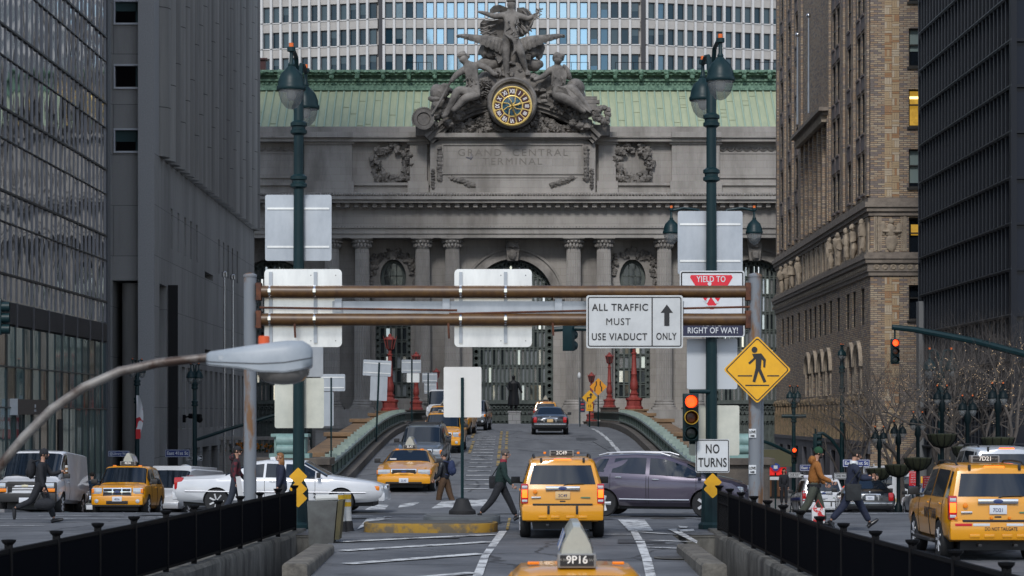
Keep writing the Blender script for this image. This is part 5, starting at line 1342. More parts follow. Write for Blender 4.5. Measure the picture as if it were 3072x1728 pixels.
t = post_sign('white blank sign back on a post standing in a black rubber base', 1163, 950, 56.5, .18, [(1116, 1211, 923, 1050, mat('white_sign_back', (.74, .73, .7), .5, col2=(.66, .65, .62), scale=1), 0)], group=None, r=.042)
w = MB(); w.lathe([(.31, 0), (.33, .04), (.32, .14), (.24, .2), (.15, .42), (.1, .44)], (0, 0, -.02), 20); w.build('rubber_base', RUBBER, t)
def yellow_diamond(label, u, v, D, d, post_v, kind):
    zb = zv(D); t = thing('warning_sign', label, 'sign', (PX(u, D), D, zb), 0, None)
    zc = PZ(v, D) - zb
    w = MB(); w.tube((0, .03, 0), (0, .03, zc + d * .45), .05, n=6); w.build('post', GREEN, t)
    w = MB(); w.M = Matrix.Translation((0, -.03, zc)); w.prism(diamond(d, .04), 0, .01); w.build('plate', mat('orange_yellow_sign', (.75, .3, .01), .5) if kind == 0 else YEL, t, smooth=0)
    w = MB(); w.M = Matrix.Translation((0, -.03, zc)); k = d / 44
    if kind == 0:
        for s in (-1, 1): w.prism([(s * 3.5 * k, 14 * k), (s * 6.5 * k, 14 * k), (s * 6.5 * k, 4 * k), (s * 10 * k, -2 * k), (s * 10 * k, -12 * k), (s * 7 * k, -12 * k), (s * 7 * k, -2 * k), (s * 3.5 * k, 4 * k)], -.008, -.004)
    else: w.prism([(-8 * k, -12 * k), (-4 * k, -12 * k), (-4 * k, -3 * k), (6 * k, -3 * k), (6 * k, 6 * k), (10 * k, 6 * k), (4 * k, 14 * k), (-2 * k, 6 * k), (2 * k, 6 * k), (2 * k, 1 * k), (-8 * k, 1 * k)], -.008, -.004)
    w.build('symbol', INK, t, smooth=0)
    if kind == 1:
        w = MB(); w.prism(rr(.42, .48, .04), -.04, -.03); w.M = None; w.v = [Vector((p.x, p.y, p.z + zc - .62)) for p in w.v]; w.build('speed_plate', YEL, t, smooth=0)
        text('lettering', '15', .24, INK, t, (0, -.044, zc - .55), bold=.02); text('lettering', 'M.P.H.', .1, INK, t, (0, -.044, zc - .76))
yellow_diamond('orange diamond road narrows sign on a post, right side of the viaduct crest', 1505, 973, 150, 1.12, 1078, 0)
yellow_diamond('yellow diamond winding arrow sign with a 15 speed plate at the viaduct crest', 1483, 1000, 148, .96, 1078, 1)
t = thing('pole_lamp', 'thin pole with a small white oval lamp near the winding arrow sign', 'lamp', (PX(1457, 152), 152, zv(152)))
w = MB(); w.tube((0, 0, 0), (0, 0, PZ(952, 152) - zv(152)), .035, n=6); w.build('pole', ALUD, t); w = MB(); w.sphere((0, 0, PZ(945, 152) - zv(152)), (.12, .12, .22)); w.build('lamp_head', WHITE, t)
t = thing('parking_sign', 'small navy and red sign pair on a thin post right of the crest', 'sign', (PX(1459, 150), 150, zv(150)))
w = MB(); w.tube((0, 0, 0), (0, 0, 1.9), .035, n=6); w.build('post', GREEN, t)
for k in (0, 1): w = MB(); w.bx(.0, .32, -.04, -.02, 1.3 - k * .36, 1.62 - k * .36); w.build('plate', NAVY, t); w = MB(); w.bx(.06, .26, -.045, -.041, 1.43 - k * .36, 1.5 - k * .36); w.build('red_bar', RED, t)
# street name and one way signs
SERIF = WHITE
def name_sign(label, u0, u1, v0, v1, D, s_, m=BLUE, arrow=False):
    t, W, H = panel('street_sign' if not arrow else 'one_way_sign', label, u0, u1, v0, v1, D, m, r=.02)
    border(t, W, H, WHITE, .015, .02, r=.02)
    if arrow:
        flat(t, 'arrow', [[(-W * .44, H * .28), (W * .2, H * .28), (W * .2, H * .4), (W * .46, 0), (W * .2, -H * .4), (W * .2, -H * .28), (-W * .44, -H * .28)]], WHITE)
        text('lettering', s_, H * .5, INK, t, (-W * .1, -.01, 0), fit=W * .62, bold=.03)
    else: text('lettering', s_, H * .62, WHITE, t, (0, -.008, 0), fit=W * .86, bold=.02)
    return t
name_sign('blue East 41st St sign on the left slim lamp', 415, 477, 1131, 1150, 123.6, 'East 41st St')
name_sign('blue Library Way street sign left of the yellow front facing taxi sign', 272, 326, 1134, 1149, 115.6, '@Library Way')
name_sign('blue East 41st street sign half hidden by the man in the green beanie', 2012, 2066, 1169, 1185, 126, 'East 41st St')
name_sign('blue East 41st street sign behind the head of the man in the navy suit', 2120, 2188, 1156, 1175, 100, 'East 41st St')
name_sign('one way arrow sign under the East 41st St sign, left', 467, 510, 1145, 1160, 124.6, 'ONE WAY', INK, True)
name_sign('one way arrow sign left of the man in the tan jacket', 1983, 2023, 1188, 1202, 126.2, 'ONE WAY', INK, True)
name_sign('one way arrow sign behind the man in the navy suit', 2098, 2145, 1189, 1206, 111.6, 'ONE WAY', INK, True)
BST = mat('bus_blue', (.02, .05, .25), .5)
t = thing('bus_stop_sign', 'round blue bus stop sign with red rim on a green pole, right', 'sign', (PX(1951, 120), 120, zo(120)))
w = MB(); zc = PZ(1177, 120) - zo(120); w.tube((0, .05, 0), (0, .05, zc), .04); w.build('pole', GREEN, t)
w = MB(); w.lathe([(.24, 0), (.24, .03), (0, .03)], (0, 0, zc), 20, ax=(0, -1, 0)); w.build('disc', BST, t); w = MB(); w.lathe([(.26, .03), (.17, .04), (.17, .03)], (0, 0, zc), 14, ax=(0, -1, 0), a0=R(180), a1=R(360)); w.build('red_rim', RED, t)
w = MB(); w.bx(-.1, .1, -.05, -.04, zc - .05, zc + .12); w.build('bus_symbol', WHITE, t); w = MB(); w.bx(-.55, .5, -.02, 0, zc - .62, zc - .46); w.build('route_plate', WHITE, t)
for u, v0, v1, D, nm in ((2297, 1186, 1222, 90, 'red and blue parking sign on the basket lamp nearer the ladder van'), (2331, 1198, 1228, 88, 'lower red and blue parking sign beside a lit tree trunk')):
    t, W, H = panel('parking_sign', nm, u - 10, u + 10, v0, v1, D, RED, r=.02)
    for k in range(6): text('lettering', ('NO STANDING', 'EXCEPT', 'TRUCKS', '8AM-6PM', 'MON-FRI', '<->')[k], .065, WHITE, t, (0, -.004, H * .4 - k * .09), sx=.7)
    w = MB(); w.bx(-W / 2, W / 2, 0, .01, -H / 2 - .22, -H / 2 - .01); w.build('blue_plate', BLUE, t); w = MB(); w.tube((.0, .05, -H / 2 - 3.2), (0, .05, H / 2), .035, n=6); w.build('post', GREEN, t)
t = thing('banner', 'tall red and white cloth banner on the left slim street lamp', 'banner', P(349, 1048, 115.4))
w = MB(); pts = []
for k in range(13):
    a = k / 12; z = 1.05 - 2.1 * a; wd = .3 * math.sin(PI * (.12 + .8 * a)) + .05
    pts.append([(-.12 + wd * j / 4 * 1.0, .05 * math.sin(a * 5 + j), z) for j in range(5)])
w.grid(pts); w.build('cloth', mat('banner_cloth', (.6, .6, .62), .7, col2=(.45, .02, .03), scale=1.6, lo=.56, hi=.58, detail=1), t, normals=False)
w = MB(); w.bx(-.14, .1, -.06, -.05, -1.1, -.62); w.build('red_foot', RED, t)
t = thing('no_turn_sign', 'white no turn sign with a red circle behind the gantry post', 'sign', P(1878, 1160, 80))
w = MB(); w.prism(rr(.55, .75, .04), 0, .01); w.build('plate', WHITE, t); w = MB(); w.lathe([(.24, 0), (.24, .01), (.19, .01), (.19, 0)], (0, -.002, .1), 20, ax=(0, -1, 0)); w.build('red_ring', RED, t); w = MB(); w.prism([(-.13, .05), (-.02, .17), (-.02, .12), (.14, .12), (.14, .07), (-.02, .07), (-.02, .0)], -.008, -.003); w.build('arrow', INK, t)
# restaurant front under the viaduct on the right
t = thing('cafe', 'low dark cafe front with a red lit strip under the green viaduct beam, right', 'cafe', (PX(1860, 160), 160, zo(160)))
w = MB(); w.bx(-1.8, 3.2, 0, 2, 0, 1.75); w.build('wall', DARK, t); w = MB(); w.bx(-1.8, 3.2, -.1, 0, 1.75, 2.3)
for k in range(24): w.bx(-1.7 + k * .2, -1.62 + k * .2, -.14, -.1, 1.8, 2.25)
w.build('red_sign_strip', mat('red_neon_strip', (.5, .01, .01), .4, emit=(1, .03, .02), es=.25), t); w = MB(); w.bx(-2.5, 3.6, -.3, 2, 2.35, 3.5); w.build('beam', mat('olive_steel_beam', (.09, .085, .045), .6), t)
for k in range(5): w = MB(); w.bx(-1.4 + k, -.8 + k, -.06, -.01, .3, 1.6); w.build('window', mat('dim_cafe_window', (.12, .06, .03), .2), t)

# ================================================================ foreground: fences, ramp walls, island, bins, cobra lamp
for s, F, nm, lab in ((-1, FL, 'left', 'black iron fence with capped posts along the left tunnel wall'), (1, FR, 'right', 'black iron fence with capped posts along the right tunnel wall')):
    f_ = fl if s < 0 else fr
    t = thing('iron_fence', lab, 'fence', (0, 0, 0))
    ys_ = [52 - k * 2.25 for k in range(16)]
    for y in ys_:
        w = MB(); x = f_(y); w.bx(x - .045, x + .045, y - .045, y + .045, -.2, .98); w.lathe([(.045, .96), (.055, .98), (.09, 1.015), (.095, 1.045), (.04, 1.05)], (x, y, 0), 8); w.build('post', BLACK, t, smooth=30)
    w = MB()
    for ya, yb in zip(ys_, ys_[1:]):
        for z0_, z1_, d in ((.86, .93, .03), (.66, .69, .02), (.08, .13, .03)):
            xa, xb = f_(ya), f_(yb); w.add([(xa - d, ya, z0_), (xa + d, ya, z0_), (xb + d, yb, z0_), (xb - d, yb, z0_), (xa - d, ya, z1_), (xa + d, ya, z1_), (xb + d, yb, z1_), (xb - d, yb, z1_)], [(0, 3, 2, 1), (4, 5, 6, 7), (0, 1, 5, 4), (1, 2, 6, 5), (2, 3, 7, 6), (3, 0, 4, 7)])
    w.build('rail', BLACK, t, smooth=0)
    w = MB()
    for i, (ya, yb) in enumerate(zip(ys_, ys_[1:])):
        n = 22
        for k in range(n):
            y = ya + (yb - ya) * (k + .5) / n; x = f_(y); w.bx(x - .009, x + .009, y - .013, y + .013, .1, .9)
    w.build('picket', BLACK, t, smooth=0)
    w = MB()
    for i, (ya, yb) in enumerate(zip(ys_, ys_[1:])):
        if s > 0 and i < 1: continue
        xa, xb = f_(ya) - s * .03, f_(yb) - s * .03; w.add([(xa, ya, .12), (xb, yb, .12), (xb, yb, .88), (xa, ya, .88)], [(0, 1, 2, 3)])
    w.build('mesh_screen', mat('black_mesh_screen', (.0035, .004, .006), .9, spec=.03), t, smooth=0, normals=False)
    wt = thing('ramp_wall', f'stained concrete parapet wall on the {nm} of the tunnel ramp', 'wall', (0, 0, 0))
    w = MB(); rn = random.Random(2); yy = [45.6 - k * 1.1 for k in range(26)]
    yy = [53 - k * 1.1 for k in range(33)]
    def sec(y):
        x = f_(y); c = x - s * .2; o = rn.uniform(-.02, .02)
        return [(x + s * .2, y, -2.3), (x + s * .2, y, -.02), (x + s * .14, y, .03 + o * .5), (c - s * -.04, y, .03 + o), (c, y, -.04), (c + o, y, -.8), (c, y, -2.3)]
    secs = [sec(y) for y in yy]; w.grid(secs); w.add(secs[0], [tuple(range(7))]); w.build('wall', CONC, wt, smooth=30)
    w = MB(); w.M = Matrix.Translation((-3.6 if s < 0 else 3.4, 42.2, 0)); w.prism([(-.24, -.3), (.2, -.3), (.19, .1), (.15, .14), (-.2, .15), (-.24, .1)], -3.3, 2.6); w.build('kerb_stub', mat('pale_worn_kerb', (.17, .155, .13), .9, col2=(.07, .065, .058), scale=3, detail=9, bump=.6, bscale=9), wt, bevel=.03)
t = thing('concrete_bin', 'grey concrete bin with a leaning brown board beside two striped posts', 'bin', (PX(812, 48), 48, -.05))
w = MB(); w.prism([(-.26, 0), (.24, 0), (.32, .9), (-.3, .9)], -.3, .3); w.build('body', mat('rough_grey_concrete', (.10, .105, .10), .85, col2=(.07, .07, .068), scale=4), t, bevel=.015)
w = MB(); w.prism([(.27, .12), (.36, .12), (.44, .92), (.34, .92)], -.34, .36); w.build('board', mat('stained_olive_board', (.085, .07, .03), .8, col2=(.05, .045, .02), scale=3), t)
w = MB(); w.tube((-.15, -.05, .95), (.3, .05, .97), .07, n=10); w.build('fallen_marker', mat('dirty_white_plastic', (.5, .5, .48), .6), t)
for u, D, nm in ((856, 52.4, 'yellow and white striped delineator post nearer the concrete bin'), (874, 52.7, 'yellow and white striped delineator post right of its twin')):
    t = thing('delineator_post', nm, 'bollard', (PX(u, D), D, 0), 0, 'striped delineator posts')
    w = MB(); w.lathe([(.1, .22), (.085, .5), (.08, .84), (.06, .85)], n=14); w.build('tube', mat('white_plastic', (.68, .68, .66), .5, col2=(.5, .5, .48), scale=6), t)
    for z in (.55, .72): w = MB(); w.lathe([(.0865, z), (.0845, z + .1)], n=14); w.build('yellow_band', mat('yellow_band', (.72, .42, .01), .4), t)
    w = MB(); w.lathe([(.16, 0), (.13, .08), (.12, .2), (.1, .23)], n=10); w.build('rubber_foot', RUBBER, t)
w = MB()
def island(x0, x1, y0, y1, z, m, mtop, name, label):
    t = thing(name, label, 'traffic island', ((x0 + x1) / 2, (y0 + y1) / 2, 0))
    W, H = x1 - x0, y1 - y0; p = []
    for k in range(24):
        a = 2 * PI * k / 24; c, s_ = math.cos(a), math.sin(a); p.append((W / 2 * math.copysign(abs(c) ** .35, c), H / 2 * math.copysign(abs(s_) ** .8, s_)))
    w = MB(); w.prism(p, -.05, z, ax='z'); o = w.build('kerb', m, t, smooth=30, bevel=.02)
    w = MB(); w.prism([(a * .93, c * .84) for a, c in p], z + .003, z + .012, ax='z'); w.build('top_slab', mtop, t, smooth=0)
KERBY = mat('worn_yellow_kerb', (.34, .20, .025), .8, col2=(.13, .105, .07), scale=3, detail=11, lo=.46, hi=.58)
island(PX(912, 52.2), PX(1252, 52.2), 51.75, 53.5, .2, KERBY, mat('island_slab', (.13, .125, .115), .9, col2=(.09, .087, .08), scale=3), 'traffic_island', 'low traffic island with a worn yellow kerb in the road centre')
island(PX(1060, 55), PX(1258, 55), 55.2, 57.6, .2, mat('grey_kerb', (.12, .13, .14), .85, col2=(.09, .1, .105), scale=3), mat('island_slab2', (.11, .115, .12), .9), 'traffic_island', 'grey kerbed traffic island carrying the rubber based sign post')
TRIMG = mat('dark_seam_gasket', (.06, .065, .07), .7)
# cobra head lamp, close to the camera
CY = 16.6
t = thing('tunnel_lamp', 'grey cobra head lamp on a curved rusty arm close in the lower left', 'street lamp', (-4.9, CY, -1.0))
O = Vector((-4.9, CY, -1.0))
w = MB(); pts = [(-4.9, CY, -1.0), (-4.9, CY, .8)] + [P(u, v, CY) for u, v in ((-90, 1290), (0, 1172), (60, 1100), (130, 1030), (210, 975), (300, 935), (400, 913), (470, 905), (530, 899))]
w.path([Vector(p) - O for p in pts], [.07, .06, .045] + [.034] * 6 + [.032] * 2, 12); w.build('arm', mat('rust_flecked_arm', (.23, .215, .2), .5, col2=(.05, .03, .022), scale=2.2, detail=8, lo=.45, hi=.6, metal=.3), t)
w = MB(); hd = []
prof = [(521, 890, 908, 916, .05), (530, 884, 911, 920, .085), (600, 873, 914, 926, .12), (660, 864, 916, 936, .14), (720, 857, 913, 938, .145), (760, 857, 906, 931, .13), (780, 868, 902, 926, .085), (786, 880, 900, 921, .03)]
ringsU = []
for u, vt, vm, vb, hw in prof:
    c = P(u, vt, CY) - O; zt, zm, zb_ = PZ(vt, CY) + 1.0, PZ(vm, CY) + 1.0, PZ(vb, CY) + 1.0
    ringsU.append([(c.x, hw * math.copysign(abs(math.cos(a)) ** .55, math.cos(a)), zm + (zt - zm) * math.sin(a) ** .6) for a in [PI * k / 8 for k in range(9)]] + [(c.x, -hw, zb_), (c.x, -hw * .6, zb_ - .004), (c.x, hw * .6, zb_ - .004), (c.x, hw, zb_)])
rg = [r + [r[0]] for r in ringsU]; w.grid(rg); w.add(ringsU[0], [tuple(range(13))]); w.add(ringsU[-1], [tuple(range(13))])
w.build('lamp_housing', mat('pale_grey_enamel', (.33, .36, .39), .45, col2=(.25, .28, .31), scale=3), t, smooth=50, weld=1e-5)
w = MB(); w.path([(r[0].x if hasattr(r[0], 'x') else r[0][0], -prof[i][4] - .002, (PZ(prof[i][2], CY) + 1.0)) for i, r in enumerate(ringsU)], .004, 4); w.path([(r[0][0], -prof[i][4] * .98 - .002, (PZ(prof[i][3], CY) + 1.006)) for i, r in enumerate(ringsU)], .003, 4); w.build('housing_seam', TRIMG, t)
w = MB(); w.box((PX(560, CY) + 4.9, -.09, PZ(901, CY) + 1.0), (.03, .02, .03)); w.build('latch', ALUD, t)
w = MB(); c = P(712, 931, CY) - O; w.lathe([(.19, .02), (.185, -.03), (.15, -.075), (.08, -.1), (.01, -.105)], (0, 0, 0), 20)
w.v = [Vector((c.x + p.x * 1.0, p.y * .72, c.z + p.z)) for p in w.v]; w.build('lens_bowl', mat('smoky_lens', (.16, .15, .14), .15, coat=.5, alpha=.9), t)
w = MB(); c = P(664, 863, CY) - O; w.lathe([(.04, -.01), (.04, .045), (.035, .05)], c, 14); w.build('photocell', mat('orange_cell', (.62, .09, .02), .55), t)

# ================================================================ bronze statue in front of the terminal
BRZ = mat('dark_bronze', (.008, .008, .010), .5, metal=.2, spec=.3)
def statue_parts(par, z0, sc):
    V = [(0, 0, 0.95, .19), (0, 0, 1.2, .21), (0, 0, 1.45, .22), (0, 0, 1.6, .09), (0, -.01, 1.68, .075), (0, -.02, 1.78, .11), (0, -.02, 1.88, .1), (-.2, 0, 1.48, .1), (-.3, -.02, 1.22, .085), (-.2, -.22, 1.1, .07), (-.1, -.26, 1.12, .06), (.21, 0, 1.48, .1), (.33, -.03, 1.22, .085), (.42, -.08, 1.0, .06), (.46, -.1, .93, .05),
         (-.1, 0, .9, .15), (-.12, 0, .5, .12), (-.12, 0, .1, .08), (-.13, -.15, .05, .06), (.1, 0, .9, .15), (.13, 0, .5, .12), (.14, 0, .1, .08), (.16, -.15, .05, .06)]
    E = [(0, 1), (1, 2), (2, 3), (3, 4), (4, 5), (5, 6), (2, 7), (7, 8), (8, 9), (9, 10), (2, 11), (11, 12), (12, 13), (13, 14), (0, 15), (15, 16), (16, 17), (17, 18), (0, 19), (19, 20), (20, 21), (21, 22)]
    skin('figure', [(x * sc, y * sc, z * sc + z0, r * sc) for x, y, z, r in V], E, BRZ, par)
    w = MB(); w.lathe([(.24 * sc, 1.45 * sc), (.25 * sc, 1.2 * sc), (.24 * sc, .95 * sc), (.3 * sc, .6 * sc), (.31 * sc, .3 * sc), (.29 * sc, .28 * sc)], (0, .03, z0), 12); w.build('long_coat', BRZ, par)
t = thing('bronze_statue', 'dark bronze statue of a man in a long coat before the central arch', 'statue', (PX(1292, 236), 236, PZ(1033, 236)))
statue_parts(t, 0, 1.9)
t = thing('statue_pedestal', 'pale stone block pedestal under the dark bronze statue', 'pedestal', (PX(1294, 236), 236, -1))
w = MB(); z1 = PZ(1034, 236) + 1; w.bx(-.62, .62, -.6, .6, 0, z1 - .15); w.bx(-.68, .68, -.66, .66, z1 - .15, z1); w.build('block', blockmat('pedestal_stone', (.36, .35, .35), (.3, .3, .3), (.15, .15, .15), .8, .6, .02), t, smooth=0)
# small balustrade with planters left of the left pier
t = thing('stone_balustrade', 'low stone balustrade with orange flowers below the terminal, left', 'balustrade', (PX(690, 170), 170, zo(170)))
w = MB(); zt = PZ(1098, 170) - zo(170); w.bx(-4, 2.5, -.3, .3, 0, zt - 1.2); w.bx(-4, 2.5, -.35, .35, zt - .25, zt)
for k in range(16): w.lathe([(.12, zt - 1.2), (.16, zt - .9), (.08, zt - .6), (.12, zt - .25)], (-3.8 + k * .42, 0, 0), 8)
w.build('balusters', STONE, t, smooth=30)
w = MB()
for k in range(90): w.lump((rnd.uniform(-3.8, 2.4), -.4 + rnd.uniform(-.1, .1), zt - .75 + rnd.uniform(-.3, .25)), .09, rnd, mi=rnd.choice((0, 0, 1)), nu=5, nv=4)
w.build('flowers', [mat('orange_petals', (.45, .16, .02), .8), mat('dark_leaves', (.03, .05, .015), .8)], t)

# ================================================================ right pavement: basket lamps and bare trees
BASK = mat('dark_moss_liner', (.011, .014, .006), .95, col2=(.024, .027, .01), scale=14)
def basket_lamp(label, u, D, vb):
    global GREEN
    keep, GREEN = GREEN, mat('black_green_pole_paint', (.0025, .008, .010), .5, spec=.15)
    x = PX(u, D); zg = zo(D); t = thing('basket_lamp_post', label, 'lamp post', (x, D, zg), 0, 'short twin lamps with hanging baskets')
    zb = PZ(vb, D) - zg
    H = zb + 1.5
    w = MB(); w.lathe([(.16, 0), (.16, .5), (.1, .6), (.075, .7), (.07, H - .6), (.12, H - .5), (.1, H - .2), (.05, H)], n=10); w.build('pole', GREEN, t)
    for s in (-1, 1): lamp_head(t, (s * .17, 0, H - .12), .45, [(0, 0, H - .4), (s * .07, 0, H + .15), (s * .17, 0, H + .28)])
    w = MB(); w.lathe([(.02, zb - .32), (.28, zb - .26), (.46, zb - .06), (.52, zb + .12), (.5, zb + .16), (.02, zb + .18)], n=16); bk = w.build('basket', BASK, t)
    w = MB()
    for k in range(12): a = k * PI / 6; w.path([(.05 * math.cos(a), .05 * math.sin(a), zb - .34), (.3 * math.cos(a), .3 * math.sin(a), zb - .27), (.48 * math.cos(a), .48 * math.sin(a), zb - .06), (.54 * math.cos(a), .54 * math.sin(a), zb + .15)], .012, 4)
    w.build('wire_frame', BLACK, bk); GREEN = keep
for i, (u, D, vb) in enumerate(((2212, 95, 1188), (2260, 91, 1179), (2309, 87, 1162), (2370, 82, 1103), (2434, 78, 1135), (2510, 73, 1113))):
    basket_lamp(('leftmost of the basket lamps, low beside the ladder van', 'second basket lamp from the brick tower side', 'basket lamp beside the red parking signs', 'high basket lamp in front of the dark tower corner', 'basket lamp right of the brightly lit trunk', 'nearest basket lamp, above the orange rear taxi')[i], u, D, vb)
BARK = mat('dark_bark', (.055, .046, .04), .9, col2=(.09, .077, .068), scale=6)
TWINK = mat('warm_string_light', (1, .75, .45), .5, emit=(1, .66, .36), es=.8)
def tree(label, u, D, H, seed, lean=0, lights=260, r0=.16):
    rn = random.Random(seed); x = PX(u, D); t = thing('bare_tree', label, 'tree', (x, D, zo(D)), 0, 'bare street trees with string lights')
    tr, cr, li = MB(), MB(), MB(); spots = []
    def grow(p, d, L, r, lv):
        pts = [p]; q = p; dd = d.copy(); n = 4 if lv < 3 else 3
        for k in range(n):
            dd = (dd + Vector((rn.uniform(-1, 1), rn.uniform(-1, 1), rn.uniform(-.35, .6))) * (.12 if lv == 0 else .26)).normalized(); q = q + dd * L / n; pts.append(q)
        re = r * (.7 if lv < 4 else .45); rad = [r + (re - r) * k / n for k in range(n + 1)]
        (tr if lv == 0 else cr).path(pts, rad, 7 if lv == 0 else (5 if lv < 3 else 3), cap=False)
        for a, c in zip(pts, pts[1:]): spots.append((a, c, r, lv))
        if lv >= 7: return
        nb = (3 if rn.random() < .6 else 4) if lv == 0 else (3 if rn.random() < .62 else 2)
        for b_ in range(nb):
            az = 2 * PI * (b_ + rn.random() * .7) / nb; ta = R(rn.uniform(22, 46) if lv else rn.uniform(16, 34))
            a1 = dd.orthogonal().normalized(); a2 = dd.cross(a1); nd = (dd * math.cos(ta) + (a1 * math.cos(az) + a2 * math.sin(az)) * math.sin(ta) + Vector((0, 0, .05))).normalized()
            grow(q, nd, L * rn.uniform(.66, .86) if lv else L * .72, re * .8, lv + 1)
        if lv in (1, 2, 3, 4, 5):
            nd = (dd + Vector((rn.uniform(-1, 1), rn.uniform(-1, 1), rn.uniform(-.4, .6)))).normalized(); grow(pts[2], nd, L * .6, re * .5, max(lv + 2, 5))
    grow(Vector((0, 0, 0)), Vector((lean, 0, 1)).normalized(), H * .27, r0, 0)
    tr.build('trunk', BARK, t, smooth=60); cr.build('crown', BARK, t, smooth=60)
    near = [s for s in spots if s[3] <= 4]
    for k in range(lights):
        a, c, r, lv = rn.choice(near if rn.random() < .6 else near[:max(4, len(near) // 4)]); p = a.lerp(c, rn.random()); an = rn.random() * 2 * PI; p = p + Vector((math.cos(an), math.sin(an), 0)) * (r + .015)
        s = .0088 * rn.uniform(.6, 1.25)
        li.add([p + Vector(v) * s for v in ((1, 0, 0), (-1, 0, 0), (0, 1, 0), (0, -1, 0), (0, 0, 1), (0, 0, -1))], [(0, 2, 4), (2, 1, 4), (1, 3, 4), (3, 0, 4), (2, 0, 5), (1, 2, 5), (3, 1, 5), (0, 3, 5)])
    o = li.build('string_lights', TWINK, t, smooth=0); o['kind'] = 'stuff'
for i, (u, D, H, ln, nl, r0) in enumerate(((2192, 112, 8.8, -.12, 60, .13), (2243, 105, 8.6, .02, 60, .13), (2268, 101, 8.8, .05, 30, .2), (2333, 95, 8.6, .0, 260, .15), (2404, 88, 8.4, 0, 380, .17), (2478, 84, 7.8, .1, 90, .13), (2556, 79, 8.2, .0, 260, .14), (2128, 118, 7.6, -.2, 10, .1))):
    tree(('slender bare tree behind the man in the navy suit', 'bare tree with a few lights left of the thick trunk', 'thick dark bare tree with a forked trunk before the brick tower', 'bare tree wound with lights beside the red parking signs', 'bare tree with the most brightly lit trunk, before the dark tower', 'thin leaning bare tree between two lit trunks', 'bare tree with lit trunk at the right edge', 'small sparse bare tree nearest the slim signal lamp')[i], u, D, H, 31 + i * 7, ln, nl, r0)
# flagpoles, left
for u, D, vt, lab in ((564, 160, 694, 'silver flagpole before the granite block, left of its twin'), (585, 166, 701, 'silver flagpole before the granite block, right of its twin')):
    t = thing('flagpole', lab, 'flagpole', (PX(u, D), D, zo(D)), 0, 'silver flagpoles before the granite block')
    H = PZ(vt, D) - zo(D); w = MB(); w.tube((0, 0, 0), (0, 0, H), .085, .07); w.build('pole', mat('polished_steel', (.6, .6, .62), .25, metal=.9), t); w = MB(); w.lathe([(.09, H - .1), (.17, H - .05), (.17, H + .25), (.1, H + .3)], n=10); w.build('cap', mat('polished_steel', (0, 0, 0)), t)
# pigeon
t = thing('pigeon', 'small grey pigeon in flight before the carved inscription', 'bird', P(1185, 398, 150))
w = MB(); w.path([(-.05, 0, -.12), (-.02, 0, -.06), (.01, 0, .0), (.06, 0, .05), (.1, 0, .07)], [.012, .06, .075, .04, .03], 8); w.sphere((.11, 0, .08), .04); w.build('body', mat('pigeon_grey', (.14, .14, .16), .7), t)
w = MB(); w.add([(0, 0, .03), (-.3, .05, .1), (-.36, .1, .04), (-.12, .1, -.06)], [(0, 1, 2, 3)]); w.add([(.02, 0, .03), (.04, -.1, .33), (.0, -.1, .3), (-.05, 0, -.02)], [(0, 1, 2, 3)]); w.build('wing', mat('pigeon_wing', (.25, .25, .28), .7), t, normals=False)
# ================================================================ vehicles
def paint(name, c, c2=None, metal=0, rough=.28): return mat(name, c, rough, metal=metal, col2=c2, scale=1.5, coat=.7)
TAXI = paint('taxi_yellow_paint', (.70, .295, .004), (.63, .265, .006))
TAXID = paint('dusty_taxi_yellow', (.62, .29, .02), (.5, .24, .03), rough=.4)
WHITEP = paint('white_car_paint', (.62, .63, .65), (.56, .57, .59))
VANW = paint('dirty_van_white', (.62, .63, .66), (.5, .51, .54), rough=.4)
BLACKP = paint('black_car_paint', (.004, .0045, .006))
GREYP = paint('grey_metallic_paint', (.12, .135, .15), metal=.4)
PURP = paint('mauve_grey_metallic', (.098, .084, .118), (.088, .075, .106), metal=.35, rough=.28)
TRIM = mat('black_plastic_trim', (.012, .012, .013), .55)
GRILLE = mat('grille_black', (.006, .006, .007), .6)
HUB = mat('wheel_alloy', (.62, .62, .63), .35, metal=.2)
def ring(y, zb, w, zbelt, wt, zt, yb=0, yt=0):
    return [(.84 * w, y + yb * .3, zb), (.965 * w, y, zb + .11), (w, y, zb + (zbelt - zb) * .5), (.985 * w, y + yb * .6, zb + (zbelt - zb) * .86), (.955 * w, y + yb, zbelt), (wt, y + yt, zt - .075), (.9 * wt, y + yt, zt - .022), (.55 * wt, y + yt, zt - .004), (0, y + yt, zt)]
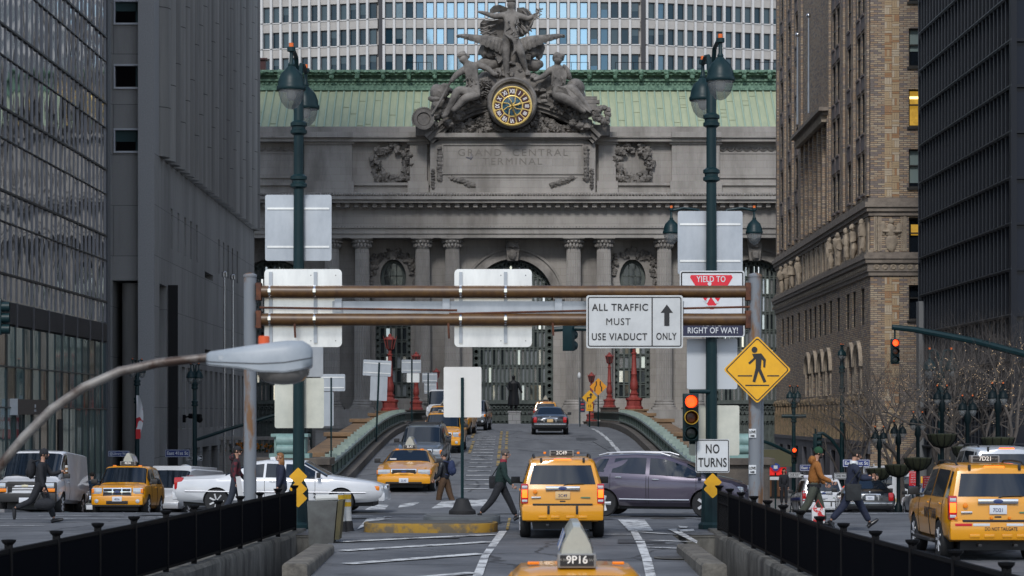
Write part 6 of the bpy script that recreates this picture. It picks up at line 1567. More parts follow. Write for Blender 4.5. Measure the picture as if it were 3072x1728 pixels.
# row indices: 0 sill .. 2 widest, 4 belt, 5 roof edge, 8 roof centre
SPEC = {
 'suv': dict(rings=[(-2.18, .45, .83, 1.07, .66, 1.66, .03, .30), (-2.06, .38, .89, 1.08, .675, 1.685, .0, .27), (-1.72, .34, .90, 1.085, .685, 1.71, 0, .06), (-.4, .30, .905, 1.07, .69, 1.725), (.42, .30, .905, 1.06, .675, 1.68), (1.05, .30, .90, 1.045, .74, 1.11), (1.25, .32, .90, 1.03, .74, 1.085), (1.92, .36, .885, .97, .70, 1.01), (2.12, .40, .86, .86, .64, .92), (2.2, .46, .8, .72, .58, .78)],
   wind=(4, 5), side=[(1.25, 2.0), (2.12, 2.98), (3.08, 4.55)], wheels=(-1.27, 1.35, .36, .4, .78), rearglass='cap'),
 'sedan': dict(rings=[(-2.68, .42, .84, .80, .70, .88), (-2.56, .34, .93, .90, .76, .98), (-1.72, .27, .97, .94, .80, 1.04), (-1.5, .27, .975, .95, .80, 1.065), (-.82, .27, .975, .955, .62, 1.40), (-.5, .27, .975, .955, .60, 1.445), (.3, .27, .975, .95, .60, 1.44), (1.05, .27, .975, .945, .78, 1.04), (1.25, .28, .97, .935, .78, 1.015), (2.3, .32, .94, .86, .72, .90), (2.6, .36, .88, .77, .66, .82), (2.68, .44, .8, .66, .6, .7)],
   wind=(6, 7), side=[(3.75, 4.9), (5.03, 6.0), (5.03, 5.03)], wheels=(-1.42, 1.5, .335, .365, .84), rearglass=(3, 4)),
 'limo': dict(rings=[(-2.95, .42, .84, .78, .70, .86), (-2.8, .34, .94, .93, .76, 1.0), (-1.75, .26, .98, .96, .80, 1.06), (-1.55, .26, .985, .965, .80, 1.075), (-.75, .26, .985, .965, .64, 1.43), (-.4, .26, .985, .96, .62, 1.475), (.62, .26, .985, .955, .62, 1.45), (1.35, .26, .985, .945, .78, 1.04), (1.55, .28, .98, .935, .78, 1.01), (2.5, .32, .93, .84, .70, .88), (2.8, .36, .86, .74, .64, .79), (2.88, .44, .78, .64, .58, .68)],
   wind=(6, 7), side=[(3.7, 4.9), (5.03, 5.5), (5.56, 6.5)], wheels=(-1.72, 1.72, .345, .385, .85), rearglass=(3, 4)),
 'cross': dict(rings=[(-2.27, .48, .76, 1.08, .58, 1.44, .03, .42), (-2.14, .40, .85, 1.15, .62, 1.52, .0, .42), (-1.55, .32, .90, 1.14, .66, 1.60, 0, .16), (-.5, .27, .905, 1.08, .67, 1.65), (.25, .27, .905, 1.04, .65, 1.62), (.8, .27, .905, 1.02, .62, 1.42), (1.42, .27, .90, 1.0, .74, 1.08), (1.6, .29, .89, .98, .74, 1.05), (2.06, .34, .86, .88, .68, .94), (2.27, .40, .77, .73, .60, .79), (2.34, .46, .68, .62, .55, .66)],
   wind=(5, 6), side=[(1.3, 2.2), (2.4, 3.38), (3.52, 5.5)], wheels=(-1.33, 1.36, .35, .4, .78), rearglass='cap'),
 'van': dict(rings=[(-2.85, .5, .95, 1.15, .86, 2.02, 0, .06), (-2.72, .42, .99, 1.15, .88, 2.08), (.7, .42, 1.0, 1.15, .88, 2.10), (1.2, .42, 1.0, 1.15, .86, 2.05), (2.0, .42, .99, 1.12, .86, 1.22), (2.12, .42, .98, 1.1, .86, 1.17), (2.66, .46, .97, 1.0, .84, 1.06), (2.82, .5, .93, .9, .80, .96)],
   wind=(3, 4), side=[(2.15, 3.4)], wheels=(-1.75, 1.72, .37, .42, .84), rearglass='cap'),
}
def car(kind, label, cat, loc, yaw, P_, pitch=0, front=True, rear=True, group=None, sx=1, sz=1, name=None, windows_tint=CARGLASS, rearwin=True, sidewin=True):
    sp = SPEC[kind]
    t = thing(name or ('taxi' if cat == 'taxi' else 0) or {'suv': 'suv_car', 'sedan': 'saloon_car', 'limo': 'saloon_car', 'cross': 'crossover_car', 'van': 'van'}[kind], label, cat, loc, yaw, group)
    t.rotation_euler = (pitch, 0, yaw); t.scale = (sx, 1, sz)
    rings_ = [ring(*r) for r in sp['rings']]; M_ = 9
    def S(u, r):
        i = min(int(u), len(rings_) - 2); f = u - i; j = min(int(r), M_ - 2); g = r - j
        a = Vector(rings_[i][j]).lerp(Vector(rings_[i][j + 1]), g); b_ = Vector(rings_[i + 1][j]).lerp(Vector(rings_[i + 1][j + 1]), g)
        return a.lerp(b_, f)
    def capP(end, s, r):
        rg_ = rings_[0 if end < 0 else -1]; j = min(int(r), M_ - 2); p = Vector(rg_[j]).lerp(Vector(rg_[j + 1]), r - j)
        return Vector((p.x * s, p.y + end * .05 * (1 - s * s), p.z))
    w = MB()
    for sd in (1, -1):
        g = [[(p[0] * sd, p[1], p[2]) for p in rg_] for rg_ in rings_]; w.grid(g)
    w.grid([[(rg_[0][0] * s, rg_[0][1], rg_[0][2]) for s in (-1, 1)] for rg_ in rings_])
    for end in (-1, 1): w.grid([[capP(end, s, r) for s in (-1, -.8, -.5, -.2, .2, .5, .8, 1)] for r in range(M_)])
    body = w.build('body', [P_, TRIM], t, smooth=38, weld=1e-4)
    # real wheel arches cut through the body
    yr, yf, rw, ra, xw = sp['wheels']
    cut = MB()
    for y in (yr, yf):
        for s in (-1, 1): cut.tube((s * .5, y, rw), (s * 1.3, y, rw), ra, n=24)
    co = cut.build('cutter', [TRIM], None, smooth=0)
    md = body.modifiers.new('arch', 'BOOLEAN'); md.operation = 'DIFFERENCE'; md.object = co; md.solver = 'EXACT'
    ws = t.matrix_basis.copy(); old = (t.location.copy(), t.rotation_euler.copy(), t.scale.copy()); t.location = (0, 0, 0); t.rotation_euler = (0, 0, 0); t.scale = (1, 1, 1)
    bpy.context.view_layer.update()
    nm = bpy.data.meshes.new_from_object(body.evaluated_get(bpy.context.evaluated_depsgraph_get()))
    body.modifiers.clear(); body.data = nm; bpy.data.objects.remove(co)
    t.location, t.rotation_euler, t.scale = old
    if len(nm.materials) < 2: nm.materials.append(TRIM)
    for p in nm.polygons:
        c = p.center
        for y in (yr, yf):
            d = math.hypot(c.y - y, c.z - rw)
            if abs(c.x) < 1.2 and d < ra + .004 and (abs(p.normal.x) < .3 or abs(c.x) < .55): p.material_index = 1
    nm.set_sharp_from_angle(angle=R(38))
    def norm(f, a, b_, e=.02):
        d1, d2 = f(a + e, b_) - f(a - e, b_), f(a, b_ + e) - f(a, b_ - e); n_ = d1.cross(d2)
        return n_.normalized() if n_.length > 1e-9 else Vector((0, 0, 1))
    def patch(nm_, f, a0, a1, b0, b1, m, off=.008, na=8, nb=6, ref=None, par=None, thick=False):
        w = MB(); pts = []
        for i in range(na + 1):
            row = []
            for j in range(nb + 1):
                a, b_ = a0 + (a1 - a0) * i / na, b0 + (b1 - b0) * j / nb; p = f(a, b_); n_ = norm(f, a, b_)
                if n_.dot(ref(p)) < 0: n_ = -n_
                row.append(p + n_ * off)
            pts.append(row)
        w.grid(pts); return w.build(nm_, m, par or t, smooth=50, normals=False)
    def side(sd): return lambda u, r: Vector((S(u, r).x * sd, S(u, r).y, S(u, r).z))
    def across(u, s): r = 5 + 3 * (1 - abs(s)); p = S(u, r); return Vector((p.x * (1 if s >= 0 else -1), p.y, p.z))
    a, c = sp['wind']
    patch('windshield', across, a + .07, c - .05, -.96, .96, windows_tint, na=6, nb=16, ref=lambda p: Vector((0, .6, 1)))
    if sp['rearglass'] == 'cap':
        if rearwin: patch('rear_window', lambda r, s: capP(-1, s, r), 4.16, 4.93, -.9, .9, windows_tint, na=4, nb=12, ref=lambda p: Vector((0, -1, 0)))
    else:
        a, c = sp['rearglass']; patch('rear_window', across, a + .06, c - .06, -.95, .95, windows_tint, na=6, nb=16, ref=lambda p: Vector((0, -.6, 1)))
    if sidewin:
        for sd in (-1, 1):
            for u0, u1 in sp['side']:
                if u1 > u0: patch('side_window', side(sd), u0, u1, 4.08, 4.93, windows_tint, ref=lambda p: Vector((p.x, 0, .1)))
    for sd in (-1, 1):
        w = MB()
        for u0, u1 in sp['side'][-2:]:
            for u in ((u0 - .02), (u1 + .03)):
                u = min(max(u, .1), len(rings_) - 1.1)
                w.path([side(sd)(u, r) + Vector((sd * .002, 0, 0)) for r in (.6, 1, 2, 3, 4)], .006, 4)
        if len(w.v): w.build('door_seam', TRIM, t)
        for u0, u1 in sp['side'][-2:]:
            if u1 > u0:
                p = side(sd)(u0 + (.12 if u1 - u0 > .3 else .02), 3.3); w = MB(); w.box((p.x + sd * .015, p.y + .08, p.z), (.03, .17, .028)); w.build('door_handle', P_ if kind != 'cross' else CHROME, t, bevel=.008)
        p = side(sd)(sp['wind'][1] - .32, 4.1); w = MB(); w.box((p.x + sd * .14, p.y, p.z + .1), (.2, .1, .15)); w.box((p.x + sd * .02, p.y, p.z + .04), (.12, .05, .04)); w.build('mirror', TRIM, t, bevel=.025)
    # wheels
    for y in (yr, yf):
        for s in (-1, 1):
            w = MB(); k = rw; w.lathe([(k * .66, -.11), (k * .93, -.115), (k, -.08), (k, .08), (k * .93, .115), (k * .66, .11)], (s * xw, y, k), 24, ax=(s, 0, 0)); wh = w.build('wheel', RUBBER, t, smooth=40)
            w = MB(); w.lathe([(k * .67, .06), (k * .67, .105), (k * .6, .1), (k * .55, .098 if kind in ('sedan', 'limo', 'van') else .075), (.01, .085 if kind in ('sedan', 'limo', 'van') else .07)], (s * xw, y, k), 24, ax=(s, 0, 0))
            for q in range(7 if kind != 'cross' else 5): an_ = q * 2 * PI / (7 if kind != 'cross' else 5); w.tube((s * (xw + .085), y + k * .12 * math.cos(an_), k + k * .12 * math.sin(an_)), (s * (xw + .09), y + k * .6 * math.cos(an_), k + k * .6 * math.sin(an_)), k * (.1 if kind != 'cross' else .15), n=5)
            w.lathe([(k * .18, .09), (.01, .115)], (s * xw, y, k), 10, ax=(s, 0, 0)); w.build('rim', HUB, wh, smooth=30)
    w = MB(); w.bx(-.62, .62, sp['rings'][0][0] + .25, sp['rings'][-1][0] - .3, .2, .42); w.build('underbody', TRIM, t, smooth=0)
    t['_k'] = 0; del t['_k']
    return t
def bxp(t, name, m, c, d, bevel=.012, par=None, rz=0):
    w = MB(); w.M = Matrix.Translation(c) @ Matrix.Rotation(rz, 4, 'Z'); w.box((0, 0, 0), d); return w.build(name, m, par or t, bevel=min(bevel, min(d) * .4), smooth=40)
def plate(t, y, z, s_, m=PLATE, f=-1, w_=.31):
    p = bxp(t, 'number_plate', m, (0, y, z), (w_, .015, .155), .004)
    if s_: text('lettering', s_, .09, mat('plate_blue_ink', (.02, .03, .12), .5), p, (0, y + f * .011, z - .012), rot=(90, 0, 0 if f < 0 else 180), sx=.95, bold=.01, ext=.001)
def roof_sign(t, y, z, s_, cone=True, big=1, f=-1):
    sg = bxp(t, 'roof_sign', mat('grey_sign_housing', (.2, .2, .2), .5), (0, y, z + .07), (.46 * big, .22, .14), .02)
    yy = y + f * .112
    w = MB(); w.box((0, yy, z + .075), (.4 * big, .012, .105)); w.build('sign_face', INK, sg)
    if s_: text('lettering', s_, .105, mat('lit_sign_white', (.75, .75, .72), .5), sg, (0, yy + f * .008, z + .08), rot=(90, 0, 0 if f < 0 else 180), bold=.02, ext=.001)
    for s in (-1, 1): text('lettering', 'OFF DUTY', .03, mat('dim_sign_white', (.3, .3, .28), .5), sg, (s * .155 * big, yy + f * .008, z + .08), rot=(90, 0, 0 if f < 0 else 180), ext=.001)
    if cone:
        w = MB(); L = 1.1; n = 9
        def tri(yq, k):
            hw, h = .165 * k, .28 * k; return [(-hw, yq, z + .14), (-hw * .85, yq, z + .14 + h * .35), (-hw * .5, yq, z + .14 + h * .75), (-hw * .22, yq, z + .14 + h), (hw * .22, yq, z + .14 + h), (hw * .5, yq, z + .14 + h * .75), (hw * .85, yq, z + .14 + h * .35), (hw, yq, z + .14)]
        y0, y1 = (y - .08, y + L) if f < 0 else (y + .08, y - L)
        secs = [tri(y0, .92), tri(y0 + (y1 - y0) * .06, 1), tri(y0 + (y1 - y0) * .94, 1), tri(y1, .9)]
        w.grid(secs); w.add(secs[0], [tuple(range(8))]); w.add(secs[-1], [tuple(range(8))])
        w.build('advert_tent', mat('translucent_sign_plastic', (.42, .42, .36), .3, col2=(.34, .34, .3), scale=4, coat=.4), sg, smooth=40)
        for s in (-1, 1):
            w = MB(); ya, yb = y0 + (y1 - y0) * .12, y0 + (y1 - y0) * .9; w.add([(s * .17, ya, z + .155), (s * .17, yb, z + .155), (s * .112, yb, z + .33), (s * .112, ya, z + .33)], [(0, 1, 2, 3)]); w.build('advert_panel', mat('blue_white_advert', (.05, .13, .35), .4, col2=(.6, .6, .62), scale=3, lo=.5, hi=.52), sg, normals=False)
def suv_rear(t, num, lit=True, pl=PLATEO, tail=False):
    for s in (-1, 1):
        l_ = bxp(t, 'taillight', REDLENS, (s * .80, -2.135, .96), (.15, .14, .42), .02)
        bxp(t, 'brake_glow', REDLIT if lit else REDLENS, (s * .80, -2.212, .96), (.11, .01, .17), .003, par=l_)
        bxp(t, 'reverse_lens', CLEARL, (s * .80, -2.212, 1.1), (.11, .008, .06), .003, par=l_); bxp(t, 'reverse_lens', CLEARL, (s * .80, -2.212, .81), (.11, .008, .05), .003, par=l_)
        bxp(t, 'wiper_hinge', TRIM, (s * .45, -1.9, 1.66), (.05, .06, .1), .01)
        bxp(t, 'exhaust', TRIM, (s * .32, -2.15, .30), (.07, .2, .05), .01)
    bxp(t, 'bumper', t.children[0].data.materials[0], (0, -2.13, .56), (1.72, .24, .34), .05)
    for x in (-.42, -.16, .16, .42): bxp(t, 'bumper_rib', t.children[0].data.materials[0], (x, -2.25, .47), (.18, .03, .06), .01)
    bxp(t, 'bumper_step', TRIM, (0, -2.2, .735), (1.26, .12, .035), .006)
    for x in () if tail else (-.3, .3): bxp(t, 'bumper_guard', TRIM, (x, -2.262, .62), (.05, .025, .17), .006)
    bar = bxp(t, 'chrome_bar', CHROME, (0, -2.235, 1.075), (.72, .03, .085), .008)
    w = MB(); w.lathe([(.09, 0), (.08, .012), (0, .014)], (0, 0, 0), 20, ax=(0, -1, 0)); w.v = [Vector((p.x, p.y - 2.25, p.z * .42 + 1.075)) for p in w.v]; w.build('badge', mat('blue_oval_badge', (.02, .04, .14), .2, coat=.6), bar)
    plate(t, -2.245, .93, num, pl)
    bxp(t, 'model_badge', CHROME, (-.56, -2.228, .88), (.2, .01, .035), .003); bxp(t, 'model_badge', mat('green_badge', (.1, .2, .1), .4), (.48, -2.228, .88), (.2, .01, .025), .003)
    w = MB(); w.lathe([(.045, 0), (.04, .02), (0, .025)], (-.58, -2.225, 1.0), 12, ax=(0, -1, 0)); w.build('round_reflector', AMBER, t)
    bxp(t, 'high_brake_light', REDLIT if lit else REDLENS, (0, -1.88, 1.665), (.36, .06, .04), .01)
    w = MB(); w.path([(.02, -2.16, 1.13), (.1, -2.17, 1.16), (.45, -2.16, 1.17)], .013, 5); w.build('wiper', TRIM, t)
    bxp(t, 'tailgate_handle', TRIM, (0, -2.225, .80), (.12, .01, .03), .003)
    if tail:
        for x, m in ((-.62, RED), (-.3, WHITE), (.3, WHITE), (.62, RED)): bxp(t, 'reflective_strip', m, (x, -2.253, .665), (.3, .008, .045), .002)
        text('lettering', 'DO NOT TAILGATE', .085, INK, t, (.05, -2.258, .59), ext=.001, bold=.01, fit=.58)
        for x in (-.75, -.12, .2): w = MB(); w.lathe([(.03, 0), (.02, .02), (0, .02)], (x, -2.245, .78), 8, ax=(0, -1, 0)); w.build('stud_lamp', AMBER, t)
def roof_rails(t, y0, y1, z, x, m, name='roof_rail'):
    for s in (-1, 1): w = MB(); w.path([(s * x, y0, z - .05), (s * x, y0 + .25, z + .015), (s * x, (y0 + y1) / 2, z + .03), (s * x, y1 - .25, z + .012), (s * x, y1, z - .06)], .02, 6); w.build(name, m, t)
def suv_front(t, num):
    m = t.children[0].data.materials[0]
    for s in (-1, 1):
        hl = bxp(t, 'headlight', CLEARL, (s * .66, 2.12, .83), (.33, .16, .2), .03); bxp(t, 'turn_lens', AMBER, (s * .79, 2.13, .83), (.09, .17, .15), .02, par=hl)
        w = MB(); w.lathe([(.075, 0), (.06, .03), (0, .04)], (s * .66, 2.25, .50), 12, ax=(0, 1, 0)); w.build('fog_light', CLEARL, t)
    g = bxp(t, 'grille', CHROME, (0, 2.2, .80), (.92, .1, .26), .02)
    for x in (-.3, 0, .3):
        for z in (.745, .855): bxp(t, 'grille_slot', GRILLE, (x, 2.25, z), (.26, .012, .08), .004, par=g)
    w = MB(); w.lathe([(.1, 0), (.09, .012), (0, .014)], (0, 0, 0), 20, ax=(0, 1, 0)); w.v = [Vector((p.x, p.y + 2.26, p.z * .45 + .8)) for p in w.v]; w.build('badge', mat('blue_oval_badge', (0, 0, 0)), g)
    bxp(t, 'bumper', m, (0, 2.12, .52), (1.66, .28, .3), .06); bxp(t, 'lower_intake', GRILLE, (0, 2.265, .46), (.7, .02, .1), .01); plate(t, 2.275, .57, num, PLATE, 1); bxp(t, 'skid_plate', TRIM, (0, 2.1, .36), (1.5, .25, .07), .02)
    w = MB(); w.path([(-.5, 1.06, 1.1), (-.1, .99, 1.13)], .012, 5); w.path([(.1, 1.06, 1.1), (.55, .99, 1.13)], .012, 5); w.build('wiper', TRIM, t)
def seal(t, sd, y, z): text('lettering', 'NYC TAXI', .26, INK, t, (sd * .91, y, z), rot=(90, 0, 90 * sd), ext=.002, bold=.02)

# --- orange-yellow taxi in the centre, seen from behind
t = car('suv', 'yellow taxi seen from behind in the centre with roof number 2C49 and lit brake lights', 'taxi', (PX(1410, 51.3), 51.3, 0), 0, TAXI, group='yellow taxis')
suv_rear(t, '2C49', True); roof_sign(t, -1.0, 1.72, '2C49', False, 1.15); roof_rails(t, -1.6, .4, 1.73, .6, TRIM)
for s in (-1, 1): bxp(t, 'marker_lamp', AMBER, (s * .36, -1.0, 1.8), (.06, .08, .05), .015)
# --- near taxi, only its roof in the picture
t = car('sedan', 'nearest yellow taxi, only its roof and its pointed 9P16 roof sign in view', 'taxi', (PX(1448, 23.2), 23.4, zr(23.2) + .02), 0, TAXI, pitch=R(.8), group='yellow taxis')
roof_sign(t, -.55, 1.44, '9P16', True, .82)
for s in (-1, 1): bxp(t, 'marker_lamp', AMBER, (s * .42, -.25, 1.46), (.12, .05, .03), .01)
# --- mauve crossover crossing to the right
t = car('cross', 'mauve grey crossover car turning across the junction to the right', 'car', (PX(1660, 61.5), 61.5, -.04), R(-90 - 15), PURP)
roof_rails(t, -1.5, .4, 1.645, .6, mat('silver_rail', (.6, .6, .62), .3, metal=.6))
for s in (-1, 1):
    bxp(t, 'headlight', CLEARL, (s * .64, 2.18, .72), (.24, .3, .16), .05); bxp(t, 'turn_lens', AMBER, (s * .74, 2.0, .74), (.12, .2, .1), .03); bxp(t, 'taillight', REDLENS, (s * .74, -2.2, .98), (.14, .16, .2), .03)
    w = MB(); w.path([(s * .915, -.9, .46), (s * .92, 0, .45), (s * .915, .95, .45)], .02, 6); w.build('side_strip', CHROME, t)
bxp(t, 'bumper', PURP, (0, 2.22, .5), (1.4, .22, .22), .06); bxp(t, 'grille', GRILLE, (0, 2.33, .62), (.6, .04, .12), .01); bxp(t, 'tow_hook', CHROME, (.2, 2.36, .42), (.06, .08, .06), .01)
w = MB(); w.tube((.3, -1.2, 1.64), (.3, -1.75, 1.95), .008, n=5); w.build('aerial', TRIM, t)
# --- white saloon crossing on the left
t = car('limo', 'long white saloon car crossing the junction on the left', 'car', (PX(714, 65), 65, -.10), R(-90 - 3), WHITEP)
for s in (-1, 1):
    hl = bxp(t, 'headlight', CLEARL, (s * .66, 2.78, .70), (.34, .2, .15), .03); bxp(t, 'turn_lens', AMBER, (s * .83, 2.62, .70), (.1, .3, .13), .03, par=hl)
    bxp(t, 'taillight', REDLENS, (s * .84, -2.78, .83), (.16, .26, .34), .05)
    w = MB(); w.path([(s * .955, -2.6, .62), (s * .99, -1.0, .60), (s * .99, 1.2, .59), (s * .94, 2.4, .58)], .018, 6); w.build('side_strip', mat('silver_rail', (0, 0, 0)), t)
    text('lettering', '2', .17, INK, t, (s * .992, 1.0, .5), rot=(90, 0, 90 * s), ext=.002, bold=.02)
bxp(t, 'bumper', WHITEP, (0, 2.82, .46), (1.62, .2, .26), .07); bxp(t, 'bumper', WHITEP, (0, -2.9, .5), (1.7, .18, .26), .07); bxp(t, 'grille', CHROME, (0, 2.88, .66), (.5, .06, .2), .02); bxp(t, 'roof_aerial', WHITEP, (0, -.3, 1.5), (.07, .16, .09), .02)
# --- yellow saloon taxi facing us
t = car('sedan', 'yellow saloon taxi facing the camera at the foot of the viaduct queue', 'taxi', (PX(1032, 79.8), 79.8, -.0), R(180 - 2), TAXI, group='yellow taxis')
for s in (-1, 1): hl = bxp(t, 'headlight', CLEARL, (s * .66, 2.58, .72), (.42, .2, .17), .03); bxp(t, 'turn_lens', AMBER, (s * .87, 2.52, .72), (.08, .2, .14), .02, par=hl)
g = bxp(t, 'grille', CHROME, (0, 2.66, .71), (.86, .08, .24), .05); bxp(t, 'grille_opening', GRILLE, (0, 2.7, .71), (.78, .02, .18), .03, par=g); bxp(t, 'badge', mat('blue_oval_badge', (0, 0, 0)), (0, 2.715, .73), (.16, .015, .065), .02, par=g)
bxp(t, 'bumper', TAXI, (0, 2.66, .46), (1.78, .22, .26), .07); plate(t, 2.785, .45, '3L43', PLATE, 1); bxp(t, 'lower_intake', GRILLE, (0, 2.765, .37), (1.2, .02, .06), .01); roof_sign(t, .1, 1.445, '3L43', True, 1.0, 1); 
for s in (-1, 1): bxp(t, 'marker_lamp', AMBER, (s * .42, .25, 1.44), (.12, .06, .04), .01)
bxp(t, 'licence_sticker', WHITE, (.5, .99, 1.12), (.22, .01, .05), .002)
# --- cars queued up the viaduct
t = car('suv', 'grey silver estate car behind the front facing yellow saloon taxi', 'car', (PX(1068, 89.5), 89.5, zv(89.5)), R(180 - 2.5), GREYP, pitch=R(-2.8), sz=1.03)
suv_front(t, ''); roof_rails(t, -1.6, .3, 1.74, .6, TRIM)
for k in range(5): bxp(t, 'roof_bar', TRIM, (0, -1.3 + k * .36, 1.735), (1.2, .05, .02), .005)
t = car('suv', 'yellow taxi facing us behind the grey estate car, half hidden by the white sign back', 'taxi', (PX(1118, 102.5), 102.5, zv(102.5)), R(180 - 2), TAXI, pitch=R(-2.2), group='yellow taxis'); suv_front(t, '8L47'); roof_sign(t, .15, 1.7, '8L47', False, 1.1, 1)
t = car('suv', 'yellow taxi farther up the viaduct queue with a pale tent roof advert', 'taxi', (PX(1122, 112), 112, zv(112)), R(180 - 3), TAXI, pitch=R(-1.5), group='yellow taxis'); suv_front(t, '5L18'); roof_sign(t, .15, 1.7, '5L18', True, 1, 1)
t = car('sedan', 'yellow taxi third in the viaduct queue, showing only its left flank', 'taxi', (PX(1146, 122), 122, zv(122)), R(180 - 4), TAXI, pitch=R(-.8), group='yellow taxis')
for s in (-1, 1): bxp(t, 'headlight', CLEARL, (s * .66, 2.6, .72), (.42, .2, .17), .03)
t = car('suv', 'black car at the viaduct crest right of the white sign back', 'car', (PX(1192, 132), 132, zv(132)), R(180 - 4), BLACKP, sz=1.0); suv_front(t, ''); bxp(t, 'side_reflector', REDLENS, (.9, -2.0, .95), (.05, .2, .25), .02)
t = car('van', 'white and blue bus front beyond the crest behind the white sign back', 'bus', (PX(1118, 150), 150, zv(150)), R(180 - 3), WHITEP, sz=1.15, name='bus')
for s in (-1, 1): bxp(t, 'headlight', CLEARL, (s * .7, 2.8, .8), (.3, .1, .2), .03)
def towncar_rear(t, m, num, pl):
    for s in (-1, 1): bxp(t, 'taillight', REDLENS, (s * .76, -2.64, .79), (.2, .16, .3), .06)
    c = bxp(t, 'chrome_surround', CHROME, (0, -2.68, .76), (.78, .07, .28), .04); bxp(t, 'inner_panel', mat('grey_panel', (.3, .3, .3), .3), (0, -2.717, .76), (.66, .012, .19), .03, par=c); plate(t, -2.735, .75, num, pl)
    bxp(t, 'bumper', m, (0, -2.68, .5), (1.74, .2, .3), .07); bxp(t, 'bumper_strip', CHROME, (0, -2.785, .565), (1.6, .02, .03), .006); bxp(t, 'emblem', CHROME, (0, -2.62, .96), (.05, .02, .05), .01)
t = car('sedan', 'black saloon seen from behind near the crest of the viaduct', 'car', (PX(1384, 121), 122.6, zv(122.6)), R(-.5), BLACKP, pitch=R(1), group='black saloons'); towncar_rear(t, BLACKP, '', PLATEO)
t = car('suv', 'yellow taxi beyond the crest, mostly hidden behind the black saloon', 'taxi', (PX(1372, 168), 168, zv(168)), 0, TAXI, group='yellow taxis'); suv_rear(t, '', False); roof_sign(t, -.9, 1.72, '', True, 1)
# --- left side street
def pitch_at(y): return math.atan2(zo(y + 1) - zo(y - 1), 2)
t = car('van', 'white panel van facing us at the left edge with black bumper', 'van', (-15.05, 74.9, zo(74.9)), R(180), VANW, pitch=-pitch_at(75), rearwin=False)
for s in (-1, 1):
    fr2 = bxp(t, 'headlight_frame', TRIM, (s * .75, 2.78, .87), (.42, .14, .34), .02); hl = bxp(t, 'headlight', CLEARL, (s * .75, 2.855, .94), (.3, .03, .15), .02, par=fr2); bxp(t, 'turn_lens', AMBER, (s * .75, 2.855, .79), (.36, .03, .11), .015, par=fr2)
g = bxp(t, 'grille', TRIM, (0, 2.82, .88), (1.1, .08, .36), .02)
for z in (.8, .88, .96): bxp(t, 'grille_bar', GRILLE, (0, 2.865, z), (1.0, .012, .03), .004, par=g)
bxp(t, 'emblem', mat('pale_gold_emblem', (.6, .55, .4), .3, metal=.5), (0, 2.872, .92), (.2, .015, .07), .01, par=g); bxp(t, 'bumper', TRIM, (0, 2.86, .56), (1.95, .22, .28), .04); plate(t, 2.98, .48, '', PLATE, 1)
w = MB(); w.path([(-.6, 2.02, 1.24), (-.1, 1.93, 1.3)], .013, 5); w.path([(.1, 2.02, 1.24), (.6, 1.93, 1.3)], .013, 5); w.build('wiper', TRIM, t)
t = car('suv', 'yellow taxi facing us on the left with roof number 4E36 and a tent shaped advert', 'taxi', (PX(323, 77.2), 77.2, zo(77.2)), R(180), TAXI, pitch=-pitch_at(77), group='yellow taxis'); suv_front(t, '4E36'); roof_sign(t, .12, 1.71, '4E36', True, 1.1, 1)
for s in (-1, 1): bxp(t, 'marker_lamp', AMBER, (s * .42, .25, 1.7), (.12, .06, .04), .01)
t = car('sedan', 'black saloon with a chrome grille between the white van and a yellow taxi', 'car', (PX(262, 85.5), 85.5, zo(85.5)), R(180), BLACKP, pitch=-pitch_at(85), group='black saloons')
for s in (-1, 1): bxp(t, 'headlight', CLEARL, (s * .66, 2.6, .72), (.36, .2, .17), .03)
g = bxp(t, 'grille', CHROME, (0, 2.66, .68), (.66, .08, .3), .05)
for k in range(9): bxp(t, 'grille_bar', GRILLE, (-.28 + k * .07, 2.705, .68), (.03, .012, .22), .004, par=g)
bxp(t, 'bumper', BLACKP, (0, 2.66, .44), (1.7, .2, .24), .06); plate(t, 2.77, .42, '', PLATE, 1)
t = car('van', 'white camper truck seen over the boot of the long white saloon', 'truck', (PX(452, 96), 96, zo(96)), R(168), WHITEP, pitch=-pitch_at(96), sx=1.05, sz=1.0, name='truck', sidewin=False)
w = MB(); w.lathe([(.26, 2.08), (.24, 2.2), (.1, 2.26), (.01, 2.27)], (0, -.6, 0), 16); w.build('roof_vent', WHITEP, t); bxp(t, 'bumper', mat('silver_rail', (0, 0, 0)), (0, 2.86, .56), (1.9, .2, .26), .04); bxp(t, 'roof_box', WHITEP, (0, -.6, 2.1), (1.6, 3.2, .16), .05)
# --- right side street
t = car('suv', 'large yellow taxi cut by the right edge, number 7D21 and a do not tailgate notice', 'taxi', (8.68, 43.9, -.02), R(0), TAXI, group='yellow taxis', sz=1.02); suv_rear(t, '7D21', True, PLATE, True); roof_sign(t, -1.0, 1.72, '7D21', False, 1.15); roof_rails(t, -1.6, .4, 1.73, .6, TRIM); seal(t, -1, -.5, .8)
for s in ():
    for y in (-1.27, 1.35): w = MB(); w.lathe([(.41, -.02), (.47, -.02), (.47, .025), (.41, .02)], (s * .885, y, .36), 18, ax=(s, 0, 0), a0=0, a1=2 * PI); w.build('fender_flare', TAXI, t)
bxp(t, 'side_step', TRIM, (-.93, .0, .33), (.12, 1.8, .06), .02)
t = car('suv', 'silver car with lit brake light partly hidden behind the 7D21 taxi', 'car', (PX(2535, 56), 58, -.03), 0, mat('silver_car_paint', (.5, .52, .55), .28, metal=.3, coat=.6), sz=1.1); suv_rear(t, '', True, PLATE); roof_rails(t, -1.6, .4, 1.73, .6, TRIM)
t = car('sedan', 'black saloon with red taillights driving away beside the white ladder van', 'car', (PX(2185, 86.5), 87.6, zo(87.6)), R(-4), BLACKP, pitch=pitch_at(88), group='black saloons', sz=1.04); towncar_rear(t, BLACKP, 'T571', PLATE)
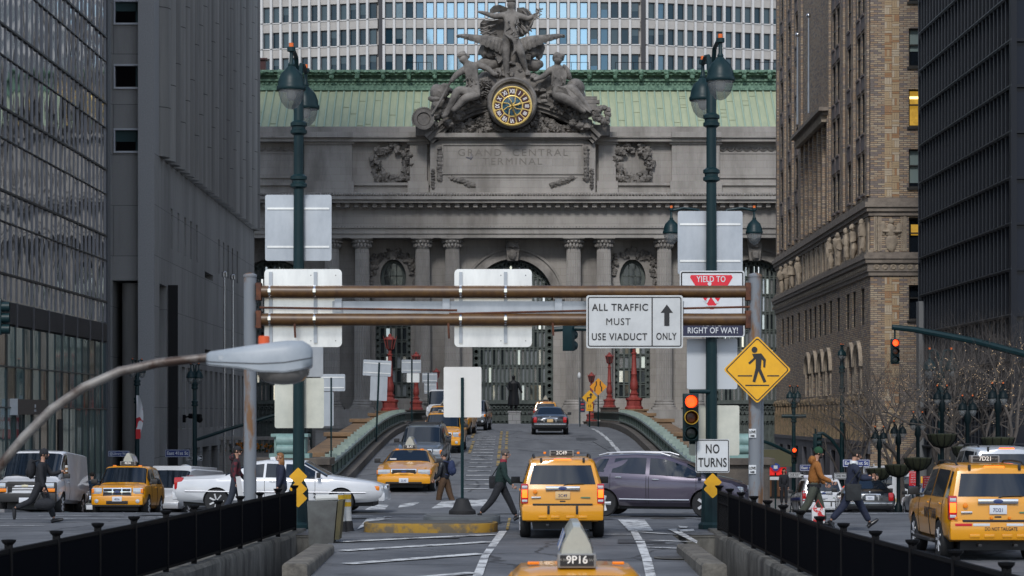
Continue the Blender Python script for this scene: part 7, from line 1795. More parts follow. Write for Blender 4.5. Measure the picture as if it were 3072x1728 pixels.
t = car('van', 'white work van with a ladder rack and two dark rear windows', 'van', (PX(2258, 101), 104, zo(103)), R(-2), WHITEP, pitch=pitch_at(103), rearwin=False)
for s in (-1, 1):
    bxp(t, 'rear_window', CARGLASS, (s * .43, -2.86, 1.55), (.66, .03, .55), .05); bxp(t, 'yellow_stripe', YEL, (s * .86, -2.82, 1.58), (.09, .04, .5), .01); bxp(t, 'taillight', REDLENS, (s * .92, -2.82, .95), (.1, .08, .3), .02)
    w = MB(); w.path([(s * .85, -2.5, 2.02), (s * .85, -2.5, 2.38), (s * .85, -2.5, 2.28), (s * .85, 1.2, 2.3), (s * .85, 1.2, 2.02)], .03, 6); w.build('rack_rail', WHITEP, t)
w = MB()
for k in range(5): w.tube((-.85, -2.4 + k * .85, 2.26), (.85, -2.4 + k * .85, 2.26), .025, n=6)
for k, x in enumerate((-.3, -.1, .25, .4)): w.tube((x, -2.2, 2.3), (x + .05, .8, 2.3), .04, n=6)
w.build('ladder_rack', WHITEP, t)
p = bxp(t, 'plate_frame', TRIM, (.32, -2.87, .8), (.52, .03, .32), .02); plate(t, -2.895, .8, 'XE4972', mat('plate_yellow', (.6, .52, .25), .45)); t.children[-1].location.x = .32
bxp(t, 'bumper', WHITEP, (0, -2.86, .52), (1.9, .16, .2), .04)
t = car('suv', 'white police style car with a roof light bar beyond the man in the tan jacket', 'car', (PX(2055, 98), 98, zo(98)), R(0), WHITEP, pitch=pitch_at(98)); suv_rear(t, '', False, PLATE); bxp(t, 'light_bar', mat('pale_light_bar', (.5, .5, .55), .3), (0, -.3, 1.79), (1.2, .25, .12), .03); bxp(t, 'blue_stripe', BLUE, (-.915, 0, .85), (.012, 3.2, .12), .003)
t = car('sedan', 'pale silver car mostly hidden beyond the left mirror of the 7D21 taxi', 'car', (PX(2352, 92), 92, zo(92)), R(0), mat('silver_car_paint', (0, 0, 0)), pitch=pitch_at(92)); towncar_rear(t, mat('silver_car_paint', (0, 0, 0)), '', PLATE)
# ================================================================ people
SKIN = mat('skin', (.42, .23, .16), .55)
def rotx(v, a): c, s = math.cos(a), math.sin(a); return Vector((v.x, v.y * c - v.z * s, v.y * s + v.z * c))
def person(label, loc, yaw, H, thigh, knee, arm, elbow, lean=4, jacket=None, pants=None, shoes=None, hair=None, hat=None, hatm=None, skin_m=SKIN, coat=0, build_=1.0, female=False, abd=(.1, .1), headturn=0, nod=0, elbow_in=(0, 0), longhair=False, beard=None, collar=None, hood=False, cuffhem=None, foot=(0, 0)):
    """figure facing local +Y; angles in degrees, forward positive; index 0 = left (-x), 1 = right"""
    h = H / 1.78
    pel = Vector((0, 0, 0)); ln = R(lean)
    up = Vector((0, math.sin(ln), math.cos(ln)))
    J = {}
    J['pel'] = pel; J['wst'] = pel + up * .17 * h; J['chs'] = pel + up * .38 * h; J['nek'] = pel + up * .53 * h
    hf = Vector((0, math.sin(ln + R(nod)), math.cos(ln + R(nod))))
    J['skl'] = J['nek'] + hf * .085 * h; J['hed'] = J['nek'] + hf * .16 * h + Vector((0, .012, 0)); J['top'] = J['nek'] + hf * .235 * h
    for i, s in ((0, -1), (1, 1)):
        hip = pel + Vector((s * .095 * h, 0, -.03 * h)); a = R(thigh[i]); kn = hip + Vector((s * .01, math.sin(a), -math.cos(a))) * .43 * h
        b = a - R(knee[i]); an = kn + Vector((0, math.sin(b), -math.cos(b))) * .43 * h
        f = b + R(90) + R(foot[i]) if True else 0
        fd = Vector((0, math.sin(b + R(90 - 8) + R(foot[i])), -math.cos(b + R(90 - 8) + R(foot[i]))))
        J[f'hip{i}'], J[f'kne{i}'], J[f'ank{i}'], J[f'toe{i}'] = hip, kn, an, an + fd * .19 * h + Vector((0, 0, -.05 * h))
        J[f'hee{i}'] = an - fd * .06 * h + Vector((0, 0, -.055 * h))
        sh = J['chs'] + up * .07 * h + Vector((s * (.185 if not female else .165) * h * build_, 0, 0)); a = R(arm[i]); ab = abd[i]
        d = Vector((s * math.sin(ab), math.sin(a) * math.cos(ab), -math.cos(a) * math.cos(ab)))
        el = sh + d * .30 * h; b = a + R(elbow[i]); d2 = Vector((s * (math.sin(ab) * .3 - elbow_in[i]), math.sin(b), -math.cos(b))).normalized()
        wr = el + d2 * .26 * h
        J[f'sho{i}'], J[f'elb{i}'], J[f'wri{i}'] = sh, el, wr; J[f'hnd{i}'] = wr + d2 * .09 * h; J[f'hd{i}'] = d2
    zmin = min(min(J[f'toe{i}'].z, J[f'hee{i}'].z) for i in (0, 1)) - .035 * h
    for k in J:
        if not k.startswith('hd'): J[k] = J[k] - Vector((0, 0, zmin))
        elif k == 'hed': J[k] = J[k] - Vector((0, 0, zmin))
    b_ = build_ * h
    keys = ['pel', 'wst', 'chs', 'nek', 'skl', 'hed', 'top'] + [k + str(i) for i in (0, 1) for k in ('hip', 'kne', 'ank', 'sho', 'elb', 'wri')]
    rad = dict(pel=.095 * b_, wst=.085 * b_, chs=.105 * b_, nek=.055 * h, skl=.068 * h, hed=.098 * h, top=.066 * h, hip=.06 * b_, kne=.045 * b_, ank=.034 * h, sho=.045 * b_, elb=.032 * b_, wri=.026 * h)
    V = []; idx = {}
    for k in keys:
        idx[k] = len(V); p = J[k]; V.append((p.x, p.y, p.z, rad[k if k in rad else k[:3]] * .92))
    E = [('pel', 'wst'), ('wst', 'chs'), ('chs', 'nek'), ('nek', 'skl'), ('skl', 'hed'), ('hed', 'top')]
    for i in '01': E += [('pel', 'hip' + i), ('hip' + i, 'kne' + i), ('kne' + i, 'ank' + i), ('chs', 'sho' + i), ('sho' + i, 'elb' + i), ('elb' + i, 'wri' + i)]
    E = [(idx[a], idx[c]) for a, c in E]
    # hands: palm and five fingers
    for i, s in ((0, -1), (1, 1)):
        d = J[f'hd{i}']; sd = d.cross(Vector((1, 0, 0))).normalized(); wi = idx[f'wri{i}']; pm = J[f'wri{i}'] + d * .05 * h
        pi_ = len(V); V.append((pm.x, pm.y, pm.z, .032 * h)); E.append((wi, pi_))
    root = skin('person', V, E, skin_m, None, 0, 1)
    root.location = loc; root.rotation_euler = (0, 0, yaw); tag(root, label, 'person', None)
    # fingers joined into the same body mesh
    w = MB()
    for i, s in ((0, -1), (1, 1)):
        d = J[f'hd{i}']; sd = d.cross(Vector((1, 0, 0))).normalized(); cx = Vector((-s, 0, 0)); pm = J[f'wri{i}'] + d * .05 * h
        for k, L in enumerate((.062, .072, .068, .054)):
            a0 = pm + sd * (k - 1.5) * .019 * h + d * .02 * h; w.path([a0, a0 + d * L * .55 * h + cx * .012 * h, a0 + d * L * .85 * h + cx * .035 * h, a0 + d * L * .8 * h + cx * .055 * h], [.0095 * h, .009 * h, .0085 * h, .007 * h], 6)
        a0 = pm + sd * .022 * h - d * .02 * h; w.path([a0, a0 + (sd * .03 + d * .02 + cx * .015) * h, a0 + (sd * .035 + d * .045 + cx * .03) * h], [.012 * h, .011 * h, .008 * h], 6)
    # face: nose, ears
    fw = Vector((0, math.cos(R(nod)), -math.sin(R(nod)))); hc = J['hed']; tn = Matrix.Rotation(R(headturn), 3, 'Z'); fw = tn @ fw; rt = tn @ Vector((1, 0, 0)); hu = hf
    w.path([hc + fw * .085 * h + hu * .02 * h, hc + fw * .112 * h - hu * .018 * h, hc + fw * .09 * h - hu * .03 * h], [.008 * h, .016 * h, .012 * h], 6)
    for s in (-1, 1): w.sphere(hc + rt * s * .088 * h - fw * .01, (.014 * h, .022 * h, .03 * h), 6, 5)
    w.sphere(hc + fw * .055 * h - hu * .07 * h, (.045 * h, .04 * h, .03 * h), 8, 6)
    bm = bmesh.new(); bm.from_mesh(root.data); tmp = bpy.data.meshes.new('tmp'); tmp.from_pydata([tuple(v) for v in w.v], [], w.f); bm.from_mesh(tmp); bpy.data.meshes.remove(tmp); bmesh.ops.recalc_face_normals(bm, faces=bm.faces); bm.to_mesh(root.data); bm.free()
    root.data.polygons.foreach_set('use_smooth', [True] * len(root.data.polygons))
    w = MB()
    for s in (-1, 1): w.sphere(hc + fw * .088 * h + rt * s * .034 * h + hu * .008 * h, (.011 * h, .008 * h, .007 * h), 6, 5)
    w.build('eyes', INK, root)
    w = MB(); w.path([hc + fw * .092 * h - rt * .024 * h - hu * .052 * h, hc + fw * .1 * h - hu * .052 * h, hc + fw * .092 * h + rt * .024 * h - hu * .052 * h], .007 * h, 5); w.build('mouth', mat('lips', (.25, .09, .07), .6), root)
    def garment(nm, names, edges, scale, m, sub=1):
        V = []; ix = {}
        for k, r in names: ix[k] = len(V); p = J[k] if isinstance(k, str) else k; V.append((p.x, p.y, p.z, r * scale))
        return skin(nm, V, [(ix[a], ix[c]) for a, c in edges], m, root, 0, sub)
    if pants:
        n_ = [('pel', .15 * b_)]; e_ = []
        J['wl'] = J['pel'] + up * .14 * h; n_.append(('wl', .13 * b_)); e_.append(('pel', 'wl'))
        for i in '01':
            J['cuf' + i] = J['ank' + i].lerp(J['kne' + i], .06); n_ += [('hip' + i, .112 * b_), ('kne' + i, .088 * b_), ('cuf' + i, .074 * h)]; e_ += [('pel', 'hip' + i), ('hip' + i, 'kne' + i), ('kne' + i, 'cuf' + i)]
        garment('trousers', n_, e_, 1, pants)
    if jacket:
        J['hem'] = J['pel'] - up * (.05 + coat) * h; J['col'] = J['nek'] - up * .015 * h
        n_ = [('hem', .172 * b_), ('wst', .158 * b_), ('chs', .178 * b_), ('col', .075 * h)]; e_ = [('hem', 'wst'), ('wst', 'chs'), ('chs', 'col')]
        for i in '01': n_ += [('sho' + i, .083 * b_), ('elb' + i, .064 * b_), ('wri' + i, .05 * h)]; e_ += [('chs', 'sho' + i), ('sho' + i, 'elb' + i), ('elb' + i, 'wri' + i)]
        j_ = garment('jacket', n_, e_, 1, jacket)
        if collar:
            w = MB(); c = J['col']; w.lathe([(.085 * h, -.03 * h), (.08 * h, .03 * h), (.07 * h, .045 * h)], c, 14, ax=up); w.build('collar', collar, j_)
        if hood: w = MB(); c = J['nek'] - Vector((0, .09 * h, .0)); w.lump(c, (.13 * h, .09 * h, .1 * h), random.Random(1), amp=.2, nu=12, nv=8); w.build('hood', jacket, j_)
        if cuffhem: w = MB(); w.lathe([(.15 * b_, -.03), (.155 * b_, .05)], J['hem'] + up * .0, 16); w.build('waistband', cuffhem, j_)
    for i in '01':
        w = MB(); hl, to = J['hee' + i], J['toe' + i]; an = J['ank' + i]
        w.path([hl + (hl - to).normalized() * .01, hl.lerp(to, .3) + Vector((0, 0, .012)), hl.lerp(to, .75), to + (to - hl).normalized() * .03], [.042 * h, .048 * h, .046 * h, .03 * h], 8); w.tube(hl.lerp(to, .2), an, .045 * h, .05 * h); w.build('shoe', shoes or INK, root, smooth=60)
    if hair:
        w = MB(); c = hc + hu * .022 * h - fw * .014 * h; w.lump(c, (.097 * h, .106 * h, .094 * h), random.Random(3), amp=.12, nu=14, nv=9)
        w.v = [p if (p - hc).dot(fw) < .045 * h or (p - hc).dot(hu) > .045 * h else p - fw * .05 * h for p in w.v]
        if longhair: w.lump(hc - fw * .05 * h - hu * .1 * h, (.105 * h, .08 * h, .17 * h), random.Random(4), amp=.25, nu=12, nv=9)
        w.build('hair', hair, root, smooth=60)
    if hat == 'beanie':
        w = MB(); w.lathe([(.103 * h, -.01 * h), (.107 * h, .03 * h), (.1 * h, .07 * h), (.075 * h, .11 * h), (.02 * h, .135 * h), (.005 * h, .137 * h)], hc + hu * .01 * h - fw * .005, 16, ax=(hu - fw * .18)); w.build('beanie', hatm, root, smooth=60)
    if hat == 'cap':
        w = MB(); w.lathe([(.101 * h, 0), (.103 * h, .04 * h), (.085 * h, .085 * h), (.03 * h, .105 * h), (.003, .106 * h)], hc + hu * .025 * h, 16, ax=hu); w.lump(hc + hu * .035 * h + fw * .13 * h, (.075 * h, .07 * h, .012 * h), random.Random(1), amp=.05, nu=12, nv=5); w.build('cap', hatm, root, smooth=60)
    if beard: w = MB(); w.lump(hc + fw * .06 * h - hu * .075 * h, (.06 * h, .05 * h, .04 * h), random.Random(2), amp=.15); w.build('beard', beard, root)
    return root, J
def held(name, label, cat, root, at, build, group=None):
    """something carried: top-level, standing where the hand is"""
    p = root.location + Matrix.Rotation(root.rotation_euler.z, 3, 'Z') @ Vector(at)
    t = thing(name, label, cat, p, root.rotation_euler.z, group); build(t); return t
CL = lambda n, c, c2=None, s=8, r=.85: mat(n, c, r, col2=c2, scale=s, bump=.3, bscale=20)
BLKC = CL('black_cloth', (.008, .009, .012), (.014, .015, .02)); NAVC = CL('navy_suit_cloth', (.010, .014, .034), (.014, .02, .044)); BRNT = CL('brown_trousers', (.075, .038, .016), (.05, .026, .012))
TANJ = CL('tan_duck_jacket', (.30, .115, .022), (.23, .085, .018)); OLIV = CL('olive_trousers', (.055, .062, .046), (.042, .048, .036)); GRNJ = CL('dark_green_jacket', (.008, .028, .024), (.006, .02, .02)); LEATH = mat('black_leather', (.009, .010, .014), .4, bump=.3, bscale=12)
PLAID = mat('red_plaid_flannel', (.012, .011, .014), .85, col2=(.10, .012, .02), scale=9, lo=.48, hi=.52, detail=1); DENIM = CL('dark_denim', (.02, .026, .04)); HAIRD = CL('dark_hair', (.012, .009, .007)); HAIRB = mat('ginger_blond_hair', (.28, .13, .04), .6, col2=(.15, .06, .02), scale=18, stretch=(3, 3, .4)); GREY = CL('grey_knit', (.05, .053, .058)); GREENK = CL('green_knit', (.008, .05, .02))
# man striding right with coffee and holdall, far left
root, J = person('person in black with a beanie striding right with a coffee cup and a holdall', (PX(101, 56.4), 56.4, zo(56.4)), R(-92), 1.83, (24, -26), (6, 42), (34, 4), (75, 12), lean=7, jacket=BLKC, pants=BLKC, shoes=INK, hair=HAIRD, hat='beanie', hatm=BLKC, beard=HAIRD, coat=.05, foot=(0, -14), abd=(.08, .12))
w_ = J['hnd0']
def cup(t):
    w = MB(); w.lathe([(.03, -.07), (.04, .06), (.042, .065), (.03, .08)], n=14); w.build('cup', mat('paper_cup', (.6, .58, .54), .6), t); w = MB(); w.lathe([(.0365, -.03), (.0405, .03)], n=14); w.build('sleeve', mat('kraft_sleeve', (.25, .13, .05), .8), t)
held('coffee_cup', 'white paper coffee cup held out by the striding man in black', 'cup', root, w_ + Vector((.03, .03, .03)), cup)
def holdall(t):
    w = MB(); w.lump((0, 0, -.28), (.13, .26, .15), random.Random(5), amp=.15, nu=16, nv=10); w.build('body', BLKC, t); w = MB(); w.path([(0, -.16, -.16), (0, -.1, -.02), (0, 0, .02), (0, .1, -.02), (0, .16, -.16)], .014, 6); w.build('handle', LEATH, t)
held('holdall', 'bulky black holdall hanging from the right hand of the striding man in black', 'bag', root, J['hnd1'] + Vector((.04, 0, -.02)), holdall)
def bpack(m):
    def f(t):
        w = MB(); w.lump((0, -.06, .02), (.15, .11, .25), random.Random(6), amp=.12, nu=14, nv=10); w.build('body', m, t); w = MB(); w.lump((0, -.15, -.06), (.11, .05, .12), random.Random(7), amp=.1); w.build('pocket', m, t)
        for s in (-1, 1): w = MB(); w.path([(s * .1, -.02, .2), (s * .12, .14, .24), (s * .13, .27, .1), (s * .12, .16, -.14), (s * .11, 0, -.2)], .018, 6); w.build('strap', m, t)
    return f
held('backpack', 'black backpack on the striding man in black', 'backpack', root, J['chs'] + Vector((0, -.2, -.06)), bpack(BLKC))
# two people behind the left fence end
root, J = person('person in a dark cap and red plaid jacket beside the left gantry post', (PX(592, 58), 58, zo(58)), R(-88), 1.78, (14, -12), (8, 16), (10, -8), (30, 25), jacket=PLAID, pants=DENIM, shoes=INK, hair=HAIRD, hat='cap', hatm=BLKC, hood=True, lean=3)
def board(t): w = MB(); w.M = Matrix.Rotation(R(8), 4, 'X'); w.box((0, 0, -.1), (.02, .12, .9)); w.build('panel', mat('silver_rail', (0, 0, 0)), t)
held('silver_board', 'thin silver board carried by the man in the plaid jacket', 'board', root, J['hnd1'] + Vector((.03, .05, -.1)), board)
root, J = person('person with ginger blond hair and a dark navy coat by the left lamp pole', (PX(708, 56), 56, zo(56)), R(110), 1.66, (8, -10), (6, 14), (8, -4), (12, 16), jacket=NAVC, pants=BLKC, shoes=INK, hair=HAIRB, longhair=True, female=True, coat=.2, lean=3)
# man in leather jacket walking by the taxi
root, J = person('person in a grey knit cap, black leather jacket and brown trousers beside a taxi', (PX(1119, 73), 73, zo(73) + .1), R(62), 1.88, (16, -14), (6, 12), (6, 4), (38, 40), jacket=LEATH, pants=BRNT, shoes=INK, hair=HAIRD, hat='beanie', hatm=GREY, lean=2, coat=.04, build_=1.08, collar=GREY)
held('backpack', 'navy backpack on the man in the leather jacket', 'backpack', root, J['chs'] + Vector((0, -.2, -.1)), bpack(CL('navy_nylon', (.015, .025, .07))))
# man crossing in the centre
GREYH = CL('grey_hair', (.09, .075, .065))
root, J = person('person in a dark green jacket with red collar striding with a shoulder bag', (PX(1259, 56), 56, 0), R(-88), 1.80, (28, -27), (4, 16), (-4, 8), (20, 34), jacket=GRNJ, pants=BLKC, shoes=INK, hair=GREYH, collar=mat('red_lining', (.22, .015, .03), .8), lean=8, coat=.08, build_=1.08, foot=(10, -12), nod=6)
def sbag(m, w_=.42, h_=.34):
    def f(t):
        w = MB(); w.box((0, 0, 0), (.13, w_, h_)); w.build('body', m, t, bevel=.04); w = MB(); w.box((-.075, 0, -.03), (.03, w_ * .7, h_ * .55)); w.build('pocket', m, t, bevel=.012); w = MB(); w.path([(0, -w_ * .3, h_ * .45), (.1, .12, .5), (.17, .2, .62), (.1, .16, .45), (.0, w_ * .3, h_ * .45)], .013, 5); w.build('strap', m, t)
    return f
held('shoulder_bag', 'black shoulder bag slung behind the man in the green jacket', 'bag', root, J['pel'] + Vector((-.19, -.1, .0)), sbag(BLKC, .34, .3))
# right hand pair
root, J = person('person in a tan jacket and green beanie walking right beyond the right fence', (PX(2048, 54), 54, -.02), R(-88), 1.86, (20, -20), (6, 18), (8, 14), (46, 52), jacket=TANJ, pants=OLIV, shoes=INK, hair=HAIRD, hat='beanie', hatm=GREENK, beard=HAIRD, lean=5, coat=.0, build_=1.08, hood=True, cuffhem=BLKC, nod=8)
held('shopping_bag', 'red and white carrier bag low beside the man in the tan jacket', 'bag', root, Vector((.25, .05, .32)), lambda t: (MB.build((lambda w: (w.box((0, 0, 0), (.1, .3, .36)), w)[1])(MB()), 'body', mat('red_white_bag', (.5, .03, .03), .6, col2=(.6, .6, .6), scale=4, lo=.5, hi=.52), t, bevel=.02), MB.build((lambda w: (w.path([(0, -.1, .18), (0, 0, .36), (0, .1, .18)], .01, 5), w)[1])(MB()), 'handle', RED, t)))
root, J = person('person in a navy suit looking down at a phone while striding right', (PX(2143, 52.5), 52.5, -.02), R(-86), 1.86, (30, -28), (2, 14), (28, 22), (70, 72), jacket=NAVC, pants=NAVC, shoes=mat('polished_black_shoe', (.01, .01, .012), .25), hair=HAIRD, collar=WHITE, lean=4, coat=.13, build_=1.05, nod=16, foot=(16, -10))
held('phone', 'small dark phone in the hands of the man in the navy suit', 'phone', root, J['hnd1'] + Vector((-.08, .02, .03)), lambda t: (MB.build((lambda w: (w.box((0, 0, 0), (.07, .012, .13)), w)[1])(MB()), 'case', INK, t, bevel=.004), MB.build((lambda w: (w.box((0, -.0075, .0), (.06, .002, .11)), w)[1])(MB()), 'screen', CARGLASS, t)))
held('laptop_bag', 'grey and black laptop bag hanging at the hip of the man in the navy suit', 'bag', root, J['pel'] + Vector((.24, -.02, -.12)), sbag(CL('grey_black_nylon', (.025, .028, .03), (.012, .013, .015), 3), .36, .38))
# passer by behind the black saloon on the left, and two by the brick tower
root, J = person('person with dark hair seen from behind beside the white van', (PX(232, 90), 90, zo(90)), R(10), 1.78, (4, -4), (4, 6), (2, 2), (10, 10), jacket=BLKC, pants=BLKC, hair=HAIRD)
root, J = person('person with long dark hair standing far off by the brick tower shopfront', (PX(1972, 104), 104, zo(104) + .55), R(180), 1.68, (3, -3), (2, 2), (2, 2), (8, 8), jacket=BLKC, pants=BLKC, hair=HAIRD, longhair=True, female=True)

# ================================================================ allegorical sculpture above the clock
sg = thing('sculpture_group', 'carved stone group of a winged standing figure between two reclining figures above the clock', 'sculpture', (0, 242.6, PZ(340, 242.6)))
def Q(u, v, d=0.0): p = P(u, v, 242.6 + d); return Vector((p.x, d, p.z - sg.location.z))
def sk(nm, pts, edges, sub=2, fat=1.08):
    V = []
    for u, v, d, r in pts: p = Q(u, v, d); V.append((p.x, p.y, p.z, r * fat))
    return skin(nm, V, edges, STATUE, sg, 0, sub)
rnd = random.Random(77)
# standing figure: outstretched arm left, raised right arm, cloak and helmet
pts = [(1283, 88, -.6, .62), (1283, 65, -.65, .6), (1284, 45, -.7, .78), (1286, 25, -.7, .3), (1286, 13, -.8, .47), (1286, 3, -.8, .42),
       (1268, 38, -.7, .38), (1245, 42, -.9, .3), (1222, 34, -1.1, .22), (1210, 31, -1.2, .17), (1200, 29, -1.25, .08),
       (1304, 38, -.7, .38), (1328, 48, -.6, .3), (1345, 40, -.9, .22), (1352, 34, -1.0, .2),
       (1274, 98, -.7, .5), (1273, 135, -.8, .4), (1274, 175, -.7, .3), (1276, 205, -.7, .2), (1272, 212, -1.1, .2),
       (1296, 98, -.8, .5), (1310, 130, -1.3, .42), (1318, 160, -.9, .3), (1324, 178, -.6, .2), (1331, 186, -.9, .18)]
E = [(0, 1), (1, 2), (2, 3), (3, 4), (4, 5), (2, 6), (6, 7), (7, 8), (8, 9), (9, 10), (2, 11), (11, 12), (12, 13), (13, 14), (0, 15), (15, 16), (16, 17), (17, 18), (18, 19), (0, 20), (20, 21), (21, 22), (22, 23), (23, 24)]
sk('standing_figure', pts, E)
w = MB()
def lm(u, v, d, r, amp=.35, mb=None): (mb or w).lump(Q(u, v, d), r, rnd, amp=amp, nu=14, nv=10)
lm(1286, 2, -.75, (.55, .5, .2), .15); lm(1286, -3, -.75, (.38, .38, .22), .1); w.build('winged_hat', STATUE, sg)
w = MB()                                        # billowing cloak behind the shoulders, as curved sheets with thickness
def sheet(mb, rows, th=.12):
    g = [[Q(*p) for p in r] for r in rows]; mb.grid(g); mb.grid([[p + Vector((0, th, 0)) for p in r] for r in g])
    rim = g[0] + [r[-1] for r in g[1:]] + g[-1][::-1][1:] + [r[0] for r in g[::-1]][1:]
    for a, c in zip(rim, rim[1:]): mb.add([a, c, c + Vector((0, th, 0)), a + Vector((0, th, 0))], [(0, 1, 2, 3)])
sheet(w, [[(1278, 20, .1), (1258, 12, -.3), (1242, 14, .2), (1232, 24, -.2)], [(1274, 35, .2), (1252, 30, .5), (1238, 34, .1), (1232, 40, -.3)]])
sheet(w, [[(1270, 45, .2), (1240, 52, -.3), (1215, 50, .2), (1208, 58, -.4)], [(1270, 68, .4), (1240, 72, .1), (1216, 68, .5), (1207, 70, -.2)], [(1274, 98, .3), (1248, 98, -.2), (1226, 92, .3), (1212, 84, -.3)]])
sheet(w, [[(1300, 20, .1), (1318, 18, -.3), (1332, 30, .2), (1346, 42, -.3)], [(1302, 50, .3), (1322, 55, -.2), (1336, 60, .3), (1340, 62, -.1)], [(1298, 95, .4), (1316, 92, -.1), (1328, 82, .3), (1334, 76, .0)]])
for k in range(12): a, c = rnd.uniform(1214, 1262), rnd.uniform(52, 96); w.path([Q(a + 8, c, -.3), Q(a - 6, c + 6, -.38), Q(a - 14, c + 3, -.3)], [.08, .16, .05], 6)
for k in range(10): a, c = rnd.uniform(1306, 1330), rnd.uniform(24, 86); w.path([Q(a - 5, c - 5, -.3), Q(a + 3, c + 3, -.4), Q(a + 8, c + 10, -.3)], [.08, .15, .05], 6)
w.build('billowing_cloak', STATUE, sg, smooth=50)
w = MB()
for k in range(7): a = k / 6; w.path([Q(1270 + 4 * k, 86 + 3 * math.sin(k), -1.15), Q(1284 + 2 * k, 96 + k, -1.4), Q(1302 - k, 92 + 6 * k, -1.35), Q(1300 - k * 2, 110 + 5 * k, -1.2)], [.1, .17, .17, .06], 7)
w.build('loin_drapery', STATUE, sg)
w = MB(); w.path([Q(1326, 78, -1.0), Q(1352, 34, -1.05), Q(1358, 20, -1.05)], .09, 6)
for s in (-1, 1): w.path([Q(1344, 48, -1.1), Q(1352 + s * 10, 36, -1.1), Q(1355 - s * 8, 28, -1.15), Q(1357 + s * 9, 22, -1.1)], .08, 6)
w.build('entwined_staff', STATUE, sg)
for s in (-1, 1):                               # spread wings with feathered lower edge
    w = MB(); top = [(1270, 112), (1255, 100), (1232, 94), (1200, 91), (1170, 89), (1151, 91)]; bot = [(1268, 140), (1252, 128), (1228, 118), (1200, 107), (1174, 99), (1151, 92)]
    if s > 0: top, bot = [(2570 - u, v) for u, v in top], [(2570 - u, v) for u, v in bot]
    n = 40; tp = [Q(*[top[int(k / n * 4.999)][j] + (top[int(k / n * 4.999) + 1][j] - top[int(k / n * 4.999)][j]) * (k / n * 4.999 % 1) for j in (0, 1)], -.2 - .5 * math.sin(k / n * 3)) for k in range(n + 1)]
    bp = [Q(*[bot[int(k / n * 4.999)][j] + (bot[int(k / n * 4.999) + 1][j] - bot[int(k / n * 4.999)][j]) * (k / n * 4.999 % 1) for j in (0, 1)], -.5 - .5 * math.sin(k / n * 3)) for k in range(n + 1)]
    for k in range(n): m_ = (tp[k] + tp[k + 1]) / 2; q = (bp[k] + bp[k + 1]) / 2; w.path([m_, m_.lerp(q, .5) + Vector((0, -.2 - .08 * (k % 3 == 0), 0)), q + Vector((0, 0, -.16 * (1 - k / n) * (k % 4 < 2)))], [.2, .22 * (1 - k / n * .5), .13 * (1 - k / n * .6)], 7)
    w.path(tp[::3], [.3 - .25 * i / (len(tp[::3]) - 1) for i in range(len(tp[::3]))], 9); w.build('wing', STATUE, sg, smooth=60)
# reclining figures
L = [(1196, 225, -1.2, .62), (1188, 195, -1.1, .62), (1184, 172, -1.0, .75), (1172, 158, -1.1, .28), (1166, 149, -1.25, .5), (1160, 142, -1.25, .42),
     (1200, 163, -1.0, .4), (1224, 170, -1.2, .3), (1240, 184, -1.3, .24), (1246, 192, -1.4, .18), (1166, 176, -1.1, .4), (1146, 190, -1.4, .3), (1136, 203, -1.6, .22), (1132, 208, -1.7, .18),
     (1186, 232, -1.5, .55), (1150, 226, -2.0, .48), (1136, 262, -1.9, .36), (1122, 288, -1.8, .26), (1112, 296, -2.0, .2), (1200, 240, -1.6, .5), (1170, 246, -2.1, .44), (1148, 270, -2.0, .32), (1136, 280, -2.1, .22)]
E = [(0, 1), (1, 2), (2, 3), (3, 4), (4, 5), (2, 6), (6, 7), (7, 8), (8, 9), (2, 10), (10, 11), (11, 12), (12, 13), (0, 14), (14, 15), (15, 16), (16, 17), (17, 18), (0, 19), (19, 20), (20, 21), (21, 22)]
sk('reclining_man', L, E)
Rr = [(1396, 224, -1.2, .66), (1402, 200, -1.1, .62), (1404, 178, -1.0, .72), (1404, 162, -1.1, .26), (1403, 153, -1.25, .5), (1404, 145, -1.25, .42),
      (1384, 176, -1.0, .4), (1368, 192, -1.3, .28), (1350, 198, -1.5, .22), (1342, 202, -1.6, .17), (1424, 178, -1.0, .4), (1434, 200, -1.2, .28), (1428, 176, -1.5, .22), (1416, 162, -1.5, .17),
      (1410, 232, -1.6, .6), (1440, 222, -2.0, .55), (1462, 252, -1.9, .45), (1478, 272, -1.9, .3), (1488, 282, -2.0, .2), (1400, 240, -1.6, .6), (1430, 250, -2.1, .55), (1456, 268, -2.0, .42), (1474, 284, -2.1, .24)]
sk('reclining_woman', Rr, E)
w = MB()
for k in range(16): a = k / 15; w.path([Q(1392 + 10 * a, 214 + 18 * a, -1.75), Q(1424 + 12 * a, 222 + 22 * a, -2.35), Q(1452 + 14 * a, 246 + 24 * a, -2.25), Q(1476 + 10 * a, 274 + 10 * a, -2.1)], [.1, .16, .15, .06], 6)
for k in range(9): w.path([Q(1390 + k * 4, 170, -1.5), Q(1392 + k * 4, 190, -1.7), Q(1388 + k * 4, 214, -1.6)], [.06, .11, .08], 6)
w.build('robe_folds', STATUE, sg)
w = MB(); lm(1405, 145, -1.05, (.6, .55, .5), .35); lm(1166, 142, -1.0, (.6, .5, .5), .45); w.build('carved_hair', STATUE, sg)
w = MB()
for base, n_ in (((1186, 210, -1.75), 12), ((1404, 208, -1.75), 14), ((1290, 70, -1.35), 8)):
    for k in range(n_): uu, vv = base[0] + rnd.uniform(-14, 14), base[1] + rnd.uniform(-26, 18); w.path([Q(uu, vv, base[2]), Q(uu + rnd.uniform(-5, 5), vv + 9, base[2] - .08), Q(uu + rnd.uniform(-9, 9), vv + 18, base[2] + .1)], [.05, .12, .04], 6)
w.build('muscle_relief', STATUE, sg)
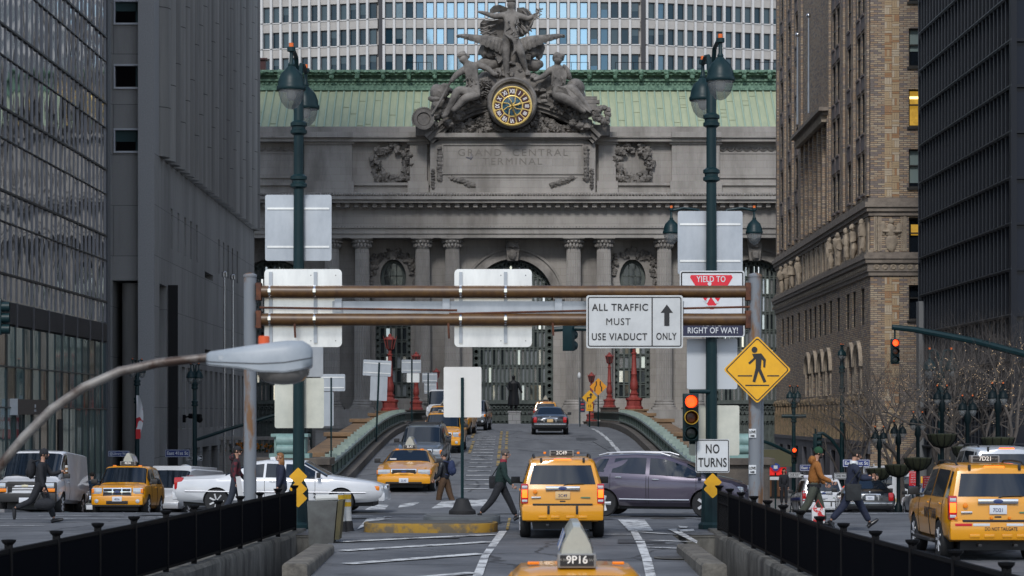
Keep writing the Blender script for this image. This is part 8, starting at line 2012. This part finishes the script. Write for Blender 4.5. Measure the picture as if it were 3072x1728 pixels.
# rockwork, eagle mass, cushions, globe, books, gear wheel and wreath
w = MB()
for u, v, d, r in ((1285, 190, .3, (2.0, 1.0, 1.9)), (1285, 150, .5, (1.1, .8, 2.0)), (1236, 162, .6, (1.2, .7, .7)), (1334, 162, .6, (1.2, .7, .7)), (1230, 215, .2, (2.0, .9, 1.3)), (1345, 215, .2, (2.0, .9, 1.3)), (1180, 250, .1, (2.6, 1.0, 1.2)), (1420, 250, .1, (2.6, 1.0, 1.2)), (1128, 270, .0, (1.7, .9, 1.1)), (1460, 275, 0, (1.7, .9, 1.0))): lm(u, v, d, r, .45)
for k in range(150):
    a = rnd.uniform(-1, 1); u = 1287 + a * 205; v0 = 150 + 150 * abs(a) ** 1.1; vv = min(rnd.uniform(v0 + 8, v0 + 55), 318)
    if (u - 1288) ** 2 + (vv - 267) ** 2 < 76 ** 2 or (abs(u - 1288) < 60 and vv > 200): continue
    lm(u, vv, -rnd.uniform(.1, .8), (rnd.uniform(.22, .5), .35, rnd.uniform(.2, .42)), .7)
w.build('rockwork', STATUE, sg, smooth=60)
for sd in (-1, 1):
    w = MB()
    for u, v, d, r in (((1222, 128, .2, (.75, .6, .75)), (1240, 132, .1, (.8, .6, .6))) if sd < 0 else ((1338, 132, .1, (.85, .6, .6)), (1356, 125, .3, (.65, .5, .85)))): lm(u, v, d, r, .3)
    for k in range(16):
        a = rnd.uniform(0, 1)
        if sd < 0: w.path([Q(1256 + 10 * a, 120 + 26 * a, -.4), Q(1240 + 14 * a, 126 + 34 * a, -.6)], [.2, .08], 6)
        else: w.path([Q(1316 + 4 * a, 124 + 26 * a, -.4), Q(1338 - 4 * a, 122 + 34 * a, -.6)], [.18, .08], 6)
    w.build('eagle', STATUE, sg)
w = MB()
for k in range(40): a = rnd.uniform(0, 1); u0, v0 = rnd.uniform(1205, 1240), rnd.uniform(205, 250); w.path([Q(u0, v0, -1), Q(u0 + rnd.uniform(-14, 14), v0 - rnd.uniform(-8, 12), -1.5)], [.13, .05], 5)
w.build('laurel_leaves', STATUE, sg)
w = MB(); w.sphere(Q(1447, 222, -1.0), 1.0, 18, 12); w.path([Q(1436, 205, -1.7), Q(1452, 215, -1.95), Q(1466, 235, -1.6)], .07, 6); w.build('globe', STATUE, sg)
w = MB()
for i, (u, v) in enumerate(((1480, 248), (1486, 257), (1478, 266), (1484, 274))): p = Q(u, v, -1.2); w.bx(p.x - 1.2, p.x + .9, p.y - .5, p.y + .6, p.z - .17, p.z + .17)
w.build('stone_books', STATUE, sg, smooth=0)
w = MB()
for i, (u, v) in enumerate(((1105, 262), (1098, 250), (1112, 238), (1120, 226))): lm(u, v, -.8, (.8, .5, .5), .5)
lm(1105, 232, -.6, (1.0, .6, .9), .3); w.build('anvil_and_tools', STATUE, sg)
w = MB(); c = Q(1066, 300, -1.4); n = 18
for k in range(n): a = R(20 + k * 11); w.box(c + Vector((1.15 * math.cos(a), 0, 1.15 * math.sin(a))), (.2, .5, .2))
w.lathe([(1.1, -.25), (1.1, .25), (.7, .25), (.7, -.25), (1.1, -.25)], c, 28, ax=(0, -1, 0)); w.lathe([(.65, -.1), (.65, .1), (0, .15)], c, 20, ax=(0, -1, 0)); w.build('gear_wheel', STATUE, sg, smooth=30)
w = MB(); w.path([Q(1132, 208, -1.8), Q(1110, 250, -1.9), Q(1086, 288, -1.8)], .12, 7); w.build('hammer_shaft', STATUE, sg)
w = MB(); c = Q(1516, 291, -1.4)
for k in range(46): a = rnd.uniform(0, 2 * PI); rr_ = rnd.uniform(.5, .95); w.lump(c + Vector((rr_ * math.cos(a), rnd.uniform(-.2, .2), rr_ * math.sin(a))), (.26, .24, .26), rnd, amp=.6)
w.path([Q(1484, 262, -1.6), Q(1502, 282, -1.6), Q(1532, 312, -1.4)], [.1, .12, .2], 7); w.build('laurel_wreath', STATUE, sg)
